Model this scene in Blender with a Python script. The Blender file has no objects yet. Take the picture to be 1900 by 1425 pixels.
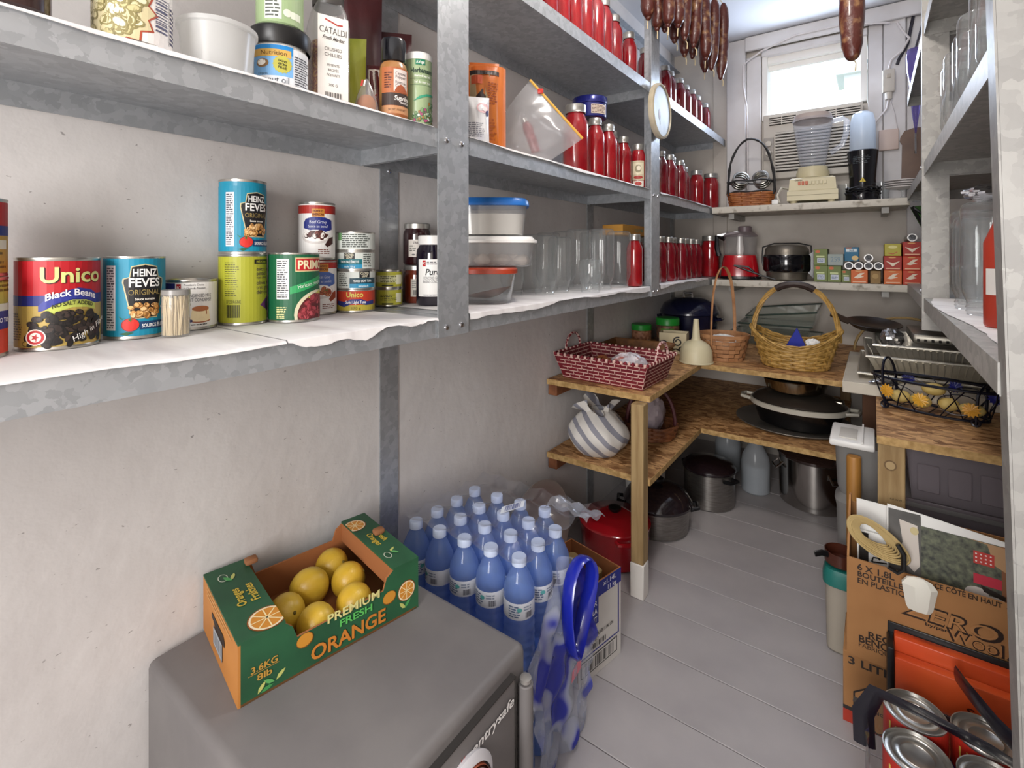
import bpy, bmesh, math, random
from math import sin, cos, pi, radians, atan2, sqrt
random.seed(7)
SC = bpy.context.scene
COL = SC.collection

# ------------------------------------------------------------------ camera, sky, lights, exposure
cam = bpy.data.cameras.new('camera'); camo = bpy.data.objects.new('camera', cam); COL.objects.link(camo)
camo.location = (0, 0, 1.0); camo.rotation_euler = (radians(90), 0, radians(36.06))
cam.sensor_width = 36; cam.lens = 17.43; cam.shift_y = -0.1276; cam.clip_start = 0.02
SC.camera = camo
SC.view_settings.view_transform = 'Standard'; SC.view_settings.look = 'None'
SC.view_settings.gamma = 1; SC.view_settings.use_curve_mapping = False
SC.view_settings.exposure = 0.52
SC.cycles.transparent_max_bounces = 48
W = bpy.data.worlds.new('sky'); SC.world = W; W.use_nodes = True
bg = W.node_tree.nodes['Background']; bg.inputs[0].default_value = (0.72, 0.84, 1.0, 1); bg.inputs[1].default_value = 2.8

def area(name, loc, rot, sx, sy, power, col):
    l = bpy.data.lights.new(name, 'AREA'); l.shape = 'RECTANGLE'; l.size = sx; l.size_y = sy
    l.energy = power; l.color = col
    o = bpy.data.objects.new(name, l); COL.objects.link(o); o.location = loc; o.rotation_euler = rot
    return o
# added frontal fill light behind the viewer, standing in for a camera flash
area('front_fill_light', (-0.05, -1.02, 1.10), (radians(90), 0, 0), 0.6, 1.0, 26, (1.0, 0.98, 0.965))
# daylight entering at the window
area('window_daylight', (-0.235, 2.74, 1.80), (radians(-78), 0, 0), 0.36, 0.22, 5.5, (0.68, 0.8, 1.0))

XL, XF, YB, ZC, XR, XRF = -0.89, -0.62, 2.76, 2.09, 0.42, 0.105
A, B, C = 0.885, 1.221, 1.59

# ------------------------------------------------------------------ materials
def lin(c):
    if isinstance(c, str):
        c = [int(c[i:i+2], 16) / 255 for i in (0, 2, 4)]
    return tuple((x / 12.92 if x <= 0.04045 else ((x + 0.055) / 1.055) ** 2.4) for x in c[:3]) + (1,)
MATS = {}
def nodes(m):
    m.use_nodes = True; return m.node_tree.nodes, m.node_tree.links
def coords(N, L, scale=(1, 1, 1), kind='Object'):
    t = N.new('ShaderNodeTexCoord'); mp = N.new('ShaderNodeMapping'); mp.inputs['Scale'].default_value = scale
    L.new(t.outputs[kind], mp.inputs['Vector']); return mp.outputs[0]
def M(name, col, rough=0.5, metal=0.0, coat=0.0, col2=None, ns=8, nd=3, scl=(1, 1, 1), lo=0.35, hi=0.65, bump=0, bs=40, emit=0, voro=0, wrough=0):
    """procedural material: base colour, optional second colour mixed by noise or Voronoi cells, optional bump"""
    if name in MATS: return MATS[name]
    m = bpy.data.materials.new(name); N, L = nodes(m); p = N['Principled BSDF']
    p.inputs['Base Color'].default_value = lin(col); p.inputs['Roughness'].default_value = rough
    p.inputs['Metallic'].default_value = metal; p.inputs['Coat Weight'].default_value = coat
    p.inputs['Coat Roughness'].default_value = 0.08
    v = coords(N, L, scl) if (col2 or bump) else None
    if col2:
        r = N.new('ShaderNodeValToRGB')
        r.color_ramp.elements[0].position = lo; r.color_ramp.elements[1].position = hi
        r.color_ramp.elements[0].color = lin(col); r.color_ramp.elements[1].color = lin(col2)
        if voro:
            t = N.new('ShaderNodeTexVoronoi'); t.inputs['Scale'].default_value = ns
            n2 = N.new('ShaderNodeTexNoise'); n2.inputs['Scale'].default_value = ns * 0.7; n2.inputs['Detail'].default_value = 4
            L.new(v, n2.inputs['Vector'])
            ad = N.new('ShaderNodeVectorMath'); ad.operation = 'MULTIPLY_ADD'; ad.inputs[1].default_value = (voro / ns,) * 3
            L.new(n2.outputs['Color'], ad.inputs[0]); L.new(v, ad.inputs[2]); L.new(ad.outputs[0], t.inputs['Vector'])
            L.new(t.outputs['Color'], r.inputs['Fac'])
        else:
            t = N.new('ShaderNodeTexNoise'); t.inputs['Scale'].default_value = ns; t.inputs['Detail'].default_value = nd
            L.new(v, t.inputs['Vector']); L.new(t.outputs['Fac'], r.inputs['Fac'])
        L.new(r.outputs['Color'], p.inputs['Base Color'])
    if bump:
        t2 = N.new('ShaderNodeTexNoise'); t2.inputs['Scale'].default_value = bs; t2.inputs['Detail'].default_value = 4
        L.new(v, t2.inputs['Vector']); b = N.new('ShaderNodeBump'); b.inputs['Strength'].default_value = bump
        b.inputs['Distance'].default_value = 0.004
        L.new(t2.outputs['Fac'], b.inputs['Height']); L.new(b.outputs['Normal'], p.inputs['Normal'])
    if emit:
        p.inputs['Emission Color'].default_value = lin(col); p.inputs['Emission Strength'].default_value = emit
    MATS[name] = m; return m
def GLASS(name, tint=(1, 1, 1), haze=0.0, hazecol=(1, 1, 1), ior=1.45, gl=0.03):
    """thin clear wall: transparent with fresnel gloss and a little haze"""
    if name in MATS: return MATS[name]
    m = bpy.data.materials.new(name); N, L = nodes(m); N.remove(N['Principled BSDF']); out = N['Material Output']
    tr = N.new('ShaderNodeBsdfTransparent'); tr.inputs[0].default_value = (*tint, 1)
    gs = N.new('ShaderNodeBsdfGlossy'); gs.inputs['Roughness'].default_value = gl
    lw = N.new('ShaderNodeLayerWeight'); lw.inputs[0].default_value = .5
    pw_ = N.new('ShaderNodeMath'); pw_.operation = 'POWER'; pw_.inputs[1].default_value = 2.6; L.new(lw.outputs['Facing'], pw_.inputs[0])
    fr = N.new('ShaderNodeMath'); fr.operation = 'MULTIPLY_ADD'; fr.inputs[1].default_value = .75; fr.inputs[2].default_value = .035 * (ior - .45); L.new(pw_.outputs[0], fr.inputs[0])
    mx = N.new('ShaderNodeMixShader'); L.new(fr.outputs[0], mx.inputs[0]); L.new(tr.outputs[0], mx.inputs[1]); L.new(gs.outputs[0], mx.inputs[2])
    last = mx
    if haze:
        df = N.new('ShaderNodeBsdfDiffuse'); df.inputs[0].default_value = (*hazecol, 1)
        tl = N.new('ShaderNodeBsdfTranslucent'); tl.inputs[0].default_value = (*hazecol, 1)
        m1 = N.new('ShaderNodeMixShader'); m1.inputs[0].default_value = 0.5; L.new(df.outputs[0], m1.inputs[1]); L.new(tl.outputs[0], m1.inputs[2])
        m2 = N.new('ShaderNodeMixShader'); m2.inputs[0].default_value = haze
        L.new(mx.outputs[0], m2.inputs[1]); L.new(m1.outputs[0], m2.inputs[2]); last = m2
    L.new(last.outputs[0], out.inputs[0]); MATS[name] = m; return m

galv = M('galvanized_steel', 'a3a6aa', 0.38, 0.5, col2='b8bbbf', ns=80, voro=2.2, lo=0.15, hi=0.9, bump=0.05, bs=60)
galvd = M('galvanized_old', '96948f', 0.5, 0.15, col2='aeaba6', ns=60, voro=2.2, lo=0.1, hi=0.9, bump=0.06, bs=80)
panelm = M('end_panel_steel', '858380', 0.5, 0.25, col2='989692', ns=60, voro=2.2, lo=0.1, hi=0.9, bump=0.06, bs=80)
wallm = M('painted_concrete', 'c6c1bf', 0.85, col2='d2cecc', ns=3.5, nd=8, bump=0.5, bs=26)
def speckle(m, col, scale, thr):
    """small dark pits scattered over a painted surface"""
    N, L = m.node_tree.nodes, m.node_tree.links; p = N['Principled BSDF']; old = p.inputs['Base Color'].links[0].from_socket
    t = N.new('ShaderNodeTexNoise'); t.inputs['Scale'].default_value = scale; t.inputs['Detail'].default_value = 2; L.new(coords(N, L, (1, .55, 1)), t.inputs['Vector'])
    r = N.new('ShaderNodeValToRGB'); r.color_ramp.elements[0].position = thr; r.color_ramp.elements[1].position = thr + .03; L.new(t.outputs['Fac'], r.inputs['Fac'])
    x = N.new('ShaderNodeMix'); x.data_type = 'RGBA'; x.inputs['B'].default_value = lin(col); L.new(r.outputs['Color'], x.inputs['Factor']); L.new(old, x.inputs['A']); L.new(x.outputs['Result'], p.inputs['Base Color'])
speckle(wallm, '9c9795', 150, .735)
backm = M('painted_concrete_back', 'bdb4ab', 0.85, col2='cfc8bf', ns=4, nd=6, bump=0.3, bs=30)
boardw = M('white_painted_board', 'd9d6d6', 0.6, col2='cbc6c4', ns=6, bump=0.1, bs=30)
ceilm = M('painted_ceiling', 'd6d7dc', 0.8, bump=0.1, bs=25)
floorm = M('painted_floor_boards', '9f9a9b', 0.45, col2='aca7a7', ns=5, nd=6, bump=0.06, bs=20)
osb = M('osb_board', '7d5229', 0.6, col2='cfa26e', ns=85, scl=(.45, 1, 1), voro=3.0, lo=0.2, hi=0.85, bump=0.2, bs=60)
osbe = M('osb_edge', 'c3a06a', 0.8, col2='9b7a48', ns=60, bump=0.3, bs=120)
pine = M('pine', 'a98f64', 0.7, col2='8c7048', ns=14, nd=5, scl=(4, 4, 0.35), bump=0.15, bs=50)
whitepaint = M('white_paint', 'e4e0da', 0.6)
liner = M('shelf_liner', 'efeceb', 0.55, col2='d5cfcf', ns=5, nd=8, scl=(1.2, 5, 1), lo=0.45, hi=0.75)
steel = M('tin_steel', 'b9b6b0', 0.28, 0.9)
lidm = M('silver_lid', 'b5b3ae', 0.32, 0.8)
chrome = M('chrome', 'd8d8dc', 0.12, 1.0)
brushed = M('brushed_steel', '8c8884', 0.28, 0.95, col2='a29e99', ns=30, scl=(1, 1, 8))
black = M('black_plastic', '121214', 0.35)
blackg = M('black_gloss', '0d0d12', 0.15, coat=0.5)
white = M('white_plastic', 'e9e7e3', 0.4)
paperw = M('white_paper', 'efeeea', 0.7)
sauce = M('tomato_sauce', '7c0f1c', 0.16, coat=0.8, col2='6a0b1a', ns=20)
sauce2 = M('tomato_sauce_bright', '96131a', 0.16, coat=0.8, col2='820f19', ns=20)
cardb = M('cardboard', 'a9794a', 0.8, col2='96683c', ns=6, bump=0.05, bs=60)
cardi = M('cardboard_inside', '9a5f34', 0.85)
jarg = GLASS('clear_glass', (0.975, 0.985, 0.985), 0.06, (0.95, 0.97, 0.97), 1.5)
glassg = GLASS('green_glass', (0.955, 0.975, 0.965), 0.04, (0.8, 0.88, 0.85), 1.5)
frost = GLASS('frosted_plastic', (0.9, 0.9, 0.9), 0.6, (0.86, 0.86, 0.85), gl=0.25)
plast = GLASS('clear_plastic', (0.92, 0.92, 0.92), 0.22, (0.85, 0.85, 0.85), gl=0.1)
film = GLASS('shrink_film', (0.9, 0.92, 0.97), 0.24, (0.8, 0.84, 0.92), gl=0.12)

# ------------------------------------------------------------------ objects
def link(o, parent=None):
    COL.objects.link(o)
    if parent: o.parent = parent
    return o
def tag(o, label=None, cat=None, group=None, kind=None):
    if label: o['label'] = label
    if cat: o['category'] = cat
    if group: o['group'] = group
    if kind: o['kind'] = kind
    return o
def thing(name, label, cat, loc=(0, 0, 0), rz=0, group=None):
    o = bpy.data.objects.new(name, None); o.empty_display_size = 0.05; link(o)
    o.location = loc; o.rotation_euler = (0, 0, rz); return tag(o, label, cat, group)
def copy_tree(o, parent=None):
    c = o.copy(); link(c, parent)
    for ch in list(o.children): copy_tree(ch, c)
    return c
def adopt(o, parent):
    """make o a child, keeping it where it stands"""
    from mathutils import Matrix
    q = parent; m = Matrix.Identity(4)
    while q:
        m = q.matrix_parent_inverse @ Matrix.Translation(q.location) @ q.rotation_euler.to_matrix().to_4x4() @ m
        q = q.parent
    o.parent = parent; o.matrix_parent_inverse = m.inverted(); return o
def face_cam(x, y): return atan2(-x, y)

class G:
    """collects shapes for one mesh object"""
    def __init__(s): s.v = []; s.f = []; s.m = []
    def add(s, vs, fs, m=0):
        o = len(s.v); s.v += [tuple(p) for p in vs]
        s.f += [tuple(i + o for i in f) for f in fs]; s.m += [m] * len(fs); return s
    def box(s, x0, x1, y0, y1, z0, z1, m=0):
        v = [(x, y, z) for z in (z0, z1) for y in (y0, y1) for x in (x0, x1)]
        return s.add(v, [(0, 2, 3, 1), (4, 5, 7, 6), (0, 1, 5, 4), (2, 6, 7, 3), (0, 4, 6, 2), (1, 3, 7, 5)], m)
    def bm(s, b, m=None):
        b.verts.ensure_lookup_table(); b.verts.index_update()
        o = len(s.v); s.v += [tuple(v.co) for v in b.verts]
        for f in b.faces:
            s.f.append(tuple(v.index + o for v in f.verts)); s.m.append(f.material_index if m is None else m)
        b.free(); return s
    def rbox(s, x0, x1, y0, y1, z0, z1, b=0.005, m=0, seg=2):
        q = bmesh.new(); bmesh.ops.create_cube(q, size=1)
        for v in q.verts: v.co = ((x0 + x1) / 2 + v.co.x * (x1 - x0), (y0 + y1) / 2 + v.co.y * (y1 - y0), (z0 + z1) / 2 + v.co.z * (z1 - z0))
        bmesh.ops.bevel(q, geom=q.edges[:], offset=b, segments=seg, affect='EDGES', profile=0.5)
        return s.bm(q, m)
    def lathe(s, prof, n=24, m=0, c=(0, 0, 0), sx=1, sy=1, k=2.0):
        """profile of (r, z); k>2 squares the section; r==0 closes"""
        rings = []; vs = []; fs = []
        for r, z in prof:
            if r <= 0: rings.append([len(vs)]); vs.append((c[0], c[1], c[2] + z))
            else:
                ring = []
                for i in range(n):
                    a = 2 * pi * i / n; ca, sa = cos(a), sin(a)
                    q = 1 if k == 2 else (abs(ca) ** k + abs(sa) ** k) ** (-1 / k)
                    ring.append(len(vs)); vs.append((c[0] + r * sx * ca * q, c[1] + r * sy * sa * q, c[2] + z))
                rings.append(ring)
        for a, b in zip(rings, rings[1:]):
            if len(a) == 1 and len(b) == 1: continue
            for i in range(n):
                j = (i + 1) % n
                if len(a) == 1: fs.append((a[0], b[j], b[i]))
                elif len(b) == 1: fs.append((a[i], a[j], b[0]))
                else: fs.append((a[i], a[j], b[j], b[i]))
        return s.add(vs, fs, m)
    def tube(s, pts, r, n=6, m=0, closed=False, flat=1.0, rad=None):
        P = [tuple(p) for p in pts]; k = len(P); vs = []; fs = []; prev = None
        for i in range(k):
            a = P[(i - 1) % k] if (closed or i) else P[i]; b = P[(i + 1) % k] if (closed or i < k - 1) else P[i]
            t = [b[j] - a[j] for j in range(3)]; l = sqrt(sum(x * x for x in t)) or 1; t = [x / l for x in t]
            if prev is None:
                u = (0, 0, 1) if abs(t[2]) < 0.9 else (1, 0, 0)
            else: u = prev
            d = sum(u[j] * t[j] for j in range(3)); u = [u[j] - d * t[j] for j in range(3)]
            l = sqrt(sum(x * x for x in u)) or 1; u = [x / l for x in u]; prev = u
            w = (t[1] * u[2] - t[2] * u[1], t[2] * u[0] - t[0] * u[2], t[0] * u[1] - t[1] * u[0])
            rr = rad[i] if rad else r
            for q in range(n):
                an = 2 * pi * q / n
                vs.append(tuple(P[i][j] + rr * (cos(an) * u[j] + flat * sin(an) * w[j]) for j in range(3)))
        for i in range(k if closed else k - 1):
            for q in range(n):
                i2 = (i + 1) % k
                fs.append((i * n + q, i * n + (q + 1) % n, i2 * n + (q + 1) % n, i2 * n + q))
        if not closed: fs += [tuple(range(n))[::-1], tuple((k - 1) * n + q for q in range(n))]
        return s.add(vs, fs, m)
    def prism(s, poly, h0, h1, ax='z', m=0):
        """polygon extruded along an axis; for ax='y' the polygon is (x,z), for 'x' it is (y,z)"""
        def p(a, b, h): return {'z': (a, b, h), 'y': (a, h, b), 'x': (h, a, b)}[ax]
        k = len(poly); vs = [p(a, b, h) for h in (h0, h1) for a, b in poly]
        fs = [tuple(range(k))[::-1], tuple(range(k, 2 * k))] + [(i, (i + 1) % k, k + (i + 1) % k, k + i) for i in range(k)]
        return s.add(vs, fs, m)
    def grid(s, fn, nu, nv, m=0, cu=False):
        vs = [fn(i / (nu if cu else nu - 1), j / (nv - 1)) for j in range(nv) for i in range(nu)]
        fs = [(j * nu + i, j * nu + (i + 1) % nu, (j + 1) * nu + (i + 1) % nu, (j + 1) * nu + i) for j in range(nv - 1) for i in range(nu if cu else nu - 1)]
        return s.add(vs, fs, m)
    def ball(s, c, rx, ry, rz, n=16, k=9, m=0, jit=0):
        prof = [(sin(pi * i / k) if 0 < i < k else 0, -cos(pi * i / k)) for i in range(k + 1)]
        g = G().lathe(prof, n)
        ph = [random.uniform(0, 6) for _ in range(3)]
        def w(p):
            f = 1 + jit * (sin(3 * p[0] + ph[0]) + sin(4 * p[1] + ph[1]) + sin(3 * p[2] + ph[2])) if jit else 1
            return (c[0] + p[0] * rx * f, c[1] + p[1] * ry * f, c[2] + p[2] * rz * f)
        return s.add([w(p) for p in g.v], g.f, m)
    def mv(s, dx=0, dy=0, dz=0, rz=0, rx=0, ry=0):
        o = []
        for x, y, z in s.v:
            if rx: y, z = y * cos(rx) - z * sin(rx), y * sin(rx) + z * cos(rx)
            if ry: x, z = x * cos(ry) + z * sin(ry), -x * sin(ry) + z * cos(ry)
            if rz: x, y = x * cos(rz) - y * sin(rz), x * sin(rz) + y * cos(rz)
            o.append((x + dx, y + dy, z + dz))
        s.v = o; return s
    def join(s, g, m=None):
        o = len(s.v); s.v += g.v; s.f += [tuple(i + o for i in f) for f in g.f]; s.m += [m if m is not None else q for q in g.m]; return s
    def mesh(s, name, mats, smooth=38):
        me = bpy.data.meshes.new(name); me.from_pydata(s.v, [], s.f)
        for x in (mats if isinstance(mats, (list, tuple)) else [mats]): me.materials.append(x)
        me.polygons.foreach_set('material_index', s.m)
        b = bmesh.new(); b.from_mesh(me); bmesh.ops.recalc_face_normals(b, faces=b.faces); b.to_mesh(me); b.free()
        if smooth:
            me.shade_smooth(); me.set_sharp_from_angle(angle=radians(smooth))
        me.update(); return me
    def build(s, name, mats, parent=None, loc=(0, 0, 0), rot=(0, 0, 0), smooth=38, label=None, cat=None, group=None, kind=None):
        o = bpy.data.objects.new(name, s.mesh(name, mats, smooth)); link(o, parent)
        o.location = loc; o.rotation_euler = rot; return tag(o, label, cat, group, kind)

# ------------------------------------------------------------------ lettering: glyph outlines of the built-in font, laid out by hand
GLY = {0: {}, 1: {}}
def load_glyphs():
    chars = sorted(set("ABCDEFGHIJKLMNOPQRSTUVWXYZabcdefghijklmnopqrstuvwxyz0123456789.,:;-+/&!'%()éèôîÉÊÔç™|"))
    tmp = []
    for b in (0, 1):
        for ch in chars:
            for body in (ch, ch + 'I'):
                c = bpy.data.curves.new('t', 'FONT'); c.body = body; c.size = 1; c.resolution_u = 3
                c.offset = 0.022 if b else 0.0; c.fill_mode = 'FRONT'
                o = bpy.data.objects.new('t', c); COL.objects.link(o); tmp.append((b, ch, body, o))
    dg = bpy.context.evaluated_depsgraph_get(); ext = {}
    for b, ch, body, o in tmp:
        me = bpy.data.meshes.new_from_object(o.evaluated_get(dg))
        vs = [tuple(v.co) for v in me.vertices]; xm = max((v[0] for v in vs), default=0)
        if body == ch: GLY[b][ch] = [vs, [tuple(p.vertices) for p in me.polygons], 0.3]
        ext[(b, body)] = xm; bpy.data.meshes.remove(me)
    for b in (0, 1):
        for ch in chars:
            GLY[b][ch][2] = ext[(b, ch + 'I')] - ext[(b, 'I')]
    for b, ch, body, o in tmp:
        c = o.data; bpy.data.objects.remove(o); bpy.data.curves.remove(c)
load_glyphs()

class D:
    """flat print: shapes in (u, v) on layers, laid on a flat or a round surface"""
    def __init__(s): s.v = []; s.f = []; s.m = []; s.mats = []
    def mi(s, m):
        if isinstance(m, str): m = M('ink_' + m, m, 0.5)
        if m not in s.mats: s.mats.append(m)
        return s.mats.index(m)
    def poly(s, pts, m, l=1):
        o = len(s.v); s.v += [(u, v, l) for u, v in pts]; s.f.append(tuple(range(o, o + len(pts)))); s.m.append(s.mi(m)); return s
    def rect(s, u0, u1, v0, v1, m, l=1): return s.poly([(u0, v0), (u1, v0), (u1, v1), (u0, v1)], m, l)
    def ell(s, u, v, ru, rv, m, l=1, n=18, rot=0):
        c, q = cos(rot), sin(rot)
        return s.poly([(u + ru * cos(2 * pi * i / n) * c - rv * sin(2 * pi * i / n) * q, v + ru * cos(2 * pi * i / n) * q + rv * sin(2 * pi * i / n) * c) for i in range(n)], m, l)
    def star(s, u, v, r0, r1, k, m, l=1):
        o = len(s.v); pts = [(u + (r1 if i % 2 else r0) * cos(pi * i / k), v + (r1 if i % 2 else r0) * sin(pi * i / k)) for i in range(2 * k)]
        s.v.append((u, v, l)); s.v += [(a, b, l) for a, b in pts]
        for i in range(2 * k): s.f.append((o, o + 1 + i, o + 1 + (i + 1) % (2 * k))); s.m.append(s.mi(m))
        return s
    def band(s, pts, w, m, l=1):
        """ribbon along a line of points"""
        for (a, b), (c, d) in zip(pts, pts[1:]):
            L = sqrt((c - a) ** 2 + (d - b) ** 2) or 1; nx, ny = -(d - b) / L * w / 2, (c - a) / L * w / 2
            s.poly([(a - nx, b - ny), (c - nx, d - ny), (c + nx, d + ny), (a + nx, b + ny)], m, l)
        return s
    def text(s, t, u, v, h, m, l=2, al='c', w=None, b=1, rot=0, arc=0, sh=0):
        """h = capital height; w squeezes the line to that width; arc bends it; sh slants it"""
        k = h / 0.7; x = 0; out = []
        for ch in t:
            if ch == ' ': x += 0.28; continue
            g = GLY[b].get(ch) or GLY[b]['I']; out.append((x, g)); x += g[2]
        tw = x * k; sx = (w / tw) if w else 1; tw *= sx
        x0 = {'c': -tw / 2, 'l': 0, 'r': -tw}[al]; cr, sr = cos(rot), sin(rot); mi = s.mi(m)
        for x, g in out:
            o = len(s.v)
            for px, py, _ in g[0]:
                a = x0 + (x + px) * k * sx + sh * py * k; c = py * k - h / 2 + (arc * (1 - (2 * a / tw) ** 2) if arc else 0)
                s.v.append((u + a * cr - c * sr, v + a * sr + c * cr, l))
            s.f += [tuple(i + o for i in f) for f in g[1]]; s.m += [mi] * len(g[1])
        return s
    def lines(s, u0, u1, v0, v1, n, m, l=2, fr=0.5):
        for i in range(n):
            v = v1 - (i + 0.5) * (v1 - v0) / n; t = fr * (v1 - v0) / n / 2; u = u0
            end = u0 + (u1 - u0) * random.uniform(0.7, 1)
            while u < end:
                w = min(random.uniform(1.5, 5) * t * 2, end - u); s.rect(u, u + w, v - t, v + t, m, l); u += w + t * 1.4
        return s
    def bars(s, u0, u1, v0, v1, m='1c1c20', l=2, n=22, hz=False):
        p = 0; tot = n * 1.0
        while p < tot - 0.3:
            w = random.choice((0.4, 0.4, 0.8, 1.1)); a, b = p / tot, min((p + w) / tot, 1)
            if hz: s.rect(u0, u1, v0 + (v1 - v0) * a, v0 + (v1 - v0) * b, m, l)
            else: s.rect(u0 + (u1 - u0) * a, u0 + (u1 - u0) * b, v0, v1, m, l)
            p += w + random.choice((0.4, 0.7, 1.0))
        return s
    def clip(s, u0, u1, v0, v1):
        s.cl = (u0, u1, v0, v1); return s
    def build(s, fn, parent, name='printed_label', step=0, e=0.00035):
        b = bmesh.new(); vs = [b.verts.new(p) for p in s.v]
        for f, m in zip(s.f, s.m):
            try: fc = b.faces.new([vs[i] for i in f]); fc.material_index = m
            except ValueError: pass
        def cut(co, no, **kw):
            bmesh.ops.bisect_plane(b, geom=b.verts[:] + b.edges[:] + b.faces[:], dist=1e-7, plane_co=co, plane_no=no, **kw)
        if hasattr(s, 'cl'):
            u0, u1, v0, v1 = s.cl
            cut((u0, 0, 0), (-1, 0, 0), clear_outer=True); cut((u1, 0, 0), (1, 0, 0), clear_outer=True)
            cut((0, v0, 0), (0, -1, 0), clear_outer=True); cut((0, v1, 0), (0, 1, 0), clear_outer=True)
        if step and b.verts:
            lo = min(v.co.x for v in b.verts); hi = max(v.co.x for v in b.verts); u = math.ceil(lo / step) * step
            while u < hi: cut((u, 0, 0), (1, 0, 0)); u += step
        for v in b.verts: v.co = fn(v.co.x, v.co.y, v.co.z * e)
        me = bpy.data.meshes.new(name); b.to_mesh(me); b.free()
        for m in s.mats: me.materials.append(m)
        o = bpy.data.objects.new(name, me); return link(o, parent)
def cyl(r, z=0): return lambda u, v, l: ((r + l) * sin(u / r), -(r + l) * cos(u / r), v + z)
def front(y, z=0, x=0): return lambda u, v, l: (x + u, y - l, z + v)       # faces -y
def side(x, z=0, y=0): return lambda u, v, l: (x + l, y + u, z + v)        # faces +x
def lside(x, z=0, y=0): return lambda u, v, l: (x - l, y - u, z + v)       # faces -x
def top(z, x=0, y=0, a=0):                                                  # faces +z
    return lambda u, v, l: (x + u * cos(a) - v * sin(a), y + u * sin(a) + v * cos(a), z + l)
# ------------------------------------------------------------------ the setting
def struct(name, g, m, parent=None, label=None, **k):
    return g.build(name, m, parent, label=label, kind=None if parent else 'structure', **k)
fl = struct('floor', G().box(XL - .1, XR + .1, -1.1, YB + .1, -0.06, -0.012), floorm, label='grey painted wooden plank floor of the cold room')
pw = 0.155; pmesh = None; y = -1.1; i = 0
while y < YB + 0.05:
    if pmesh is None: pmesh = G().rbox(XL - .1, XR + .1, 0, pw - 0.0018, -0.014, 0, 0.0012, seg=1).mesh('plank', floorm)
    o = bpy.data.objects.new('plank', pmesh); link(o, fl); o.location = (0, y, random.uniform(-.0006, 0)); y += pw; i += 1
wl = struct('wall_left', G().box(XL - .12, XL, -1.1, YB + .1, -0.05, ZC + .05), wallm, label='white painted concrete wall behind the left shelves')
struct('wall_right', G().box(XR, XR + .12, -1.1, YB + .1, -0.05, ZC + .05), backm, label='concrete wall behind the right shelves')
g = G(); T = .14
g.box(XL - .12, -.45, YB, YB + T, -.05, ZC + .05).box(-.02, XR + .12, YB, YB + T, -.05, ZC + .05).box(-.45, -.02, YB, YB + T, -.05, 1.68).box(-.45, -.02, YB, YB + T, 1.99, ZC + .05)
wb = struct('wall_back', g, backm, label='painted concrete end wall with small window')
g = G().box(XL - .12, -.74, -1.2, -1.1, -.05, ZC + .05).box(.26, XR + .12, -1.2, -1.1, -.05, ZC + .05).box(-.74, .26, -1.2, -1.1, 2.02, ZC + .05)  # unseen wall; its doorway opening is added for the fill light
struct('wall_front', g, wallm, label='wall behind the viewer with an added doorway opening')
g = G().box(-1.9, 1.4, -2.6, -2.5, -.05, 2.3).box(-1.9, -1.8, -2.5, -1.2, -.05, 2.3).box(1.3, 1.4, -2.5, -1.2, -.05, 2.3).box(-1.9, 1.4, -2.6, -1.2, 2.2, 2.3).box(-1.9, 1.4, -2.6, -1.1, -.1, -.03)  # unseen box added behind the opening to block sky light
g.box(-1.9, -1.0, -1.3, -1.1, -.05, 2.3).box(.53, 1.4, -1.3, -1.1, -.05, 2.3)
struct('wall_sky_screen', g, wallm, label='added unseen walls keeping sky light out of the doorway opening')
struct('ceiling', G().box(XL - .12, XR + .12, -1.2, YB + .14, ZC, ZC + .1), ceilm, label='pale painted ceiling')
# boards around the window
trims = [(-.685, -.615, .012, 0.95, ZC - .004), (-.612, -.522, .035, 1.22, ZC - .004), (-.520, -.452, .022, 1.22, 1.99), (-.018, .035, .02, 1.22, ZC - .06), (.037, .115, .03, 1.22, ZC - .004), (.118, .2, .012, .9, ZC - .004)]
for n, (x0, x1, t, z0, z1) in enumerate(trims):
    struct('trim_%d' % (n + 1), G().rbox(x0, x1, YB - t, YB - .0005, z0, z1, .003, seg=1), boardw if n else backm)
struct('trim_7', G().rbox(-.522, .2, YB - .05, YB - .036, ZC - .075, ZC - .004, .003, seg=1), boardw)
struct('trim_8', G().rbox(-.45, -.02, YB - .03, YB - .0005, 1.978, 2.012, .003, seg=1), boardw)
# window: frame, sash, pane
wf = G().box(-.448, -.425, YB - .02, YB + .08, 1.66, 1.985).box(-.045, -.022, YB - .02, YB + .08, 1.69, 1.985).box(-.425, -.045, YB, YB + .08, 1.945, 1.985).box(-.425, -.045, YB, YB + .08, 1.69, 1.705)
w1 = struct('window_1', wf, whitepaint, label='small white framed window above the air conditioner')
G().box(-.425, -.045, YB + .03, YB + .045, 1.918, 1.944).build('sash_rail', whitepaint, w1)
G().box(-.424, -.046, YB + .05, YB + .053, 1.706, 1.944).build('pane', GLASS('window_glass', (.98, .99, 1), .02), w1)

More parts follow.
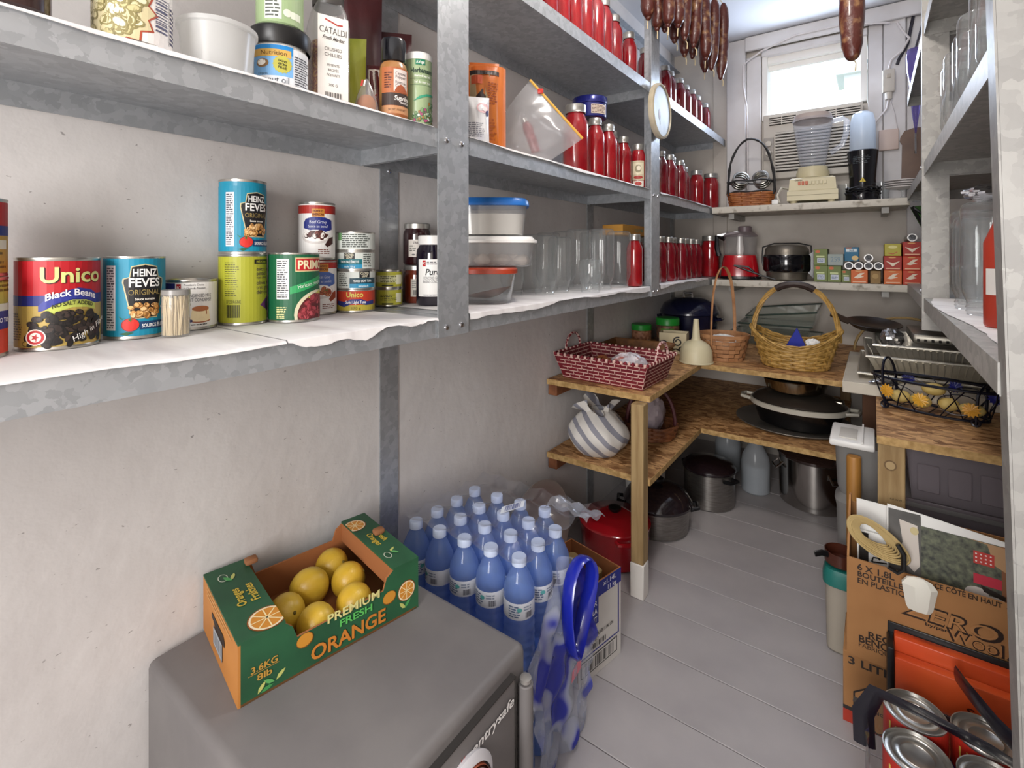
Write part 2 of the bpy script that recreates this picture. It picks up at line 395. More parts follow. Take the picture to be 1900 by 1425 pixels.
# outdoors
stone = M('pale_stone', 'c9c6c0', .8)
tag(G().box(-6, 6, 3.2, 12, -.2, 0.9).build('garden_ground', M('garden_ground_grass', '8d9a78', .9)), 'pale ground outside the window', 'ground', kind='structure')
t = thing('garden_wall', 'pale garden wall with pillar outside the window', 'wall', (0, 5.2, .9))
G().box(-3, 3, 0, .2, 0, 1.28).build('wall_course', stone, t); G().rbox(-3, 3, -.03, .23, 1.28, 1.36, .01).build('coping', M('coping_grey', 'a7b5b2', .7), t)
G().box(-.2, .25, -.1, .3, 0, 1.62).build('pillar', stone, t); G().rbox(-.26, .31, -.15, .35, 1.62, 1.68, .01).build('pillar_cap', stone, t)
t = thing('garden_lantern', 'grey post lantern on the garden pillar outside the window', 'lantern', (-.04, 5.3, 2.581))
lm = M('lantern_metal', '8d9c9e', .6)
G().lathe([(0, 0), (.05, 0), (.02, .03), (.02, .06), (.045, .09)], 10).build('base', lm, t)
G().lathe([(.04, .09), (.07, .24)], 6).build('glass', GLASS('lantern_glass', (.8, .85, .85), .3), t)
G().lathe([(.09, .24), (.05, .29), (.012, .31), (.012, .34), (0, .345)], 6).build('cap', lm, t)

# ------------------------------------------------------------------ left steel shelving
ls = thing('steel_shelving', 'galvanized steel shelving with three bays along the left wall', 'shelving', (XF, 0, 0))
def shelf_pan(y0, y1, x0, x1, z, lip=.034, rl=.034):
    """steel pan: top sheet and turned-down lips on all sides"""
    t = .0016
    return G().box(x0, x1, y0, y1, z - t, z).box(x1 - t, x1, y0, y1, z - lip, z - t).box(x0, x0 + t, y0, y1, z - rl, z - t).box(x0 + t, x1 - t, y0, y0 + t, z - lip, z - t).box(x0 + t, x1 - t, y1 - t, y1, z - lip, z - t)
D0 = XL - XF + .004     # rear edge, local x
for (y0, y1) in ((-.5, .668), (.675, 1.708), (1.714, YB - .003)):
    for z in (A, B, C): shelf_pan(y0, y1, D0, -.003, z).build('shelf', galv, ls)
def angle(x, y, z0, z1, w=.04, sx=-1, sy=-1, t=.002):
    g = G().box(min(x, x + sx * t), max(x, x + sx * t), min(y, y + sy * w), max(y, y + sy * w), z0, z1)
    return g.box(min(x + sx * t, x + sx * w), max(x + sx * t, x + sx * w), min(y, y + sy * t), max(y, y + sy * t), z0, z1)
def screw(parent, x, y, z, n='x', s=1):
    g = G().lathe([(0.0055, 0), (.005, .002), (.003, .0032), (0, .0034)], 10)
    if n == 'x': g.mv(ry=pi / 2 * s)
    else: g.mv(rx=pi / 2)
    return g.mv(x, y, z).build('screw', chrome, parent)
for y in (.671, 1.711):
    for s in (-1, 1):
        angle(.0, y, A - .035, ZC - .002, .0405, -1, s).build('post', galv, ls)
        for z in (A, B, C): screw(ls, .0003, y + s * .02, z - .018)
for y, w in ((.745, .052), (1.735, .05), (YB - .052, .05)):
    G().box(XL - XF + .0005, XL - XF + .0035, y - w / 2, y + w / 2, .001, ZC - .002).build('rear_post', galv, ls)
    screw(ls, XL - XF + .0036, y, B - .035)
G().box(XL - XF + .004, XL - XF + .034, .7, YB - .01, 1.99, 1.993).box(XL - XF + .004, XL - XF + .006, .7, YB - .01, 1.955, 1.99).build('top_rail', galv, ls)
# crumpled paper liners on the shelves (each a loose sheet)
def liner_sheet(name, x0, x1, y0, y1, z, seed, label, over=.004):
    """loose sheet on a shelf whose front edge folds down unevenly over the lip"""
    rnd = random.Random(seed); n = 44; ph = [rnd.uniform(0, 6) for _ in range(6)]; xf = XF - .0018
    dr = [max(.0006, over * (.5 + .45 * sin(7 * i / n + ph[0]) + .3 * sin(19 * i / n + ph[1]) + rnd.uniform(-.12, .12))) for i in range(n)]
    g = G()
    def fn(u, v):
        i = int(round(u * (n - 1))); y = y0 + (y1 - y0) * u; zz = z + .0006 + .0003 * sin(14 * u + ph[2])
        r = int(round(v * 7))
        if r <= 5: return (x0 + (xf - x0) * r / 5, y, zz)
        if r == 6: return (xf + .0022, y, zz - .0012)
        return (xf + .0032, y, zz - .0012 - dr[i])
    g.grid(fn, n, 8)
    q = G(); q.v = [(a + .0004, b, c + .0004) for a, b, c in g.v]; q.f = g.f; q.m = g.m; g.join(q)
    return tag(g.build(name, liner), label, 'shelf paper')
liner_sheet('shelf_liner', XL + .01, XF - .005, -.3, .35, A, 1, 'white marbled shelf paper under the black beans can')
liner_sheet('shelf_liner', XL + .01, XF - .002, .352, .63, A, 2, 'white marbled shelf paper under the tuna tins, overhanging the edge', .014)
liner_sheet('shelf_liner', XL + .01, XF - .006, .715, 1.66, A, 3, 'white torn shelf paper under the upside-down glass jars', .013)
liner_sheet('shelf_liner', XL + .01, XF - .003, 1.76, 2.4, A, 4, 'torn white shelf paper under the sauce bottles beside the end wall', .01)
liner_sheet('shelf_liner', XL + .01, XF - .006, -.3, .62, B, 5, 'white shelf paper under the coconut oil jar')
liner_sheet('shelf_liner', XL + .01, XF - .004, .715, 1.66, B, 6, 'white shelf paper under the zipper bag', .006)
liner_sheet('shelf_liner', XL + .01, XF - .004, 1.76, 2.45, B, 7, 'white shelf paper under the middle row of sauce bottles near end wall', .005)

# ------------------------------------------------------------------ end wall shelves
YS = 2.45
for z, lab in ((1.217, 'long white stained shelf on the end wall carrying the blender'), (.878, 'long white stained shelf on the end wall carrying the orange cartons')):
    t = thing('wall_shelf', lab, 'shelf', (-.24, YS, z))
    G().rbox(-.376, .356, 0, .30, -.03, -.0005, .003).build('board', M('stained_white_board', 'cfc9bd', .6, col2='8d8474', ns=28, nd=8, lo=.56, hi=.72), t)
    for x in (-.3, .28): G().box(x - .012, x + .012, .05, .3, -.055, -.031).build('bracket', galvd, t)
# ------------------------------------------------------------------ right steel shelving
rs = thing('steel_shelving', 'galvanized steel shelving along the right wall with tall end panel', 'shelving', (XRF, 0, 0))
for (y0, y1) in ((.73, 1.672), (1.7, 2.44)):
    for z in (.884, 1.236, 1.60): shelf_pan(y0, y1, .002, .30, z, .036).build('shelf', galvd, rs)
g = G().box(-.002, .052, 1.673, 1.676, .80, ZC - .002).box(-.002, 0, 1.676, 1.70, .80, ZC - .002)
g.build('post', galvd, rs)
screw(rs, -.0021, 1.69, .90, 'x', -1); screw(rs, -.0021, 1.69, 1.225, 'x', -1)
g = G().box(.272, .305, 1.673, 1.676, .585, ZC - .002); g.build('rear_post', galvd, rs)
# tall end panel, leaning a touch
def lean(g):
    g.v = [(x + .003 + .026 * (1 - z / 1.0), y, z) for x, y, z in g.v]; return g
lean(G().box(.0, .272, .7, .7025, .001, 2.0)).build('end_panel', panelm, rs)
lean(G().box(-.0022, -.0002, .7, .738, .001, 2.0)).build('end_flange', panelm, rs)
screw(rs, .045, .6995, .885, 'y')
def r_liner(y0, y1, z, lab, seed):
    rnd = random.Random(seed); n = 30
    es = [.118 + .012 * sin(7 * i / n) + rnd.uniform(-.002, .002) for i in range(n)]
    g = G().grid(lambda u, v: (es[int(round(u * (n - 1)))] * (1 - v) + .39 * v, y0 + (y1 - y0) * u, z + .001), n, 3)
    q = G(); q.v = [(a, b, c + .0008) for a, b, c in g.v]; q.f = g.f; q.m = g.m; g.join(q)
    tag(g.build('shelf_liner', liner), lab, 'shelf paper')
r_liner(.75, 1.66, .884, 'white torn shelf paper on the right shelf under upside-down jars', 3)

# ------------------------------------------------------------------ wooden tables under the shelves
tb = thing('osb_table', 'two level chipboard table along left wall and end wall with pine post', 'table', (-.53, 1.42, 0))
def osb_board(g, name='board'): return g.build(name, osb, tb)
for z in (.58, .335):
    osb_board(G().box(-.352, -.0, -.005, 1.33, z - .018, z)); osb_board(G().box(.0005, .50 if z > .4 else .45, .53, 1.33, z - .018, z))
    for a in ((.0005, .002, .0, .53), ): G().box(.0, .002, -.005, .53, z - .018, z - .0004).build('edge_band', osbe, tb)
    G().box(.002, .50 if z > .4 else .45, .528, .53, z - .018, z - .0004).build('edge_band', osbe, tb)
    G().box(-.354, -.0, -.007, -.0052, z - .018, z - .0004).build('edge_band', osbe, tb)
    G().rbox(-.354, -.32, .0, .5, z - .055, z - .0185, .002, seg=1).build('bearer', M('brown_stained_wood', '6d3f24', .7, col2='8b5836', ns=20), tb)
G().rbox(-.042, -.004, -.046, -.008, .10, .5615, .002, seg=1).build('post', pine, tb)
G().rbox(-.0435, -.0025, -.0475, -.0065, .0, .10, .002, seg=1).build('post_foot', whitepaint, tb)
G().rbox(.41, .448, 1.28, 1.318, .0, .56, .002, seg=1).build('post', pine, tb)
t2 = thing('osb_table', 'chipboard table top on a stamped pine post beneath right shelves', 'table', (.007, 1.42, 0))
G().box(0, .405, .003, .53, .562, .58).build('board', osb, t2); G().box(0, .405, 0, .0029, .562, .5796).build('edge_band', osbe, t2)
p = G().rbox(.002, .052, .005, .043, 0, .5615, .002, seg=1).build('post', pine, t2)
D().text('P-F-W-M.I.', .012, 0, .004, '2b2118', b=0).ell(.0, .075, .012, .012, '6b512f', 1).ell(0, .075, .009, .009, 'a98f64', 2).build(front(.0048, .44, .025), t2, 'stamp')
G().rbox(.36, .40, .45, .49, 0, .5615, .002, seg=1).build('post', pine, t2)
# ------------------------------------------------------------------ tins and jars on the left shelves, near bay
def ink(c, r=.45): return M('paint_' + c, c, r, coat=.15)
def can(name, label, x, y, z, r, h, base, dec=None, off=0, cat='can', group=None):
    t = thing(name, label, cat, (x, y, z), face_cam(x, y) + radians(off), group)
    bo = G().lathe([(r * .96, .003), (r * .985, .004), (r * .985, h - .004), (r * .96, h - .003)], 40).build('body', ink(base), t)
    G().lathe([(0, h - .004), (r * .45, h - .004), (r * .48, h - .0032), (r * .52, h - .004), (r * .72, h - .004), (r * .76, h - .003), (r * .8, h - .004), (r * .88, h - .0045), (r * .93, h - .0045), (r * .965, h), (r, h), (r * 1.005, h - .0015), (r * .985, h - .004)], 40).build('lid', steel, t)
    G().lathe([(r * .985, .004), (r * 1.005, .002), (r, 0), (r * .96, 0), (r * .9, .002), (0, .002)], 40).build('base_rim', steel, t)
    if dec: dec.build(cyl(r * .985), bo, step=r * .16)
    return t
def beans(d, u0, u1, v0, v1, n, cols, ru, rv, l=3, fn=None):
    for i in range(n):
        for _ in range(30):
            u, v = random.uniform(u0, u1), random.uniform(v0, v1)
            if fn is None or fn(u, v): break
        else: continue
        a = random.uniform(0, pi); k = random.uniform(.8, 1.15); li = l + i * .02
        d.ell(u, v, ru * k, rv * k, cols[0], li, 10, a); d.ell(u - ru * .1, v + rv * .12, ru * k * .82, rv * k * .75, cols[1 + i % (len(cols) - 1)], li + .01, 10, a)
    return d
# black beans
R, H = .0397, .108
d = D().rect(-.125, .125, .062, H - .004, 'b5121f').rect(-.125, .125, .004, .062, 'b59a4e').rect(-.125, .125, .052, .064, '232a78', 1.4)
d.poly([(-.014, .052), (-.006, .061), (.008, .068), (.022, .072), (.036, .069), (.044, .064), (.044, .053), (.03, .058), (.016, .059), (.002, .054), (-.008, .047), (-.014, .045)], '2c3590', 2)
d.poly([(-.008, .047), (.002, .053), (.016, .058), (.03, .057), (.042, .052), (.042, .044), (.03, .048), (.016, .049), (.004, .045), (-.004, .04)], 'b9c35a', 2.5)
d.text('Unico', .0188, .0868, .0178, '2a0a0c', 3, w=.062).text('Unico', .018, .0878, .0178, 'd9d98a', 4, w=.062)
d.text('Black Beans', .017, .061, .0078, 'f2f0f5', 4, w=.05, arc=.006).text('NO SALT ADDED', .018, .0505, .0045, '2c3018', 4, w=.04, arc=.004)
beans(d, -.026, .05, .006, .043, 95, ['0c0806', '2b201c', '1a1211', '3a2c26'], .0055, .0036, 3, lambda u, v: (u - .014) ** 2 / .040 ** 2 + (v - .02) ** 2 / .026 ** 2 < 1)
d.ell(-.016, .016, .0095, .0095, 'efe3d6', 6).ell(-.016, .016, .0082, .0082, 'b32026', 6.2).ell(-.016, .016, .0055, .0055, 'f0e6da', 6.4).star(-.016, .016, .0045, .0018, 5, 'b32026', 6.6)
d.lines(-.05, -.032, .012, .044, 11, '5a4a1c', 2).ell(-.026, .0085, .005, .0032, '4a3c18', 3).ell(-.026, .0085, .0042, .0025, 'b59a4e', 3.3)
d.text('High in Fibre', .036, .022, .0065, 'f3f0ea', 6.5, rot=.5, b=0, sh=.3)
can('food_can', 'large red and yellow can of black beans, widest on the shelf', -.81, .165, A + .002, R, H, 'b59a4e', d, -6)
# baked beans, two alike: one on the shelf, one on the green can
def heinz_dec():
    d = D().rect(-.11, .11, .004, .107, '0b87a6').rect(-.034, -.0205, .012, .097, 'd9d8dc', 1.5).lines(-.033, -.0215, .014, .095, 24, '4a4a55', 2.2)
    cr = [(-.002, .028), (-.011, .074), (-.0105, .079), (-.004, .081), (-.002, .0945), (.012, .0975), (.026, .0945), (.028, .081), (.0345, .079), (.035, .074), (.026, .028)]
    d.poly([(u + (u - .012) * .07, v + (v - .06) * .04) for u, v in cr], 'c9bd92', 2).poly(cr, '100f14', 2.5)
    d.text('HEINZ', .012, .0875, .0095, 'f4f2ee', 4, w=.027).text('FEVES', .012, .0745, .0115, 'f4f2ee', 4, w=.036)
    d.text('ORIGINAL', .012, .0615, .0072, '9a8650', 4, w=.036, b=0).text('Sauce tomate', .012, .0525, .003, 'e9e4da', 4, w=.022)
    beans(d, -.004, .027, .030, .046, 34, ['8a5a26', 'e0b070', 'd09a55', 'ecc690'], .004, .0032, 4, lambda u, v: v < .049 - abs(u - .012) * .35)
    d.rect(.006, .05, .012, .0225, '123e6a', 2.4).text('SOURCE ÉLEVÉE', .024, .017, .0045, 'f2f2f4', 4, w=.032)
    d.ell(-.004, .019, .0095, .0088, '8e1410', 4.4).ell(-.0035, .019, .0088, .0082, 'd02a22', 4.6).star(-.004, .0255, .004, .001, 5, '2f6a2a', 5)
    d.poly([(-.016, .0075), (-.008, .0095), (.0, .0085), (-.008, .005)], '1f5a34', 3).poly([(-.017, .031), (-.012, .027), (-.008, .029), (-.013, .026)], '2f7a3a', 3)
    return d
can('food_can', 'turquoise can of baked beans standing on the shelf behind the toothpicks', -.82, .246, A + .002, .0345, .109, '0b87a6', heinz_dec(), -2, group='turquoise baked beans cans')
can('food_can', 'turquoise can of baked beans on top of the lime green can', -.832, .396, A + .114, .0348, .118, '0b87a6', heinz_dec(), 14, group='turquoise baked beans cans')
# lime green olives
d = D().rect(-.112, .112, .004, .108, 'a5a62c').rect(.008, .05, .096, .103, '1d1b12', 1.5).text('PRÉ-FORMAT CAN', .028, .0995, .0035, 'a5a62c', 2.5, w=.034)
for k, (s, v) in enumerate((('extra large', .088), ('pitted', .081), ('ripe olives', .0745), ('olives mûres', .066), ('très grosses', .0585), ('dénoyautées', .051))):
    d.text(s, .011, v, .0062 if k != 2 else .004, '3c2a3a', 2, 'l', b=0)
d.poly([(.018, .03), (.035, .042), (.06, .04), (.06, .018), (.036, .02)], '6d2a72', 1.5).ell(.042, .03, .012, .01, '2b1430', 2)
d.lines(-.036, -.014, .045, .1, 16, '55551a', 1.8, .35).bars(-.032, -.012, .012, .032, '26260f', 2).text("D'ESPAGNE", -.022, .037, .005, '55551a', 2, w=.022, b=0)
can('food_can', 'lime green can of olives beneath the upper turquoise can', -.832, .396, A + .002, .0352, .111, 'a5a62c', d, 14)
# kidney beans
d = D().rect(-.128, .128, .004, .112, '0e5a38').rect(-.038, -.0175, .038, .104, 'e6e4e2', 1.5).lines(-.037, -.0185, .04, .102, 17, '3a3a40', 2)
d.rect(-.008, .05, .083, .106, 'd9c592', 1.6).rect(-.0065, .05, .0845, .1045, 'b81d22', 2).text('PRIMO', .021, .0945, .014, 'f0e2b8', 3, w=.052)
d.poly([(-.016, .058), (.0, .063), (.03, .073), (.055, .08), (.055, .067), (.03, .06), (.0, .05), (-.016, .046)], '2b9a58', 2).text('Haricots rouges', .018, .0625, .006, 'eef3e6', 3, w=.046, rot=.2, b=0)
d.poly([(.012, .04), (.055, .056), (.055, .047), (.02, .036)], 'cfc85a', 2.6)
d.ell(.034, .012, .044, .04, 'd8cfb0', 2.2, 26).ell(.036, .01, .041, .0375, '5a1a1c', 2.4, 26)
beans(d, -.002, .066, .004, .046, 46, ['6d1a22', 'a84048', 'b85058', '93323a'], .0068, .0044, 3, lambda u, v: (u - .036) ** 2 / .037 ** 2 + (v - .01) ** 2 / .033 ** 2 < 1)
d.lines(-.038, -.02, .006, .026, 7, 'e8e0a0', 2).clip(-.126, .126, .004, .112)
can('food_can', 'green can of red kidney beans with a red name panel', -.80, .466, A + .002, .0405, .114, '0e5a38', d, 14)
# condensed milk
d = D().rect(-.108, .108, .004, .07, 'ece9e4').rect(-.05, -.0225, .05, .069, '2a2a70', 1.4).lines(-.045, -.024, .053, .062, 2, 'd8d8e8', 2.2)
d.rect(-.0205, -.0145, .057, .068, 'b0141c', 2).text('PC', -.0175, .0628, .004, 'f2e8e4', 3, w=.0045)
d.text("President's Choice", .002, .0665, .003, '3a3438', 2, w=.026, b=0).text('le Choix du Président', .003, .0615, .003, '3a3438', 2, w=.028, b=0)
d.text('CONDENSED MILK', .008, .0505, .0048, '3c3a44', 2, w=.036, b=0).text('LAIT CONDENSÉ', .009, .044, .0048, '3c3a44', 2, w=.034, b=0)
d.poly([(-.001, .03), (.022, .03), (.024, .0135), (-.003, .0135)], 'f2ddb0', 2.3).ell(.0105, .0135, .0145, .0035, 'a5562c', 2.1).ell(.0105, .031, .0115, .0042, 'b0683a', 2.6).ell(.0105, .0142, .013, .0025, 'f2ddb0', 2.4)
d.band([(.018, .03), (.0185, .022)], .0012, 'b0683a', 2.7).ell(-.007, .016, .0042, .004, 'b52a30', 3).ell(-.0025, .0135, .0025, .0022, '2c2c5c', 3.1).ell(-.0145, .025, .0038, .0038, '3a3a58', 2).ell(-.0145, .025, .0032, .0032, 'ece9e4', 2.2).text('2%', -.0145, .025, .0026, '3a3a58', 2.6)
d.lines(-.012, .022, .006, .009, 1, '4a4a4a', 2)
can('food_can', 'short white can of condensed milk behind the toothpicks', -.843, .3235, A + .002, .0348, .074, 'ece9e4', d, 4)
# gravy
def gravy(col2, words, meat):
    d = D().rect(-.1, .1, .004, .1, 'e6e3e0').rect(-.1, .1, .085, .1, 'a8281e', 1.4).rect(-.011, .011, .079, .0935, 'c7832e', 2).text('FRANCO', 0, .0895, .004, '5a1410', 3, w=.018).text('AMERICAN', 0, .0835, .004, '5a1410', 3, w=.02)
    d.poly([(-.026, .068), (-.022, .075), (-.008, .079), (.012, .078), (.026, .073), (.027, .056), (.012, .051), (-.01, .053), (-.026, .058)], col2, 1.8)
    d.text(words[0], 0, .0695, .0055, 'cfd2e2', 3, w=.03, b=0).text(words[1], 0, .0615, .005, 'cfd2e2', 3, w=.034, b=0)
    d.ell(-.004, .042, .026, .013, 'cfc8c4', 1.9).ell(-.004, .044, .023, .0105, 'f0ece8', 2.1)
    beans(d, -.02, .014, .037, .051, 16, meat, .006, .004, 3); d.poly([(.012, .028), (.02, .04), (.03, .043), (.03, .03), (.016, .023)], meat[0], 2.2)
    return d.lines(.0, .026, .01, .02, 3, '7a4a40', 2)
can('food_can', 'can of beef gravy with white and blue label, on top of another gravy can', -.85, .541, A + .1032, .0325, .106, 'e6e3e0', gravy('1f2a78', ('Beef Gravy', 'Sauce au boeuf'), ['3a1712', '552620', '7a4038', 'e8e0da']), 3)
can('food_can', 'can of chicken gravy half hidden behind the kidney beans', -.85, .544, A + .002, .0327, .0985, 'e6e3e0', gravy('4a64a8', ('Chicken Gravy', 'Sauce au poulet'), ['8a3a20', 'b0603a', 'd8b080', '5c6a30']), 12)
# tuna tins
def tuna(kind):
    d = D().rect(-.11, .11, .003, .036, 'cfd4ce')
    if kind == 0: return d.lines(-.028, .03, .006, .033, 7, '4a4f4a', 2).rect(-.04, -.029, .02, .036, '5f8a5a', 1.5)
    if kind == 1:
        d.rect(-.04, .012, .003, .011, '2a8fb8', 1.5).rect(-.04, .012, .011, .021, '0e6a72', 1.6).text('THON PÂLE ÉMIETTÉ'.replace('Â', 'A'), -.012, .016, .0045, 'eef2f0', 3, w=.036).text('chunks 120 g', -.012, .007, .0035, 'd6eef4', 3, w=.02)
        d.rect(-.022, -.002, .021, .033, '16161a', 2).text('CLOVER', -.012, .0295, .0045, 'd9d2b8', 3, w=.017).text('LEAF', -.012, .0245, .0045, 'd9d2b8', 3, w=.012)
        return d.lines(.014, .034, .006, .032, 7, '4a4f4a', 2)
    if kind == 2:
        d.rect(-.012, .045, .003, .011, '2a8fb8', 1.5).rect(-.012, .045, .011, .022, '0d3a48', 1.6).text('FLAKED LIGHT TUNA', .013, .0165, .0045, 'eef2f0', 3, w=.036).text('skipjack', .014, .007, .0035, 'd6eef4', 3, w=.02)
        d.rect(.006, .027, .0225, .035, '16161a', 2).text('CLOVER', .0165, .031, .0045, 'd9d2b8', 3, w=.017).text('LEAF', .0165, .026, .0045, 'd9d2b8', 3, w=.012)
        return d.lines(-.036, -.015, .006, .032, 7, '4a4f4a', 2)
    d = D().rect(-.11, .11, .003, .014, 'b8a83c').rect(-.11, .11, .014, .042, 'c03a20', 1.2).text('Unico', -.002, .034, .0095, 'd9cc60', 3, w=.032)
    d.poly([(-.04, .022), (-.02, .02), (-.008, .025), (.01, .025), (.022, .02), (.04, .022), (.04, .014), (.02, .013), (.008, .016), (-.008, .016), (-.022, .01), (-.04, .014)], '22307c', 2).text('Solid Light Tuna', 0, .0195, .0055, 'f0eef0', 3, w=.038)
    return d.text('170 g', 0, .008, .005, '5a4a14', 2, w=.018, b=0)
zz = A + .002
for k, (lab, h) in enumerate((('red and yellow tuna tin at the bottom of the tuna stack', .043), ('tuna tin with dark blue band, second from the bottom of its stack', .0365), ('tuna tin with teal band, third from the bottom of its stack', .0365), ('pale green nutrition-facts side of the topmost tuna tin', .0365))):
    can('tuna_tin', lab.replace('pale green nutrition-facts side of the topmost tuna tin', 'topmost tuna tin of the stack showing its nutrition panel'), -.83 + (.001 if k % 2 else 0), .613, zz, .0368, h, 'cfd4ce' if k else 'b8a83c', tuna((3, 2, 1, 0)[k]), 0, 'tin', 'stacked tuna tins'); zz += h + .0006
def ytin(k):
    d = D().rect(-.08, .08, .003, .034, 'a8a436').rect(-.08, .08, .012, .027, 'c6c49a' if k else 'a8a436', 1.3)
    return d.lines(-.02, .018, .012, .026, 4, '4a4a1c', 2).rect(.014, .03, .008, .028, 'd6d4b8', 1.6).rect(-.016, .008, .004, .007, '2a2a12', 2)
for k in (0, 1):
    can('small_tin', ('small yellow tin under its twin beside the jam jars', 'small yellow tin stacked on its twin beside the jam jars')[k], -.852, .716, A + .002 + .039 * k, .0278, .0385, 'a8a436', ytin(k), 0, 'tin', 'small yellow tins')
# cans at the left edge of the picture
d = D().rect(-.13, .13, .03, .05, '2a3080', 1.5).rect(-.13, .13, .004, .03, 'c83a24').rect(-.13, .13, .05, .1, 'b9ae4c').rect(-.01, .05, .05, .058, 'd9d9c8', 2).lines(.0, .05, .07, .095, 5, '6a5a20', 2).text('UNICO TOMATOES', .03, .04, .005, 'e8e8f0', 3, w=.05)
can('food_can', 'yellow and red can at the left end of the shelf, under another can', -.795, .078, A + .002, .0405, .087, 'b9ae4c', d.clip(-.125, .125, .004, .083), 25)
d = D().rect(-.11, .11, .055, .1, 'b01a1e').rect(-.11, .11, .045, .056, '26307a', 1.4).rect(-.11, .11, .004, .045, 'b8923c').rect(.0, .03, .03, .04, 'ddd8c8', 2).lines(-.01, .03, .008, .028, 4, '6a5020', 2)
can('food_can', 'red topped can stacked on the left-most can of the shelf', -.80, .0835, A + .0895, .0355, .086, 'b8923c', d.clip(-.11, .11, .004, .082), 20)
# toothpicks
t = thing('toothpick_cup', 'clear round tub of wooden toothpicks in front of the white can', 'toothpicks', (-.775, .279, A + .002))
G().lathe([(0, 0), (.0155, .0), (.0165, .002), (.0168, .04), (.0175, .0405), (.0175, .043), (.0168, .0435), (.0166, .062)], 28).build('tub', plast, t)
G().lathe([(.0168, .0562), (.0172, .0565), (.017, .0632), (0, .064)], 28).build('lid', M('smoky_clear_plastic', '8d8a86', .3), t)
g = G()
for i in range(150):
    a = random.uniform(0, 2 * pi); rr = .0148 * sqrt(random.uniform(.2, 1)); b = a + random.uniform(-.5, .5)
    g.tube([(rr * cos(a), rr * sin(a), .002), (rr * cos(b), rr * sin(b), .054 + random.uniform(-.004, .002))], .0009, 4)
g.build('toothpicks', M('toothpick_wood', 'd8c49c', .7), t, kind='stuff')
# jam jars
def jar_lathe(r, h, neck=.86):
    return [(0, .001), (r * .9, .0), (r, .005), (r, h * .72), (r * .97, h * .79), (r * neck, h * .86), (r * neck, h * .9)]
def jam(lab, x, y, z, r, h, fill, lidc, dec, off, neck=.86):
    t = thing('jam_jar', lab, 'jar', (x, y, z), face_cam(x, y) + radians(off))
    bo = G().lathe(jar_lathe(r, h, neck), 32).build('glass', fill, t)
    G().lathe([(r * neck * 1.0, h * .865), (r * neck * 1.1, h * .87), (r * neck * 1.1, h - .002), (r * neck * 1.04, h), (0, h)], 32).build('lid', lidc, t)
    if dec: dec.build(cyl(r * 1.002), bo, step=r * .16)
    return t
jamc = M('dark_jam', '2a0c10', .15, coat=.8); jamb = M('amber_jam', '6a2a18', .15, coat=.8)
d = D().rect(-.02, .05, .018, .057, 'cfc8bf').text('STRAWBERRY', .006, .05, .005, '3a2a2a', 2, w=.03).text('Fraise', .012, .043, .003, '4a6a3a', 2).ell(.014, .035, .005, .0055, 'a01c24', 2).ell(-.008, .023, .004, .002, '4a4a4a', 2).lines(-.017, -.002, .03, .045, 3, '6a6a60', 2)
jam('dark strawberry jam jar with white label, stacked on another jar', -.857, .802, A + .089, .032, .095, jamc, lidm, d, 0)
d = D().rect(-.02, .004, .015, .055, 'b9b3a8').bars(-.014, -.002, .018, .03).lines(-.017, .0, .034, .052, 4, '5a5a55', 2)
jam('amber preserve jar under the strawberry jam jar', -.857, .802, A + .002, .032, .086, jamb, lidm, d, 10)
d = D().rect(-.034, .034, .02, .1, 'eceae6').rect(-.022, -.0145, .085, .098, 'b81c20', 2).text('PC', -.018, .0915, .005, 'f2e8e4', 3, w=.006).lines(-.012, .014, .088, .096, 2, '6a6668', 2)
d.text('Pure', .0, .073, .013, '1c1a1e', 2, w=.032, sh=.18).text('CONCORD GRAPE', .0, .06, .006, '4a464c', 2, w=.04, b=0).text('RAISINS CONCORD', 0, .052, .006, '4a464c', 2, w=.042, b=0).lines(-.02, .02, .022, .025, 1, '5a565c', 2)
t = jam('tall dark grape jelly jar with white label beside the steel post', -.79, .785, A + .002, .0355, .152, M('grape_jelly', '140c1c', .12, coat=.8), white, d, 0, .8)

# ------------------------------------------------------------------ upper shelf, near bay
t = thing('coffee_jar', 'dark brown jar at the left end of the upper shelf', 'jar', (-.662, .095, B + .002), face_cam(-.662, .095))
G().lathe([(0, 0), (.03, 0), (.034, .004), (.034, .11), (.028, .125)], 32, k=3).build('body', M('dark_brown_jar', '2a0f0c', .2, coat=.6), t)
G().lathe([(.03, .12), (.033, .122), (.033, .15), (0, .152)], 32).build('lid', black, t)
D().rect(-.02, .033, .02, .09, '14100e').band([(-.02, .034), (.0, .036), (.033, .028)], .0012, 'b03a24', 2).band([(-.02, .03), (.0, .032), (.033, .023)], .001, 'd8a860', 2).ell(-.004, .052, .008, .008, 'a8894a', 2).build(cyl(.0344), t, step=.005)
d = D().rect(-.13, .13, .003, .12, 'e8e3df').rect(-.13, .13, .1, .124, '0d7a58', 1.3)
d.poly([(-.06, .094), (.0, .103), (.03, .1), (.13, .084), (.13, .075), (.03, .088), (.0, .089), (-.06, .078)], 'b84a3a', 2).text('WHITE PEA BEANS', -.004, .0938, .0075, 'f2e6e0', 3, 'c', w=.055)
pts = []
d.star(-.016, .036, .044, .036, 14, 'a8482e', 2); d.star(-.016, .036, .041, .034, 14, 'cfc39a', 2.3)
beans(d, -.05, .02, .006, .068, 70, ['8d8254', 'd6cba0', 'c4b988', 'e4dcba'], .0072, .005, 3, lambda u, v: (u + .016) ** 2 + (v - .036) ** 2 < .031 ** 2)
d.bars(.025, .04, .02, .058, '4a4a6a', 2, 16, True).rect(.043, .0436, .01, .06, '3a3a5a', 2).lines(.045, .06, .012, .055, 9, '4a4a6a', 2).lines(.01, .04, .106, .12, 4, 'd8eee6', 2)
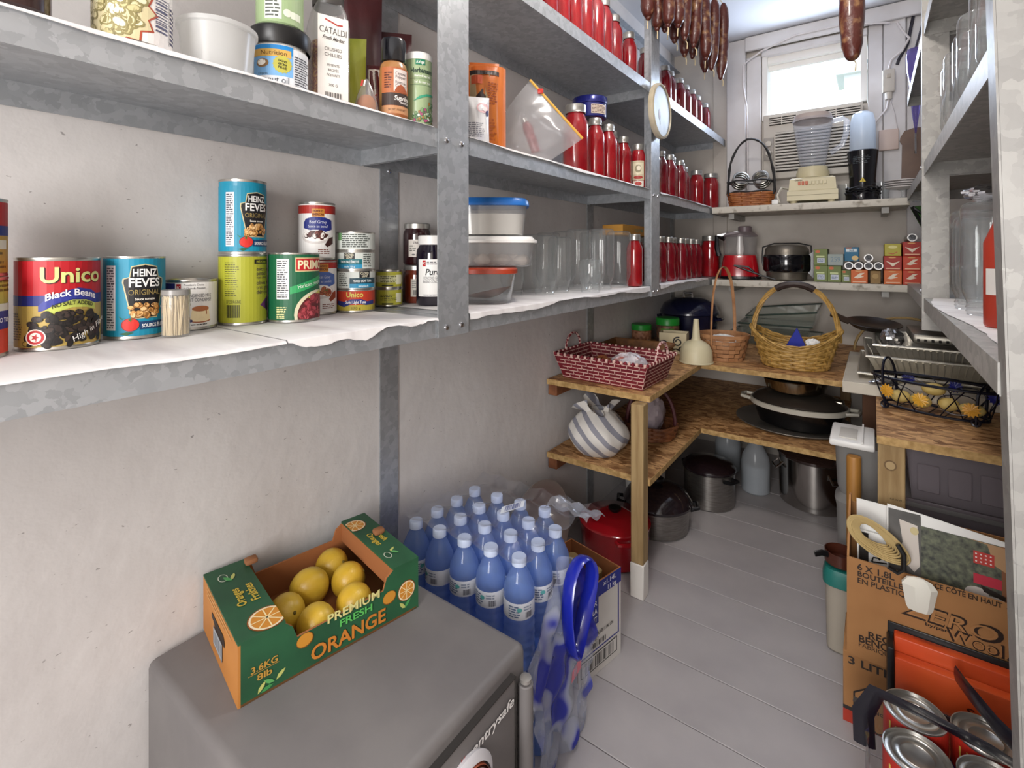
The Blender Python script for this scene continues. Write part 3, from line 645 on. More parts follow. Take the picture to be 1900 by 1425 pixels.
can('food_can', 'white can of pea beans with a green and red top', -.668, .199, B + .002, .0362, .122, 'e8e3df', d.clip(-.112, .112, .004, .117), -8)
t = thing('plastic_tub', 'low translucent white round tub without lid', 'tub', (-.675, .2905, B + .002)); t.scale = (.9, .9, .95)
G().lathe([(0, .001), (.039, 0), (.042, .003), (.0475, .058), (.0505, .0595), (.0505, .065), (.0485, .066), (.0465, .062), (.0405, .006), (0, .004)], 40).build('bowl', frost, t)
# coconut oil jar and green jar on it
d = D().rect(-.038, .05, .004, .058, 'dfe2e6').rect(-.038, .017, .018, .058, '79aede', 1.3).rect(-.038, .017, .048, .06, '1f83c8', 1.4).rect(-.038, .014, .044, .054, 'd0a552', 2).text('Nutrition', -.008, .049, .006, '5a3a12', 3, w=.034, b=0)
d.ell(.003, .034, .0115, .0115, 'b9b24a', 2.2).star(.003, .034, .0125, .0108, 16, 'b9b24a', 2)
for k, s in enumerate(('SANS', 'AROMA', 'FREE')): d.text(s, .003, .0385 - .0045 * k, .0032, '2a2c14', 3, w=.011, rot=-.15)
d.ell(-.023, .035, .009, .006, '8a6a44', 2).ell(-.024, .036, .006, .0042, 'f0ece2', 2.2).text('coconut oil', -.012, .013, .0095, '4a4e58', 2, w=.048, b=0).text('Organic', -.022, .021, .003, '4a4e58', 2, b=0).lines(.019, .048, .006, .05, 13, '4a4a52', 2)
t = thing('oil_jar', 'blue and white labelled coconut oil jar with wide black lid', 'jar', (-.684, .377, B + .002), face_cam(-.684, .377))
G().lathe([(0, 0), (.034, 0), (.0372, .004), (.0372, .058), (.035, .064), (.034, .068)], 36).build('body', white, t); d.build(cyl(.0374), t, step=.006)
g = G().lathe([(.0395, .0625), (.0405, .064), (.0405, .086), (.038, .089), (0, .089)], 60)
g.v = [((x * (1 + .006 * (i % 2)), y * (1 + .006 * (i % 2)), z) if .063 < z < .087 else (x, y, z)) for i, (x, y, z) in enumerate(g.v)]; g.build('lid', black, t)
d = D().rect(-.09, .09, .004, .08, '9bb183').rect(-.02, .002, .008, .08, 'd3d8cf', 1.5).lines(-.019, .001, .01, .078, 14, '5a5f58', 2).text('ENERGY', .02, .062, .006, 'eef2e6', 2, w=.022).text('MANIA', .021, .05, .006, 'eef2e6', 2, w=.022).ell(.0095, .018, .0055, .0055, 'd9dccb', 2).rect(.014, .03, .012, .022, 'e2e8d4', 2).rect(.018, .05, .07, .09, '2c2a5c', 1.7)
t = thing('green_jar', 'pale green labelled jar standing on the black lid', 'jar', (-.684, .377, B + .0925), face_cam(-.684, .377))
G().lathe([(0, 0), (.027, 0), (.0305, .004), (.0305, .09), (.027, .097)], 36).build('body', ink('9bb183'), t); d.build(cyl(.0307), t, step=.005); G().lathe([(.029, .093), (.03, .095), (.03, .112), (0, .113)], 30).build('lid', black, t)
# crushed chillies
t = thing('spice_bottle', 'tall clear square bottle of crushed chillies with long white label', 'bottle', (-.688, .457, B + .002), face_cam(-.688, .457) + .25)
chil = M('chilli_flakes', '7a1f10', .7, col2='b8873c', ns=260, nd=1, lo=.45, hi=.6)
G().lathe([(0, .001), (.026, 0), (.0285, .004), (.0285, .128), (.024, .15), (.017, .168), (.017, .172)], 32, k=5).build('glass', plast, t)
G().lathe([(0, .003), (.0265, .003), (.0265, .098), (0, .101)], 32, k=5).build('chilli_flakes', chil, t)
G().lathe([(.0225, .158), (.0235, .16), (.0235, .2), (0, .202)], 32).build('cap', M('grey_smoke_cap', '4a4644', .35), t)
d = D().rect(-.0225, .0225, .004, .135, 'e6e1db').text('CATALDI', .0, .113, .0098, '55504c', 2, w=.041, b=0, rot=-.03).text('Fresh Market', .0, .1015, .0055, '4a4440', 2, w=.032, sh=.3, rot=-.06).band([(-.012, .129), (-.002, .126), (.006, .123), (.014, .124)], .0022, 'b03a34', 2)
for k, (s, v) in enumerate((('CRUSHED', .085), ('CHILLIES', .0765), ('PIMENTS', .061), ('BROYÉS', .0535), ('PIQUANTS', .046), ('300 G', .031))): d.text(s, .0, v, .0052 if k < 2 else .004, '4a4440', 2, w=(.026, .026, .018, .016, .02, .014)[k], b=0)
d.bars(-.012, .013, .006, .02, '3a3634', 2).build(front(-.0290), t)
# packets
def packet(name, label, x, y, z, w, h, th, rz, tilt, mats, dec=None, top=.3, cat='packet', fac=None):
    """soft flat bag: pillow-shaped, thick at the bottom, crimped at the top"""
    t = thing(name, label, cat, (x, y, z), rz)
    def sh(s):
        def f(u, v):
            e = (1 - (2 * u - 1) ** 4) * (1 - max(0, (v - (1 - top)) / top) ** 1.5) * min(1, .35 + 4 * v)
            wr = .0012 * sin(17 * u + 9 * v) * e
            return ((u - .5) * w * (1 - .04 * sin(pi * v)), s * (th / 2 * e + .0004) + wr + tilt * v * h, v * h)
        return f
    g = G().grid(sh(-1), 13, 17).grid(sh(1), 13, 17); g.build('bag', mats, t, smooth=60)
    if dec:
        s = sh(-1)
        dec.build(lambda u, v, l: (lambda p: (p[0], p[1] - l - .0006, p[2]))(s(u / w + .5, v / h)), t, step=w / 12)
    return t
dred = M('dark_maroon_foil', '3c1a1c', .35, col2='542628', ns=10, bump=.3, bs=25)
packet('coffee_packet', 'tall dark maroon packet behind the green packet', -.80, .60, B + .002, .085, .30, .03, face_cam(-.8, .6) + .1, .0, dred)
packet('coffee_packet', 'second dark maroon packet leaning beside the shelf post', -.78, .665, B + .002, .075, .225, .025, face_cam(-.78, .66), .05, dred)
d = D().text('a', -.018, .066, .012, '7a4a20', 2)
packet('seed_packet', 'lime green folded packet with pointed top', -.722, .521, B + .002, .055, .145, .02, face_cam(-.722, .521) - .2, .02, M('lime_packet', '98a032', .35, col2='b0b545', ns=9, bump=.2, bs=22), d)
d = D().rect(-.0115, .0115, .01, .095, 'd8cfc6', 1).text('ZZINA', .0, .03, .010, '9a2a1c', 2, w=.045, rot=pi / 2).text('Seasoning', .001, .075, .005, '4a3a38', 2, w=.03, rot=pi / 2, b=0)
packet('seasoning_packet', 'narrow maroon and white packet behind the cayenne bottle', -.704, .56, B + .002, .027, .105, .02, face_cam(-.70, .55) - .1, .0, M('maroon_packet', '5a1c1e', .4), d, .12)
t = thing('spice_bag', 'small clear bag of orange spice in front of the lime packet', 'bag', (-.665, .512, B + .002), face_cam(-.665, .512))
G().grid(lambda u, v: (.019 * cos(2 * pi * u) * (1 - .9 * v ** 2) * (1 + .05 * sin(7 * u * 6)), .012 * sin(2 * pi * u) * (1 - .9 * v ** 2), .06 * v), 22, 10, cu=True).build('film', plast, t, smooth=60)
G().ball((0, 0, .018), .015, .009, .017).build('spice', M('orange_spice', 'b06a34', .8), t)
D().band([(-.008, .044), (-.006, .054)], .003, 'b02a24', 2).band([(-.004, .044), (-.002, .054)], .002, 'e8e4e0', 2).build(front(-.013), t, 'tie')
# cayenne pepper
t = thing('spice_bottle', 'round cayenne pepper bottle with black flip cap', 'bottle', (-.664, .567, B + .002), face_cam(-.664, .567) + .35)
G().lathe([(0, 0), (.022, 0), (.0238, .003), (.0238, .085), (.022, .096), (.0175, .102), (.0175, .106)], 32).build('glass', M('spice_in_glass', 'b08248', .25, coat=.6, col2='9c5c34', ns=5, lo=.4, hi=.6), t)
g = G().lathe([(.019, .1), (.0215, .102), (.0215, .136), (.02, .14), (0, .14)], 40); g.build('cap', blackg, t)
d = D().rect(-.03, .03, .01, .088, 'b0663c').rect(-.03, .03, .024, .045, '3a2c28', 1.3).rect(-.008, .018, .048, .085, 'dccfc8', 1.5).rect(-.03, .03, .011, .0235, 'c08c62', 1.4)
for k, (s, v) in enumerate((('Cayenne', .078), ('Pepper', .072), ('Poivre de', .063), ('Cayenne', .057))): d.text(s, .004, v, .005, '3a3034', 2, w=.019, b=0)
d.poly([(-.006, .05), (-.002, .056), (.004, .06), (.01, .057), (.017, .05), (.017, .046), (-.006, .046)], 'a0502c', 2.5).text('Suprême', .008, .037, .0075, 'f0e8e2', 2, w=.032, sh=.25).text('TRADITION', .012, .0295, .0035, 'f0e8e2', 2, w=.02).text('NET WT / POIDS NET', -.002, .017, .0035, '4a2c1c', 2, w=.03, b=0)
d.lines(-.024, -.011, .052, .08, 7, '5a2a1c', 2).build(cyl(.024), t, step=.004)
t = thing('herb_shaker', 'green and white herb salt shaker tin beside the post', 'shaker', (-.662, .623, B + .002), face_cam(-.662, .623) + .2)
G().lathe([(0, 0), (.0235, 0), (.0242, .002), (.0242, .122)], 32).build('body', ink('9cb086'), t); G().lathe([(.0246, .119), (.0248, .12), (.0248, .128), (.0225, .132), (0, .132)], 32).build('cap', white, t)
d = D().rect(-.01, .007, .108, .118, '1c7a5a', 2).text('A.Vogel', -.0015, .113, .005, 'eef2e6', 3, w=.014).text('Herbamare', .002, .0985, .0085, '16352c', 2, w=.042).text('Herbed Sea Salt', .003, .089, .004, 'eef2e6', 2, w=.03).text('Sel de mer aux', .003, .078, .004, 'eef2e6', 2, w=.03).band([(-.02, .084), (.022, .084)], .0005, '3a5a4a', 2).band([(-.02, .073), (.022, .073)], .0005, '3a5a4a', 2)
d.poly([(-.014, .044), (-.004, .053), (.01, .058), (.03, .06), (.03, .056), (.01, .054), (-.002, .049)], '3c9a78', 2)
beans(d, -.014, .026, .008, .046, 46, ['3f6a44', '7c9a6c', 'b8c4a8', 'a8783c', 'b04a7a', 'd8dcd0'], .0045, .003, 2.4, lambda u, v: v < .03 + u * .7)
d.build(cyl(.0244), t, step=.004)
def crumple(name, label, x, y, z, rx, ry, rz_, mat, cat='bag', seed=1, n=22, k=14, amp=.28, flat=.6):
    rnd = random.Random(seed); ph = [rnd.uniform(0, 6.3) for _ in range(8)]
    def f(u, v):
        a = 2 * pi * u; b = pi * (v - .5); r = 1 + amp * (sin(3 * a + ph[0]) * cos(2 * b + ph[1]) * .5 + sin(7 * a + 5 * b + ph[2]) * .3 + sin(11 * a - 7 * b + ph[3]) * .22)
        return (rx * cos(a) * cos(b) * r, ry * sin(a) * cos(b) * r, max(0, rz_ * (1 + sin(b) * r)))
    g = G().grid(f, n, k, cu=True); return tag(g.build(name, mat, None, (x, y, z), (0, 0, rnd.uniform(0, 6)), smooth=25), label, cat)
bagm = M('white_plastic_bag', 'dcdbdc', .35, col2='b9bccb', ns=14, lo=.5, hi=.62, bump=.3, bs=30)
crumple('plastic_bag', 'small crumpled white plastic bag at the post, upper near shelf', -.692, .662, B + .002, .018, .014, .016, bagm, seed=4)
# ------------------------------------------------------------------ bottles of tomato sauce
def sauce_bottle(label, r=.028, h=.178, neck=.62, mat=None, name='sauce_bottle', lidr=None):
    t = thing(name, label, 'bottle')
    G().lathe([(0, .002), (r * .6, .002), (r * .9, 0), (r, .006), (r, h * .68), (r * .95, h * .745), (r * neck, h * .86), (r * neck, h * .9)], 24).build('glass', mat or sauce, t)
    q = lidr or r * neck * 1.1
    G().lathe([(q, h * .875), (q * 1.04, h * .88), (q, h * .9), (q * 1.03, h * .92), (q * 1.03, h - .0015), (q * .97, h), (0, h)], 24).build('lid', lidm, t)
    return t
PB = sauce_bottle('x'); PB2 = sauce_bottle('x', mat=sauce2); PJ = sauce_bottle('x', .044, .2, .74, sauce2, 'sauce_jar'); PM = sauce_bottle('x', .036, .19, .7, sauce2, 'sauce_jar')
used = set()
ORD = ['first', 'second', 'third', 'fourth', 'fifth', 'sixth', 'seventh', 'eighth', 'ninth', 'tenth', 'eleventh', 'twelfth']
def put(proto, x, y, z, label, group=None, s=1.0):
    if proto.name not in used: used.add(proto.name); o = proto
    else: o = copy_tree(proto)
    o.location = (x, y, z); o['label'] = label; o.rotation_euler = (0, 0, random.uniform(0, 6)); o.scale = (s, s, s)
    if group: o['group'] = group
    elif 'group' in o: del o['group']
    return o
zA, zB, zC = A + .003, B + .003, C + .0005
lab = '%s red sauce bottle from the viewer, %s row of the top shelf, middle bay'
for k, (x, y) in enumerate(((-.665, .99), (-.665, 1.06), (-.67, 1.13), (-.67, 1.2), (-.672, 1.27), (-.668, 1.335), (-.672, 1.4), (-.69, 1.515), (-.70, 1.665), (-.74, .96), (-.745, 1.1), (-.745, 1.24), (-.75, 1.38), (-.75, 1.47), (-.765, 1.6))):
    put(PB2, x, y, zC, lab % ((ORD[k], 'front') if k < 9 else (ORD[k - 9], 'rear')), 'top shelf sauce bottles in the middle bay', 1.06)
lab = '%s red sauce bottle past the round dial on the top shelf, far bay'
for k in range(8): put(PB, -.692 - .006 * (k % 2), 1.80 + .098 * k + .01 * (k % 3), zC, lab % ORD[k], 'top shelf sauce bottles in the far bay')
for k in range(4): put(PB, -.78, 1.9 + .2 * k, zC, '%s red sauce bottle of the rear row on the top shelf, far bay' % ORD[k], 'rear sauce bottles on the far top shelf')
put(PB, -.70, 2.645, zC, 'last red sauce bottle on the top shelf, touching distance from end wall', None)
lab = '%s red sauce bottle past the zipper bag, %s row of the middle shelf'
for k, (x, y) in enumerate(((-.672, 1.345), (-.672, 1.435), (-.70, 1.52), (-.745, 1.35), (-.76, 1.45), (-.76, 1.56))): put(PB2, x, y, zB, lab % ((ORD[k], 'front') if k < 3 else (ORD[k - 3], 'rear')), 'sauce bottles beside the zipper bag')
put(PM, -.675, 1.23, zB, 'broad red sauce jar partly covered by the zipper bag', None)
put(PB2, -.70, 1.615, zB, 'slim red sauce bottle just behind the labelled jar on the middle shelf', None)
lab = '%s slim red sauce bottle past the second post, %s row of the middle shelf'
for k, (x, y) in enumerate(((-.675, 1.84), (-.68, 1.93), (-.675, 2.02), (-.69, 2.09), (-.68, 2.17), (-.70, 2.25), (-.72, 2.36), (-.77, 1.98), (-.77, 2.14))): put(PB, x, y, zB, lab % ((ORD[k], 'front') if k < 7 else (ORD[k - 7], 'rear')), 'slim sauce bottles in the far bay, middle shelf')
put(PM, -.70, 2.50, zB, 'medium red sauce jar between slim bottles and the wide jar, middle shelf', None, .95)
put(PJ, -.675, 2.665, zB, 'wide red sauce jar in the corner above, beside the ring basket', None, .92)
lab = '%s red sauce bottle past the second post, %s row of the lower shelf'
for k, (x, y) in enumerate(((-.675, 1.84), (-.68, 1.925), (-.675, 2.01), (-.685, 2.09), (-.675, 2.17), (-.68, 2.25), (-.68, 2.335), (-.68, 2.42), (-.76, 1.9), (-.76, 2.05), (-.76, 2.2), (-.76, 2.35))): put(PB, x, y, zA, lab % ((ORD[k], 'front') if k < 8 else (ORD[k - 8], 'rear')), 'sauce bottles in the far bay, lower shelf')
put(PJ, -.655, 2.57, A + .001, 'wide red sauce jar in the corner beside the food processor', None, 1.0)
put(PM, -.70, 2.69, A + .001, 'red sauce jar half hidden behind the wide jar by the food processor', None, .95)
put(PB2, -.665, 1.63, zA, 'single red sauce bottle at the end of the upside-down glass jars', None)
# labelled jar at the post
t = thing('sauce_jar', 'red jar with a cream picture label next to the second post', 'jar', (-.668, 1.672, zB), face_cam(-.668, 1.672))
G().lathe([(0, 0), (.0235, 0), (.0255, .004), (.0255, .115), (.021, .135), (.018, .14)], 28).build('glass', sauce2, t); G().lathe([(.02, .136), (.0215, .138), (.0215, .157), (0, .158)], 28).build('lid', lidm, t)
D().rect(-.022, .022, .03, .098, 'b9ae92').rect(-.019, .019, .05, .09, 'cfc6aa', 1.5).ell(0, .07, .011, .014, '8d8468', 2).ell(.002, .072, .007, .008, 'd8d0ba', 2.4).ell(0, .04, .016, .006, '9a3028', 2).rect(-.02, .02, .008, .028, 'd9d2c6', 1.2).ell(.0, .018, .012, .007, 'a83a34', 2).build(cyl(.0258), t, step=.004)
# blue tin on jar lids
t = thing('cookie_tin', 'round dark blue tin resting on the jar lids', 'tin', (-.715, 1.395, B + .195), face_cam(-.715, 1.395))
bl = M('navy_tin', '141a6c', .25, .3, coat=.5)
G().lathe([(0, 0), (.05, 0), (.052, .002), (.052, .045)], 36).build('body', bl, t); G().lathe([(.0535, .043), (.0545, .044), (.0545, .062), (.053, .064), (.04, .065), (0, .065)], 36).build('lid', bl, t)
D().rect(.004, .06, .008, .036, 'cfc0b0').lines(.006, .058, .01, .034, 6, '5a3a34', 2).build(cyl(.0524), t, step=.007)
# snack bags
d = D().rect(-.05, .05, .0, .19, 'c96a1e').poly([(-.032, .165), (.012, .175), (-.002, .03), (-.04, .02)], 'a9906a', 1.4).rect(-.05, .05, .166, .176, '2a1a14', 1.8)
hd = [(-.022, .088), (-.024, .104), (-.02, .118), (-.012, .126), (-.006, .134), (-.0035, .133), (-.004, .124), (.002, .118), (.002, .108), (-.002, .1), (-.008, .108), (-.014, .11), (-.017, .104), (-.018, .094)]
d.poly(hd, '2c1c18', 2.2).band([(-.017, .103), (-.021, .092), (-.0175, .09), (-.019, .085), (-.014, .078), (-.012, .07)], .0012, '3a2620', 2.4).lines(.006, .03, .1, .15, 9, '8a3a10', 2).rect(-.03, -.006, .145, .164, 'b84a22', 1.7).lines(.0, .026, .02, .07, 7, 'a8501a', 2)
packet('snack_bag', 'orange and tan snack bag with a drawn woman\'s head', -.69, .845, B + .003, .066, .196, .03, face_cam(-.69, .845) + .1, .03, M('orange_bag', 'b8581c', .4, col2='cc7a24', ns=8, bump=.15, bs=22), d, .2)
t = packet('white_bag', 'small white bag with pink flower print in front of the orange bag', -.655, .775, B + .003, .055, .095, .03, face_cam(-.655, .775) + .2, .0, bagm, D().ell(.012, .07, .014, .011, 'd8b0b4', 1.5).ell(.016, .068, .006, .005, 'e8d8d8', 2).ell(.022, .06, .004, .006, '2a2a5c', 2).lines(-.022, .018, .01, .04, 8, '7a7a84', 1.5))
# zipper bag with a bottle inside
t = thing('zipper_bag', 'clear zipper bag with yellow seal leaning on the sauce jars', 'bag', (-.655, 1.0, B + .003), face_cam(-.655, 1.0))
zf = GLASS('zip_bag_film', (.93, .93, .93), .32, (.72, .70, .70), gl=.12)
def zb(s):
    BL, BR, TR, TL = (-.094, .0), (.035, .0), (.112, .055), (-.016, .2)
    def f(u, v):
        x = (BL[0] * (1 - u) + BR[0] * u) * (1 - v) + (TL[0] * (1 - u) + TR[0] * u) * v
        z = (BL[1] * (1 - u) + BR[1] * u) * (1 - v) + (TL[1] * (1 - u) + TR[1] * u) * v
        x -= .03 * sin(pi * v) * (1 - u)
        e = min(1, 5 * u, 5 * (1 - u)) * min(1, 4 * v + .3, 4 * (1 - v))
        return (x, s * .024 * e + (.002 * sin(9 * u + 6 * v) + .0015 * sin(21 * u - 15 * v)) * e + .02 * v, max(.0, z))
    return f
g = G().grid(zb(-1), 20, 20).grid(zb(1), 20, 20); g.build('film', zf, t, smooth=60)
f0 = zb(-1); zl = [f0(i / 10, 1.0) for i in range(11)]
G().tube([(a, b - .003, c) for a, b, c in zl], .003, 6, flat=.5).build('zip_seal', M('yellow_seal', 'c99a3a', .4), t)
p = zl[2]; G().rbox(p[0] - .007, p[0] + .007, p[1] - .009, p[1] + .002, p[2] - .006, p[2] + .006, .002).build('slider', M('red_slider', 'c0281c', .4), t)
t = thing('sauce_bottle', 'red sauce bottle lying inside the clear zipper bag', 'bottle', (-.655, 1.0, B + .003), face_cam(-.655, 1.0))
G().lathe([(0, 0), (.011, 0), (.012, .004), (.012, .065), (.008, .075), (.008, .08)], 20).mv(ry=-.35).mv(.0, .008, .02).build('glass', M('dull_red_sauce', '7c2028', .3), t); G().lathe([(.009, .078), (.0095, .088), (0, .089)], 20).mv(ry=-.35).mv(.0, .008, .02).build('lid', lidm, t)

# ------------------------------------------------------------------ lower shelf, middle bay: tubs and glass jars
def squ(prof, n=40, k=4.5, sx=1.0, sy=1.0): return G().lathe(prof, n, k=k, sx=sx, sy=sy)
rz = face_cam(-.74, .95)
t = thing('glass_bowl', 'clear glass bowl with red lid holding dark powder, bottom of the tub stack', 'bowl', (-.728, .90, A + .003), rz)
G().lathe([(0, .001), (.05, 0), (.056, .004), (.068, .066), (.0665, .066), (.0545, .007), (0, .005)], 40, k=3).build('bowl', jarg, t); G().lathe([(.069, .066), (.0715, .067), (.0715, .076), (.068, .08), (0, .08)], 40, k=3).build('lid', M('red_lid', 'a83c22', .4), t)
G().grid(lambda u, v: (.056 * v * cos(2 * pi * u), .056 * v * sin(2 * pi * u), .008 + .026 * v * v * (.6 + .5 * sin(2 * pi * u + 2))), 24, 8, cu=True).build('powder', M('cocoa_powder', '4a2a20', .9, col2='6a4032', ns=30), t)
t = thing('plastic_tub', 'wide clear tub with white lid, middle of the tub stack', 'tub', (-.735, .93, A + .0845), rz)
squ([(0, .001), (.075, 0), (.08, .003), (.088, .058), (.086, .058), (.078, .005), (0, .003)], sx=1.12, sy=.8).build('tub', plast, t); squ([(.088, .054), (.094, .055), (.094, .06), (.088, .063), (.084, .069), (0, .069)], sx=1.12, sy=.8).build('lid', white, t)
for i in range(7): G().ball((-.07 + .023 * i, -.02 + .03 * (i % 2), .016), .02, .02, .013, 12, 7, jit=.1).build('bread_roll', M('pale_dough', 'cbbcae', .8), t)
t = thing('plastic_tub', 'tub of white flour with blue lid, top of the tub stack', 'tub', (-.738, .925, A + .155), rz)
squ([(0, .001), (.068, 0), (.072, .003), (.08, .072), (.078, .072), (.07, .005), (0, .003)], sx=1.08, sy=.85).build('tub', plast, t); squ([(0, .004), (.07, .004), (.0755, .05), (0, .052)], sx=1.07, sy=.84).build('flour', M('flour', 'e6e1d8', .9), t)
squ([(.08, .068), (.085, .069), (.084, .079), (.078, .086), (.06, .088), (0, .088)], sx=1.08, sy=.85).build('lid', M('blue_lid', '1c66b4', .35), t)
def glass_jar(label, r, h, x, y, z, group=None, m=None):
    """upside-down jar: thread ring at the bottom, domed base on top"""
    t = thing('glass_jar', label, 'jar', (x, y, z), 0, group)
    n = r * .78
    G().lathe([(n * .94, .001), (n, 0), (n, .004), (n * 1.05, .006), (n, .008), (n * 1.05, .012), (n, .016), (n * 1.02, .022), (r * .9, .032), (r, .045), (r, h - .012), (r * .93, h - .003), (r * .8, h), (0, h - .004)], 28).build('glass', m or jarg, t)
    return t
lab = '%s tall clear jar past the stacked tubs, %s row, standing upside down'
gj = None; kf = kr = 0
for (x, y, s) in ((-.80, 1.10, .85), (-.73, 1.155, .87), (-.80, 1.20, .9), (-.733, 1.24, .86), (-.815, 1.31, .95), (-.735, 1.355, 1), (-.69, 1.425, 1.02), (-.83, 1.435, 1), (-.755, 1.50, 1.03), (-.686, 1.548, 1.0), (-.81, 1.58, 1)):
    if x < -.77: l2 = lab % (ORD[kr], 'rear'); kr += 1
    else: l2 = lab % (ORD[kf], 'front'); kf += 1
    if gj is None: gj = glass_jar(l2, .039, .185, x, y, zA, 'upside-down jars on the lower left shelf'); gj.scale = (s, s, s)
    else: c = copy_tree(gj); c.location = (x, y, zA); c.scale = (s, s, s); c['label'] = l2
glass_jar('small clear jar upside down in front of the tall ones', .034, .094, -.66, 1.292, zA)
t = thing('flat_box', 'yellow printed flat box lying across the sauce bottle lids', 'box', (-.755, 1.80, A + .1818), pi / 2)
G().rbox(-.13, .22, -.03, .05, 0, .038, .002, seg=1).build('carton', M('yellow_card', 'c8923a', .6, col2='b57a2c', ns=12), t); D().lines(-.02, .04, .012, .026, 2, '8a8a5c', 1).ell(.05, .02, .014, .006, '7d8a6a', 1.5).build(front(-.0302), t)
# round dial hanging on the second post
t = thing('round_dial', 'round white dial with wooden rim hanging on the second steel post', 'dial', (-.612, 1.70, 1.494))
G().lathe([(.082, .006), (.094, .004), (.096, .01), (.095, .02), (.088, .023), (.085, .019)], 40).mv(ry=pi / 2).build('rim', M('dial_rim', 'c9c0ac', .5, col2='a79a80', ns=9), t)
G().lathe([(0, .002), (.085, .002), (.086, .018), (0, .0185)], 40).mv(ry=pi / 2).build('face', M('dial_face', 'a9b0b4', .5, col2='8f969a', ns=12, nd=5, lo=.5, hi=.75), t)
D().band([(-.02, -.01), (-.015, -.05)], .004, '7a8088', 1).ell(-.022, -.015, .008, .018, 'a88a8c', 1).build(side(.0188), t, 'printed_face')

# ------------------------------------------------------------------ right shelving contents
lab = '%s upside-down jar from the far post, %s row of the right shelf'
for k, (x, y, s) in enumerate(((.20, 1.58, 1.05), (.185, 1.48, 1.05), (.17, 1.37, 1.08), (.175, 1.25, 1.12), (.268, 1.52, 1.03), (.268, 1.40, 1.03), (.268, 1.28, 1.03))):
    c = copy_tree(gj); c.location = (x, y, .8865); c.scale = (s, s, s); c['label'] = lab % ((ORD[k], 'front') if k < 4 else (ORD[k - 4], 'rear')); c['group'] = 'upside-down jars on the lower right shelf'
lab = '%s upside-down jar from the near panel on the upper right shelf'
for k in range(6):
    c = copy_tree(gj); c.location = (.155 + .004 * (k % 2), .96 + .1 * k, 1.2365); c.scale = (.95,) * 3; c['label'] = lab % ORD[k]; c['group'] = 'upside-down jars on the upper right shelf'
foilm = M('crumpled_foil', 'c9c9cc', .22, .95, bump=.6, bs=40)
crumple('foil_bundle', 'crumpled silver foil on top of the right-hand glass jars', .19, 1.31, .8865 + .2 + .012, .05, .035, .016, foilm, 'foil', 7, 30, 16, .3)
lab = '%s dark red jar behind the glass jars on the right shelf'
for k in range(3): put(PM, .361, 1.2 + .088 * k, .8872, lab % ORD[k], 'dark jars at the back of the right shelf')
t = thing('wooden_ring', 'round wooden disc standing behind the jars on the right shelf', 'disc', (.392, 1.548, .8872))
G().lathe([(0, 0), (.11, 0), (.112, .004), (.11, .012), (0, .012)], 30).mv(ry=pi / 2, dz=.113).build('disc', M('light_wood', 'b08a5a', .6, col2='9a7448', ns=10), t)
t = thing('green_jug', 'small green lidded box beside the wooden disc on the right shelf', 'box', (.302, 1.642, .8872)); G().rbox(-.045, .045, -.02, .02, 0, .17, .006).build('body', M('teal_plastic', '2f8a6c', .4), t); G().rbox(-.049, .049, -.023, .023, .17, .185, .004).build('lid', M('teal_lid', '3f9a7c', .4), t)
t = thing('oil_bottle', 'red and white bottle at the near end of the right shelf', 'bottle', (.165, 1.06, .8865)); G().lathe([(0, 0), (.024, 0), (.026, .004), (.026, .13), (.015, .16), (.012, .2)], 24).build('body', M('bottle_red', 'b03a28', .3), t); G().lathe([(.013, .2), (.014, .225), (0, .226)], 20).build('cap', white, t); D().rect(-.03, .03, .05, .09, 'e4ded8').build(cyl(.0263), t, step=.005)
t = thing('hanging_pennant', 'narrow red and white folded bag hanging at the right post', 'bag', (.125, .80, 1.31)); G().prism([(-.01, .0), (.0, -.055), (.012, .0), (.012, .245), (-.012, .245)], -.006, .006, 'y').build('red_fold', M('red_nylon', 'b02a2a', .5), t); G().prism([(.0125, .0), (.03, -.03), (.034, .245), (.0125, .245)], -.008, .004, 'y').build('white_fold', bagm, t)
# ------------------------------------------------------------------ hanging sausages
saus = M('dry_sausage', '4a1a10', .4, col2='b0885c', ns=34, nd=8, lo=.52, hi=.82, bump=1.0, bs=45, coat=.2)
string = M('butcher_string', 'c9b894', .9)
t = thing('hanging_rod', 'thin metal rod under the ceiling carrying the dried sausages', 'rod', (0, 0, 0)); G().tube([(-.59, 1.60, 2.02), (-.495, 2.06, 2.02)], .006, 8).build('rod', galv, t)
for q in ((-.59, 1.60), (-.495, 2.06)): G().tube([(q[0], q[1], 2.02), (q[0], q[1], ZC)], .003, 6).build('hook', galv, t)
def sausage(x, y, zb, zt, r, label, group, tie=2.02, tx=0, ty=0):
    t = thing('sausage', label, 'sausage', (x, y, zb), 0, group); L = zt - zb; n = 14; ph = random.uniform(0, 6)
    pts = []; rad = []
    for i in range(n):
        v = i / (n - 1); pts.append((.006 * sin(3 * v + ph), .006 * cos(4 * v + ph), .015 + v * (L - .03)))
        rad.append(r * ((1 - .55 * abs(2 * v - 1) ** 6) if r < .027 else (1 - .4 * abs(2 * v - 1) ** 12)) * (1 + .07 * sin(9 * v + ph) + .05 * sin(23 * v + 2 * ph)))
    g = G().tube(pts, r, 12, rad=rad); g.ball((pts[0][0], pts[0][1], .017), r * (.46 if r < .027 else .6), r * (.46 if r < .027 else .6), .014); g.ball((pts[-1][0], pts[-1][1], L - .017), r * .46, r * .46, .012); g.build('casing', saus, t, smooth=70)
    G().tube([(pts[0][0], pts[0][1], .012), (.004, 0, -.004), (.002, .004, -.022)], .0018, 5).build('tail_string', string, t)
    g = G().tube([(pts[-1][0], pts[-1][1], L - .01), (tx, ty, tie - zb)], .0014, 5); g.build('hanging_string', string, t)
    return t
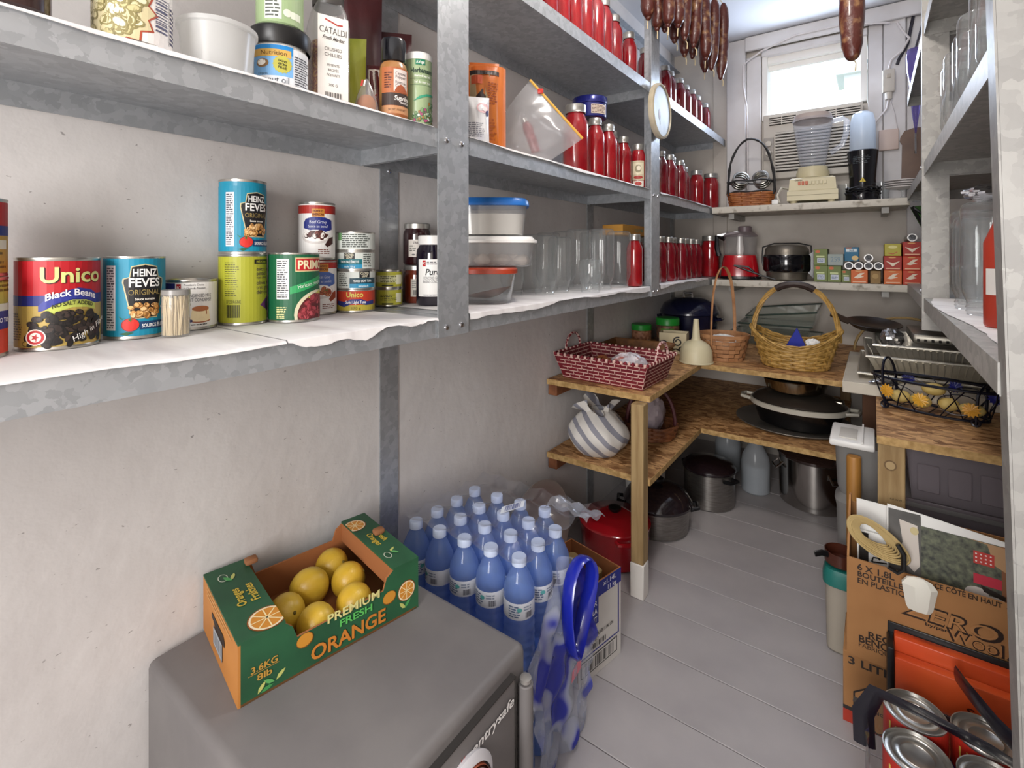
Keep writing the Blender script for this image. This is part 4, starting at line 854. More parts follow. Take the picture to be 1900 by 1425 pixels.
SG = ((.02, 0, 1.775), (.09, .016, 1.75), (.15, -.012, 1.76), (.22, .014, 1.765), (.29, -.014, 1.775), (.36, .012, 1.74), (.43, -.012, 1.755), (.5, .014, 1.735), (.57, -.012, 1.72), (.64, .014, 1.705), (.71, -.01, 1.735), (.79, .014, 1.69), (.87, -.012, 1.70), (.95, .006, 1.672))
for k, (u, off, zb) in enumerate(SG):
    x, y = -.59 + .095 * u, 1.60 + .46 * u; o_ = .026 * (1 if k % 2 else -1)
    sausage(x + o_, y, zb, 1.985 - random.uniform(0, .03), .021 + .002 * (k % 3 == 0), '%s dried sausage from the left in the hanging cluster' % (ORD + ['thirteenth', 'last and lowest'])[k], 'hanging dried sausages', 2.013, -o_)
sausage(-.04, 1.6, 1.508, 1.93, .028, 'single thick mottled salami hanging in front of the window', None, ZC)

# ------------------------------------------------------------------ end wall: air conditioner, cords, wall plates
acm = M('beige_enamel', 'c6bfb4', .45)
ac = thing('air_conditioner', 'beige air conditioner with slatted grille under the window', 'air conditioner', (-.235, YB, 1.36))
G().rbox(-.20, .20, -.075, -.0005, 0, .315, .006).build('case', acm, ac)
dk = M('dark_gap', '2a2624', .9)
G().box(-.145, .19, -.078, -.0752, .03, .222).build('grille_recess', dk, ac)
for k in range(13):
    z = .036 + k * .0145; G().prism([(-.0795, z), (-.0775, z + .008), (-.086, z + .0095), (-.088, z + .0015)], -.145, .19, 'x').build('slat', acm, ac)
for a, b in ((-.172, -.06), (.06, .19)): G().box(a, b, -.0778, -.0752, .258, .300).build('outlet_recess', dk, ac)
for k in range(4):
    for a, b in ((-.172, -.06), (.06, .19)): G().box(a, b, -.086, -.0779, .262 + k * .0105, .267 + k * .0105).build('outlet_vane', acm, ac)
for x in (-.118, .1): G().box(x - .002, x + .002, -.088, -.0779, .258, .3).build('outlet_rib', acm, ac)
G().rbox(-.196, -.152, -.081, -.0752, .09, .2, .002).build('control_panel', M('grey_enamel', '9f9890', .5), ac)
for z in (.125, .17): G().lathe([(.014, 0), (.013, .012), (0, .013)], 18).mv(rx=pi / 2).mv(-.174, -.081, z).build('knob', acm, ac)
cable = M('white_cable', 'cfc8c6', .5)
tag(G().tube([(-.51, YB - .04, 1.32), (-.512, YB - .04, 1.6), (-.516, YB - .04, 1.74), (-.53, YB - .045, 1.84), (-.53, YB - .045, 1.95), (-.50, YB - .045, 1.975), (-.44, YB - .058, 2.0), (-.3, YB - .055, 2.04), (-.1, YB - .055, 2.04), (.06, YB - .055, 2.0)], .0045, 6).build('wall_cable', cable), 'white electric cable running over the window boards', 'cable')
t = thing('power_plug', 'beige in-line safety plug hanging on a white cord', 'plug', (.055, YB - .05, 1.70))
G().rbox(-.022, .022, -.014, .014, 0, .10, .006).build('housing', acm, t); G().rbox(-.008, .008, -.017, -.0135, .06, .078, .002).build('button', M('beige_button', 'b8aea0', .5), t)
G().lathe([(.012, -.03), (.014, 0)], 12).build('strain_relief', acm, t)
G().tube([(.0, 0, .1), (.01, .0, .14), (.045, 0, .17), (.07, .0, .22), (.045, .0, .26), (.03, .01, .3)], .005, 6).build('cord', cable, t)
G().tube([(0, 0, -.03), (-.006, 0, -.07), (-.045, 0, -.12), (-.06, 0, -.18), (-.052, -.01, -.30)], .004, 6).build('cord', cable, t)
t = thing('wall_switch', 'small pinkish junction box on the boards beside the window', 'switch', (.055, YB - .032, 1.45))
G().rbox(-.035, .035, -.02, .0, 0, .09, .004).build('plate', M('pinkish_plate', 'c8b3a8', .5), t); G().tube([(.03, -.008, .09), (.02, -.01, .16), (.0, -.012, .24)], .0025, 5).build('wire', cable, t)
tag(G().tube([(.14, YB - .02, 2.02), (.12, YB - .03, 1.9), (.09, YB - .034, 1.84), (.085, YB - .034, 1.82)], .006, 6).build('hanging_cable', M('black_rubber', '1c1826', .5)), 'black cord hanging beside the right shelves', 'cord')
t = thing('cutting_board', 'brown wooden board hanging by the right end of the upper wall shelf', 'board', (.14, 2.62, 1.302), .0)
G().prism([(-.045, .0), (.06, .0), (.06, .21), (.0, .215), (-.035, .205), (-.048, .18), (-.05, .165), (-.042, .15)], 0, .015, 'y').build('board', M('brown_board', '5c4436', .5, col2='6e5342', ns=10), t)
t = thing('hanging_umbrella', 'folded translucent violet umbrella hanging at the right post', 'umbrella', (.135, 2.5, 1.47))
G().lathe([(.002, 0), (.012, .08), (.022, .20), (.03, .25), (.032, .30), (.026, .33), (0, .335)], 14).build('canopy', GLASS('violet_plastic', (.45, .4, .65), .25, (.25, .2, .45)), t); G().tube([(0, 0, -.08), (0, 0, .0)], .003, 6).build('tip', chrome, t)
G().tube([(0, 0, .335), (.02, 0, .42), (.03, 0, .5)], .004, 6).build('handle', M('black_rubber', '1c1826', .5), t)

# ------------------------------------------------------------------ upper wall shelf: ring basket, blenders
def wicker(name_w, t, fn, rows, stakes, r, amp, mat, kind='stuff', z0=0, z1=1, smooth=60, n=5):
    """woven sides: fn(a, v) gives the wall point at angle a, height fraction v and its outward normal"""
    g = G()
    for j in range(rows):
        v = z0 + (z1 - z0) * (j + .5) / rows; pts = []
        for i in range(stakes * 2):
            a = 2 * pi * i / (stakes * 2); (x, y, z), (nx, ny) = fn(a, v); s = amp * (1 if (i // 1 + j) % 2 else -1) * (1 if i % 2 == 0 else 0) if False else amp * cos(pi * (i / 2 + j) ) if i % 2 == 0 else 0
            pts.append((x + nx * s, y + ny * s, z))
        g.tube(pts, r, n, closed=True, flat=.75)
    for i in range(stakes):
        a = 2 * pi * i / stakes; g.tube([fn(a, z0 + (z1 - z0) * k / 4)[0] for k in range(5)], r * .8, 4)
    return g.build(name_w, mat, t, kind=kind, smooth=smooth)
def ovalwall(ax, ay, bx, by, h, k=2.0):
    def fn(a, v):
        rx, ry = bx + (ax - bx) * v, by + (ay - by) * v; c, s = cos(a), sin(a); q = 1 if k == 2 else (abs(c) ** k + abs(s) ** k) ** (-1 / k)
        l = sqrt((c / rx) ** 2 + (s / ry) ** 2); return (rx * c * q, ry * s * q, h * v), (c / rx / l, s / ry / l)
    return fn
wick_or = M('orange_wicker', '8a4a22', .6, col2='a96a38', ns=40)
ZU = 1.2175
t = thing('ring_basket', 'small woven basket with tall black twig handle full of jar rings', 'basket', (-.46, 2.52, ZU), face_cam(-.46, 2.52))
wicker('weave', t, ovalwall(.098, .06, .086, .05, .062, 3.5), 7, 16, .0048, .003, wick_or); G().lathe([(0, .001), (.084, .001), (.086, .004), (0, .004)], 32, k=3.5, sy=.58).build('base', wick_or, t)
tw = M('black_twig', '23201f', .7, bump=.4, bs=60); ph = []
g = G()
for s in (-1, 1):
    pts = []
    for i in range(19):
        a = pi * i / 18; pts.append((.098 * cos(a) + .003 * sin(9 * a + s), s * .006 * sin(5 * a), .06 + .255 * abs(sin(a)) ** .8 + .003 * cos(11 * a + s)))
    g.tube(pts, .0042, 6)
for zz in (.065, .115): g.tube([(.1 * cos(2 * pi * i / 28), .062 * sin(2 * pi * i / 28) + .003 * sin(9 * i), zz + .003 * sin(5 * i)) for i in range(28)], .004, 5, closed=True)
for sx in (-1, 1):
    for sy in (-1, 1): g.tube([(sx * .092, sy * .045, .05), (sx * .098, sy * .03, .09), (sx * .094, sy * .012, .15)], .004, 5)
g.build('handle', tw, t)
ringm = G().lathe([(.033, 0), (.036, .001), (.0365, .014), (.033, .016), (.029, .016), (.029, .0148), (.033, .0145), (.0345, .002), (.033, 0)], 26).mesh('jar_ring', M('jar_ring_metal', 'b9b6ae', .25, .95))
rx = [(sx * .044, 0, .006 + .0168 * k, 0, 0) for sx in (-1, 1) for k in range(4)]
for sx, b_, n in ((-1, .25, 3), (1, -.25, 3)):
    for k in range(n):
        ax = (sin(1.15) * sin(b_), -sin(1.15) * cos(b_), cos(1.15)); rx.append((sx * .05 + ax[0] * .0168 * k, .026 + ax[1] * .0168 * k, .112 + ax[2] * .0168 * k, 1.15, b_))
ca, sa = cos(t.rotation_euler[2]), sin(t.rotation_euler[2])
for k, (x, y, z, a, b) in enumerate(rx):
    o = bpy.data.objects.new('jar_ring', ringm); link(o); o.location = (-.46 + x * ca - y * sa, 2.52 + x * sa + y * ca, ZU + z); o.rotation_euler = (a, 0, b + t.rotation_euler[2])
    tag(o, 'shiny metal jar ring in the twig-handled basket', 'jar ring', 'jar rings in the basket')
# blender
cream = M('cream_plastic', 'cfc4a0', .4)
t = thing('blender', 'cream kitchen blender with clear ribbed jug and push buttons', 'blender', (-.215, 2.545, ZU), face_cam(-.215, 2.545) * .6)
g = G(); bw = [(.094, .012), (.094, .052), (.088, .056), (.084, .105), (.076, .11)]
for (w0, z0), (w1, z1) in zip(bw, bw[1:]):
    v = [(sx * w * (1 if True else 1), sy * w * .8, z) for w, z in ((w0, z0), (w1, z1)) for sx, sy in ((-1, -1), (1, -1), (1, 1), (-1, 1))]
    g.add(v, [(0, 1, 5, 4), (1, 2, 6, 5), (2, 3, 7, 6), (3, 0, 4, 7)])
g.box(-.094, .094, -.0752, .0752, .011, .0125).box(-.076, .076, -.0608, .0608, .1095, .111); mb_ = g.build('motor_base', cream, t, smooth=20)
G().box(-.0945, .0945, -.0757, .0757, .033, .0345).build('seam', M('seam_brown', '7d7458', .6), t)
for x in (-.07, .07): G().lathe([(.012, 0), (.014, .012)], 14, c=(x, -.05, 0)).build('foot', cream, t)
G().lathe([(.05, .111), (.062, .113), (.064, .135), (.058, .148), (.056, .16)], 28).build('collar', cream, t)
for k in range(8):
    G().rbox(-.052 + k * .0135, -.0425 + k * .0135, -.0745, -.066, .078, .094, .001, seg=1).build('button', M('orange_button', 'c2582c', .4) if k < 3 else cream, mb_)
D().text('Osterizer', -.05, .1, .006, '4a4034', 1, w=.03, sh=.2).build(lambda u, v, l: (u, -.0725 + (v - .056) * .12 - l - .0012, v), t)
g = G().lathe([(.045, .16), (.047, .17)], 30)
for k in range(12): r0 = .048 + .0022 * k; z = .172 + .0155 * k; g.lathe([(r0, z), (r0 + .003, z + .004), (r0 + .003, z + .011), (r0 + .001, z + .0155)], 30)
g.lathe([(.075, .358), (.079, .366), (.0785, .372)], 30); g.build('jug', GLASS('jug_plastic', (.95, .96, .98), .16, (.85, .87, .92), gl=.08), t, smooth=25)
G().lathe([(.077, .362), (.073, .375), (.07, .39), (.03, .394), (0, .394)], 30).build('lid', M('taupe_lid', 'b7a8a0', .4), t)
G().tube([(.07, -.01, .352), (.11, -.02, .356), (.124, -.022, .345), (.122, -.022, .29), (.108, -.02, .245), (.066, -.01, .215)], .011, 8, flat=.6).build('handle', GLASS('jug_plastic'), t)
o_ = tag(G().tube([(-.335, 2.475, ZU + .006), (-.345, 2.48, ZU + .04), (-.33, 2.5, ZU + .075), (-.3, 2.56, ZU + .07), (-.27, 2.6, ZU + .03), (-.26, 2.64, ZU + .006)], .0055, 6).build('mains_cord', M('cream_cord', 'c8c2b4', .5)), None, None); adopt(o_, t)
adopt(G().rbox(-.365, -.338, 2.462, 2.48, ZU + .0005, ZU + .02, .003).build('cord_plug', white), o_)
# personal blender
t = thing('personal_blender', 'black upright bullet blender with tall frosted cup', 'blender', (-.035, 2.53, ZU), face_cam(-.035, 2.53))
G().lathe([(.055, .001), (.06, .004), (.058, .03), (.047, .052)], 28).build('foot', blackg, t); G().lathe([(.047, .05), (.046, .09), (.052, .17), (.055, .205), (.053, .208), (0, .208)], 28).build('motor_base', blackg, t)
g = G()
for k in range(3): g.tube([((.058 + .004 * sin(5 * i + k)) * cos(2 * pi * i / 24), (.058 + .004 * cos(3 * i)) * sin(2 * pi * i / 24), .03 + .011 * k + .004 * sin(4 * i + k)) for i in range(24)], .004, 5, closed=True)
g.build('wound_cord', black, t)
D().poly([(-.011, .075), (.011, .075), (0, .094)], 'c9b02c', 1).text('!', 0, .081, .009, '1a1a1a', 2).lines(-.035, .035, .15, .185, 5, '3c4448', 1).build(cyl(.0525), t, step=.008)
G().lathe([(.046, .208), (.045, .25), (.043, .33), (.036, .362), (.02, .372), (0, .374)], 28).build('cup', GLASS('frosted_cup', (.85, .88, .92), .55, (.78, .84, .9), gl=.15), t)
# glasses and plates at the right end
for k, (x, y, r, h) in enumerate(((.03, 2.68, .03, .09), (.16, 2.70, .03, .1), (-.098, 2.70, .032, .095))):
    t = thing('drinking_glass', ('clear glass beside the black blender, nearest the wall plug', 'clear glass at the back right corner of the upper wall shelf', 'clear glass between the cream and the black blender')[k], 'glass', (x, y, ZU))
    G().lathe([(0, .004), (r * .8, .003), (r * .82, 0), (r * .86, 0), (r, h), (r * .95, h), (r * .8, .008), (0, .007)], 22).build('bowl', jarg, t)
t = thing('plate_stack', 'stack of white plates on a glass at the right end of the upper shelf', 'plates', (.097, 2.535, ZU))
G().lathe([(.018, 0), (.006, .01), (.006, .03), (.02, .04)], 18).build('stand', jarg, t)
for k in range(4): G().lathe([(0, .04 + .009 * k), (.03, .04 + .009 * k), (.06, .046 + .009 * k), (.06, .0485 + .009 * k), (.03, .043 + .009 * k), (0, .043 + .009 * k)], 30).build('plate', M('plate_%d' % (k % 2), ('d9d4d2', 'b58a6a')[k == 2], .35), t)

# ------------------------------------------------------------------ lower wall shelf
ZL = .8785
t = thing('food_processor', 'red food processor with clear bowl and grey lid', 'food processor', (-.515, 2.56, ZL), face_cam(-.5, 2.56)); fpr = t
G().lathe([(.092, 0), (.095, .004), (.092, .014), (.085, .016)], 28, k=3).build('foot', blackg, t); G().lathe([(.085, .015), (.08, .06), (.074, .1), (.07, .112), (0, .113)], 30, k=3).build('motor_base', M('red_gloss', 'b51420', .2, coat=.6), t)
G().lathe([(.066, .113), (.072, .118), (.074, .2)], 30).build('bowl', plast, t); G().lathe([(.076, .2), (.077, .206), (.06, .222), (.02, .226), (0, .226)], 30).build('lid', GLASS('smoke_lid', (.75, .7, .72), .4, (.5, .45, .47)), t); G().lathe([(.03, .222), (.03, .246), (.024, .25), (0, .25)], 18, c=(.022, 0, 0)).build('feed_tube', M('smoke_grey', '6a5c60', .4), t)
G().lathe([(.014, .113), (.018, .14), (.012, .19), (.012, .215)], 14).build('spindle', white, t); G().tube([(-.066, -.02, .19), (-.1, -.03, .2), (-.1, -.03, .15), (-.09, -.03, .11)], .012, 8).build('handle', blackg, t); G().prism([(-.1, .2), (-.1, .212), (-.01, .228), (.0, .22)], -.02, .02, 'y').build('lid_latch', blackg, t)
o_ = (G().tube([(-.43, 2.47, ZL + .03), (-.46, 2.458, ZL + .06), (-.52, 2.456, ZL + .066), (-.40, 2.462, ZL + .02), (-.35, 2.466, ZL + .006)], .004, 6).build('mains_cord', black)); adopt(o_, fpr)
t = thing('sandwich_maker', 'black and silver round appliance with carrying handle', 'appliance', (-.318, 2.56, ZL), face_cam(-.305, 2.56))
gm = M('grey_metal_lid', '7c766c', .35, .7)
G().lathe([(.07, .0), (.08, .006), (.083, .035), (.09, .04)], 32).build('base', gm, t); G().lathe([(.092, .04), (.096, .05), (.096, .105), (.092, .115)], 32).build('band', blackg, t); G().lathe([(.09, .115), (.088, .14), (.076, .155), (.04, .16), (0, .16)], 32).build('lid', gm, t)
G().tube([(-.094, 0, .06), (-.1, 0, .09), (-.096, -.01, .15), (-.05, -.015, .166), (.05, -.015, .166), (.095, -.01, .155), (.1, 0, .09), (.094, 0, .06)], .0035, 6).build('handle', black, t)
G().prism([(.08, .04), (.104, .01), (.103, .13), (.08, .11)], -.02, .02, 'y').build('hinge', blackg, t)
def carton(name, label, x, y, z, w, dpt, h, col, dec, rz=0, cat='carton', group=None):
    t = thing(name, label, cat, (x, y, z), rz, group); G().rbox(-w / 2, w / 2, 0, dpt, 0, h, .0012, seg=1).build('box', M('card_' + col, col, .55), t)
    if dec: dec.build(front(-.0002), t)
    return t
def green_dec(w, h, b=0):
    d = D().ell(-w * .22, h * .84, w * .18, h * .09, 'c8602c').rect(-w * .32, w * .28, h * .5, h * .58, 'c8d29a').rect(-w * .26, w * .3, h * .14, h * .44, 'c2c8d6', 1.2).lines(-w * .2, w * .26, h * .18, h * .4, 3, '6a7a94', 2)
    return d
for k, (x, z, lab) in enumerate(((-.182, 0, 'green carton at the bottom left of the carton pile'), (-.1325, 0, 'green carton at the bottom middle, below the grey marked box'), (-.0905, 0, 'green carton at the bottom, left of the lowest orange box'), (-.182, .0705, 'green carton on the upper left of the pile, touching the appliance'))):
    carton('food_carton', lab, x, 2.505, ZL + z, .049 if k != 2 else .033, .12, .07 if k != 2 else .052, '6f7d42', green_dec(.049 if k != 2 else .033, .07 if k != 2 else .052), 0, 'carton', 'green cartons on the lower wall shelf')
carton('food_carton', 'grey box with handwritten number resting on the green cartons', -.128, 2.495, ZL + .0705, .055, .1, .048, '98a29e', D().text('259', 0, .026, .02, '6a8494', 1, w=.035, b=0))
carton('food_carton', 'blue carton with white label standing behind the wrap rolls', -.073, 2.53, ZL + .0878, .05, .1, .06, '18688c', D().rect(-.02, .018, .04, .052, 'd6e2e6').text('Nil', 0, .046, .009, '2a5a7c', 2).ell(.012, .014, .012, .01, 'd8b878', 1).rect(-.02, .0, .054, .059, 'c2662c', 1))
def orange_dec(flip=0, h=.055):
    return D().poly([(-.018, h * .42), (.002, h * .75), (.018, h * .78), (.004, h * .55), (.016, h * .5), (-.006, h * .36)] if not flip else [(-.022, h * .65), (0, h * .25), (.022, h * .65), (0, h * .5)], 'e8d8c2', 1).rect(-.022, .022, h * .08, h * .16, 'e6b490', 1).ell(-.002, h * .9, .012, h * .05, 'd89a5c', 1)
for k, (x, z, c, f, lab) in enumerate(((-.045, 0, 'cf6426', 0, 'light orange wrap box at the shelf edge, left of the others'), (.063, 0, 'd46a2e', 0, 'light orange wrap box at the bottom of the middle stack'), (.063, .0555, 'a82c20', 1, 'dark red wrap box in the middle stack'), (.122, 0, 'c03c20', 0, 'orange red wrap box at the bottom of the right stack'), (.122, .0555, 'c64224', 0, 'orange red wrap box in the middle of the right stack'), (.122, .111, 'aa2e22', 1, 'dark red wrap box on top of the right stack'))):
    carton('wrap_box', lab, x, 2.452, ZL + z, .056, .25, .055, c, orange_dec(f), 0, 'box', 'foil and wrap boxes')
carton('wrap_box', 'yellow wrap box on the dark red box', .063, 2.455, ZL + .111, .052, .24, .048, 'b3a83c', D().band([(-.015, .012), (0, .008), (.014, .016)], .003, 'b84a2c', 1).ell(0, .035, .014, .006, 'd8d08a', 1))
carton('wrap_box', 'small brown box under the wrap tubes', .008, 2.46, ZL, .034, .2, .052, '8a6a34', D().ell(0, .03, .01, .01, 'a8884a', 1))
tubem = G().lathe([(.0115, 0), (.0155, 0), (.0155, .26), (.0115, .26), (.0115, 0)], 20).mv(rx=-pi / 2).mesh('wrap_tube', [M('foil_roll', 'a8a6a4', .4, .6)])
core = G().lathe([(.0, .004), (.0113, .004), (.0113, .26), (0, .26)], 16).mv(rx=-pi / 2).mesh('roll_core', [M('dark_core', '1c1c20', .6, col2='6a6a70', ns=120)])
for k, (x, z, rz) in enumerate(((-.0795, .0712, 0), (-.047, .0712, .0), (-.0145, .0712, 0), (.0178, .0712, 0), (-.0145, .1028, 0), (.122, .1822, 0))):
    t = thing('wrap_tube', ('silver wrap roll at the left end of the row of rolls', 'silver wrap roll second from the left in the row', 'silver wrap roll third from the left in the row', 'silver wrap roll at the right end of the row', 'silver wrap roll lying on top of the row', 'silver wrap roll on top of the right box stack')[k], 'roll', (x, 2.445, ZL + z), -rz, 'wrap rolls seen end on')
    o = bpy.data.objects.new('tube', tubem); link(o, t); o = bpy.data.objects.new('core', core); link(o, t)
t = thing('green_bag', 'green and black folded bag under the right end of the upper shelf', 'bag', (.152, 2.465, 1.09), .2)
G().prism([(-.03, .09), (.05, .1), (.055, .015), (.01, .0)], 0, .03, 'y').build('cloth', M('green_cloth', '3c6a2c', .7), t); G().tube([(-.03, 0, .09), (.01, 0, .0), (.055, 0, .015)], .006, 6).tube([(-.03, 0, .09), (.0, -.006, .06), (.05, 0, .03)], .005, 6).build('piping', black, t)
# ------------------------------------------------------------------ on the chipboard tables
ZT, ZW = .5805, .3355
maroon = M('maroon_straw', '6c1622', .6, col2='7e1c2a', ns=30); straw = M('pale_straw', 'd9b3a8', .6)
def rectwall(hx0, hy0, hx1, hy1, h):
    """tapered rectangular wall: returns point for side s, position p in -1..1, height fraction v"""
    def fn(s, p, v, o=0):
        hx, hy = hx0 + (hx1 - hx0) * v + o, hy0 + (hy1 - hy0) * v + o
        return {0: (p * hx, -hy, h * v), 1: (hx, p * hy, h * v), 2: (-p * hx, hy, h * v), 3: (-hx, -p * hy, h * v)}[s]
    return fn
def tray_shell(hx0, hy0, hx1, hy1, h, th, m=0):
    g = G()
    def ring(hx, hy, z): return [(-hx, -hy, z), (hx, -hy, z), (hx, hy, z), (-hx, hy, z)]
    v = ring(hx0, hy0, 0) + ring(hx1, hy1, h) + ring(hx1 - th, hy1 - th, h) + ring(hx0 - th, hy0 - th, th)
    f = [(3, 2, 1, 0), (12, 13, 14, 15)]
    for k in (0, 4, 8):
        for i in range(4): j = (i + 1) % 4; f.append((k + i, k + j, k + 4 + j, k + 4 + i))
    return g.add(v, f, m)
t = thing('woven_basket', 'red and white woven rectangular basket at the front of the table', 'basket', (-.705, 1.56, ZT), -.03)
HX0, HY0, HX1, HY1, BH = .14, .10, .165, .125, .082
tray_shell(HX0, HY0, HX1, HY1, BH, .005).build('shell', maroon, t, smooth=0)
fn = rectwall(HX0, HY0, HX1, HY1, BH); g = G()
rows = 7
for o in (.0022, -.0065):
    for s in range(4):
        L = HX1 if s % 2 == 0 else HY1; n = 8 if s % 2 == 0 else 6
        for j in range(rows):
            v0 = (j + .34) / rows; v1 = (j + .62) / rows
            for i in range(n):
                a = -1 + 2 * (i + (.5 if j % 2 else 0)) / n; b = min(a + 2 * .86 / n, .99)
                if a >= .97: continue
                g.add([fn(s, max(a, -.99), v0, o), fn(s, b, v0, o), fn(s, b, v1, o), fn(s, max(a, -.99), v1, o)], [(0, 1, 2, 3)])
                if j < rows - 1:
                    g.add([fn(s, b + .004, v0 + .01, o), fn(s, min(b + .022, 1), v0 + .01, o), fn(s, min(b + .022, 1), v1 + .9 / rows, o), fn(s, b + .004, v1 + .9 / rows, o)], [(0, 1, 2, 3)])
g.build('straw_weave', straw, t, kind='stuff', smooth=0)
g = G(); g2 = G()
for s in range(4):
    for i in range(26 if s % 2 == 0 else 20):
        n = 26 if s % 2 == 0 else 20; p = fn(s, -1 + 2 * (i + .5) / n, 1.0); q = G().rbox(-.004, .004, -.004, .004, -.005, .005, .0015, seg=1).mv(p[0], p[1], p[2], rz=0); (g if i % 2 else g2).join(q)
g.build('rim_stitch', straw, t, kind='stuff'); g2.build('rim_stitch_dark', maroon, t, kind='stuff')
for sx in (-1, 1):
    pts = [(sx * (HX1 - .002), .05 * cos(a), BH + .055 * sin(a)) for a in [pi * i / 12 for i in range(13)]]
    G().tube(pts, .0045, 6).build('handle', M('candy_rope', '7a1c28', .6, col2='d8b8b0', ns=130, nd=0, lo=.48, hi=.52), t)
crumple('candy_bag', 'crinkled clear bag of wrapped sweets inside the red woven basket', -.645, 1.535, ZT + .012, .065, .05, .04, M('sweet_wrap', 'c9c3c8', .3, col2='a05a50', ns=38, nd=4, lo=.5, hi=.66, bump=.5, bs=60), 'sweets', 12, 34, 18, .16)
crumple('bread_bag', 'orange brown wrapped snack in the red woven basket', -.745, 1.55, ZT + .012, .04, .035, .028, M('brown_wrap', 'a8643c', .4, bump=.3), 'snack', 3)
bwick = M('brown_wicker', '6a4426', .6, col2='85582f', ns=40)
t = thing('wicker_tray', 'brown shallow wicker tray behind the red woven basket', 'tray', (-.745, 1.822, ZT), .04)
tray_shell(.10, .09, .122, .112, .065, .005).build('shell', bwick, t, smooth=0)
f2 = rectwall(.10, .09, .122, .112, .065); g = G()
for j in range(6):
    for s in range(4):
        n = 22; g.tube([(lambda p: (p[0] + (.002 * cos(pi * (i + j)) if s % 2 else 0), p[1] + (.002 * cos(pi * (i + j)) if s % 2 == 0 else 0), p[2]))(f2(s, -1 + 2 * i / (n - 1), (j + .5) / 6, .002)) for i in range(n)], .0032, 5)
g.build('weave', bwick, t, kind='stuff'); G().tube([f2(s, p, 1.0) for s in range(4) for p in (-1, -.5, 0, .5)], .005, 6, closed=True).build('rim', bwick, t)
tag(G().ball((0, 0, .03), .032, .032, .03).build('onion', M('onion_skin', 'a8957c', .5), None, (-.76, 1.78, ZT + .006)), 'pale round onion in the brown wicker tray', 'onion')
# jars with green lids
gl = M('green_lid', '1f8a2e', .4); nut = M('mixed_nuts', '7a4a30', .6, col2='a8785c', ns=90, nd=2)
for x, y, r, h, lab, kk in ((-.836, 2.13, .043, .105, 'shorter nut jar with green screw lid', 0), (-.75, 2.225, .05, .13, 'taller jar with green lid and green label beside the nut jar', 1)):
    t = thing('nut_jar', lab, 'jar', (x, y, ZT), face_cam(x, y)); G().lathe([(0, 0), (r * .95, 0), (r, .004), (r, h * .72), (r * .9, h * .76)], 30).build('glass', nut if not kk else M('dark_nuts', '4a3a34', .4, col2='8a6048', ns=70), t)
    G().lathe([(r * .95, h * .75), (r * 1.02, h * .76), (r * 1.02, h * .97), (r * .96, h), (0, h)], 36).build('lid', gl, t)
    d = D()
    if kk: d.rect(-.03, .028, .02, .085, '4f8a2e').rect(-.03, -.012, .02, .075, '9aa4a0', 1.5).lines(-.028, -.014, .025, .07, 6, '4a5450', 2).ell(.03, .04, .014, .02, 'a8a890', 1.6)
    else: d.rect(.012, .04, .01, .04, 'b9b4a8').bars(.016, .036, .014, .034)
    d.build(cyl(r * 1.003), t, step=.007)
t = thing('cream_box', 'cream open box with black swirl pattern', 'box', (-.685, 2.115, ZT), face_cam(-.685, 2.115) - .15)
g = G().box(-.055, .055, -.04, .04, 0, .003)
for a in ((-.055, .055, -.04, -.037), (-.055, .055, .037, .04), (-.055, -.052, -.037, .037), (.052, .055, -.037, .037)): g.box(*a, .003, .085)
g.build('box', M('cream_card', 'cdbf9c', .6), t, smooth=0); G().rbox(-.05, .05, -.035, .035, .004, .07, .004).build('contents', M('dark_contents', '4a2a26', .7), t)
d = D()
for (cu, cv, r0, turn) in ((.02, .05, .02, 1.35), (-.022, .028, .016, 1.2), (.035, .018, .012, 1.1)):
    d.band([(cu + r0 * (1 - .62 * i / 18) * cos(1.2 + turn * 2 * pi * i / 18), cv + r0 * (1 - .62 * i / 18) * sin(1.2 + turn * 2 * pi * i / 18)) for i in range(19)], .006, '1f1a18', 1)
d.band([(-.05, .012), (-.03, .02), (-.01, .012), (.012, .02), (.05, .008)], .006, '1f1a18', 1).band([(-.053, .045), (-.035, .052), (-.02, .044)], .006, '1f1a18', 1).clip(-.054, .054, .002, .083).build(front(-.0402), t)
t = thing('funnel', 'cream plastic funnel standing upside down', 'funnel', (-.552, 1.965, ZT))
G().lathe([(.06, .0), (.0635, .001), (.0635, .004), (.061, .006), (.059, .045), (.048, .068), (.032, .08), (.018, .086), (.015, .095), (.0095, .165), (.008, .166), (.012, .095)], 36).build('cone', M('cream_funnel', 'cdc3a2', .45), t)
# basket with thin tall handle
split = M('split_wood', '9a6a44', .6, col2='b5855c', ns=25)
t = thing('splint_basket', 'round splint basket with thin tall hoop handle', 'basket', (-.484, 2.10, ZT), .2)
wl_ = ovalwall(.093, .085, .075, .07, .095); g = G()
for j in range(6):
    n = 24; z0, z1 = j / 6, (j + .9) / 6
    for i in range(n):
        a0, a1 = 2 * pi * i / n, 2 * pi * (i + 1) / n; o = .003 if (i + j) % 2 else -.001
        P = [wl_(a, v) for a, v in ((a0, z0), (a1, z0), (a1, z1), (a0, z1))]; g.add([(p[0] + n_[0] * o, p[1] + n_[1] * o, p[2]) for p, n_ in P], [(0, 1, 2, 3)])
g.build('splint_weave', split, t, kind='stuff', smooth=0)
G().lathe([(0, .001), (.073, .001), (.073, .004), (0, .004)], 30, sy=.93).build('base', split, t); G().lathe([(.092, .088), (.097, .088), (.097, .101), (.092, .101), (.092, .088)], 36, sy=.92).build('rim', split, t)
g = G()
pts = [(.09 * cos(a), -.0, .06 + .305 * abs(sin(a)) ** .75) for a in [pi * i / 26 for i in range(27)]]
g.tube([(x * 1.09 * .42, x * 1.09 * .86, z) for x, _, z in pts], .006, 6, flat=.35); g.build('handle', split, t)
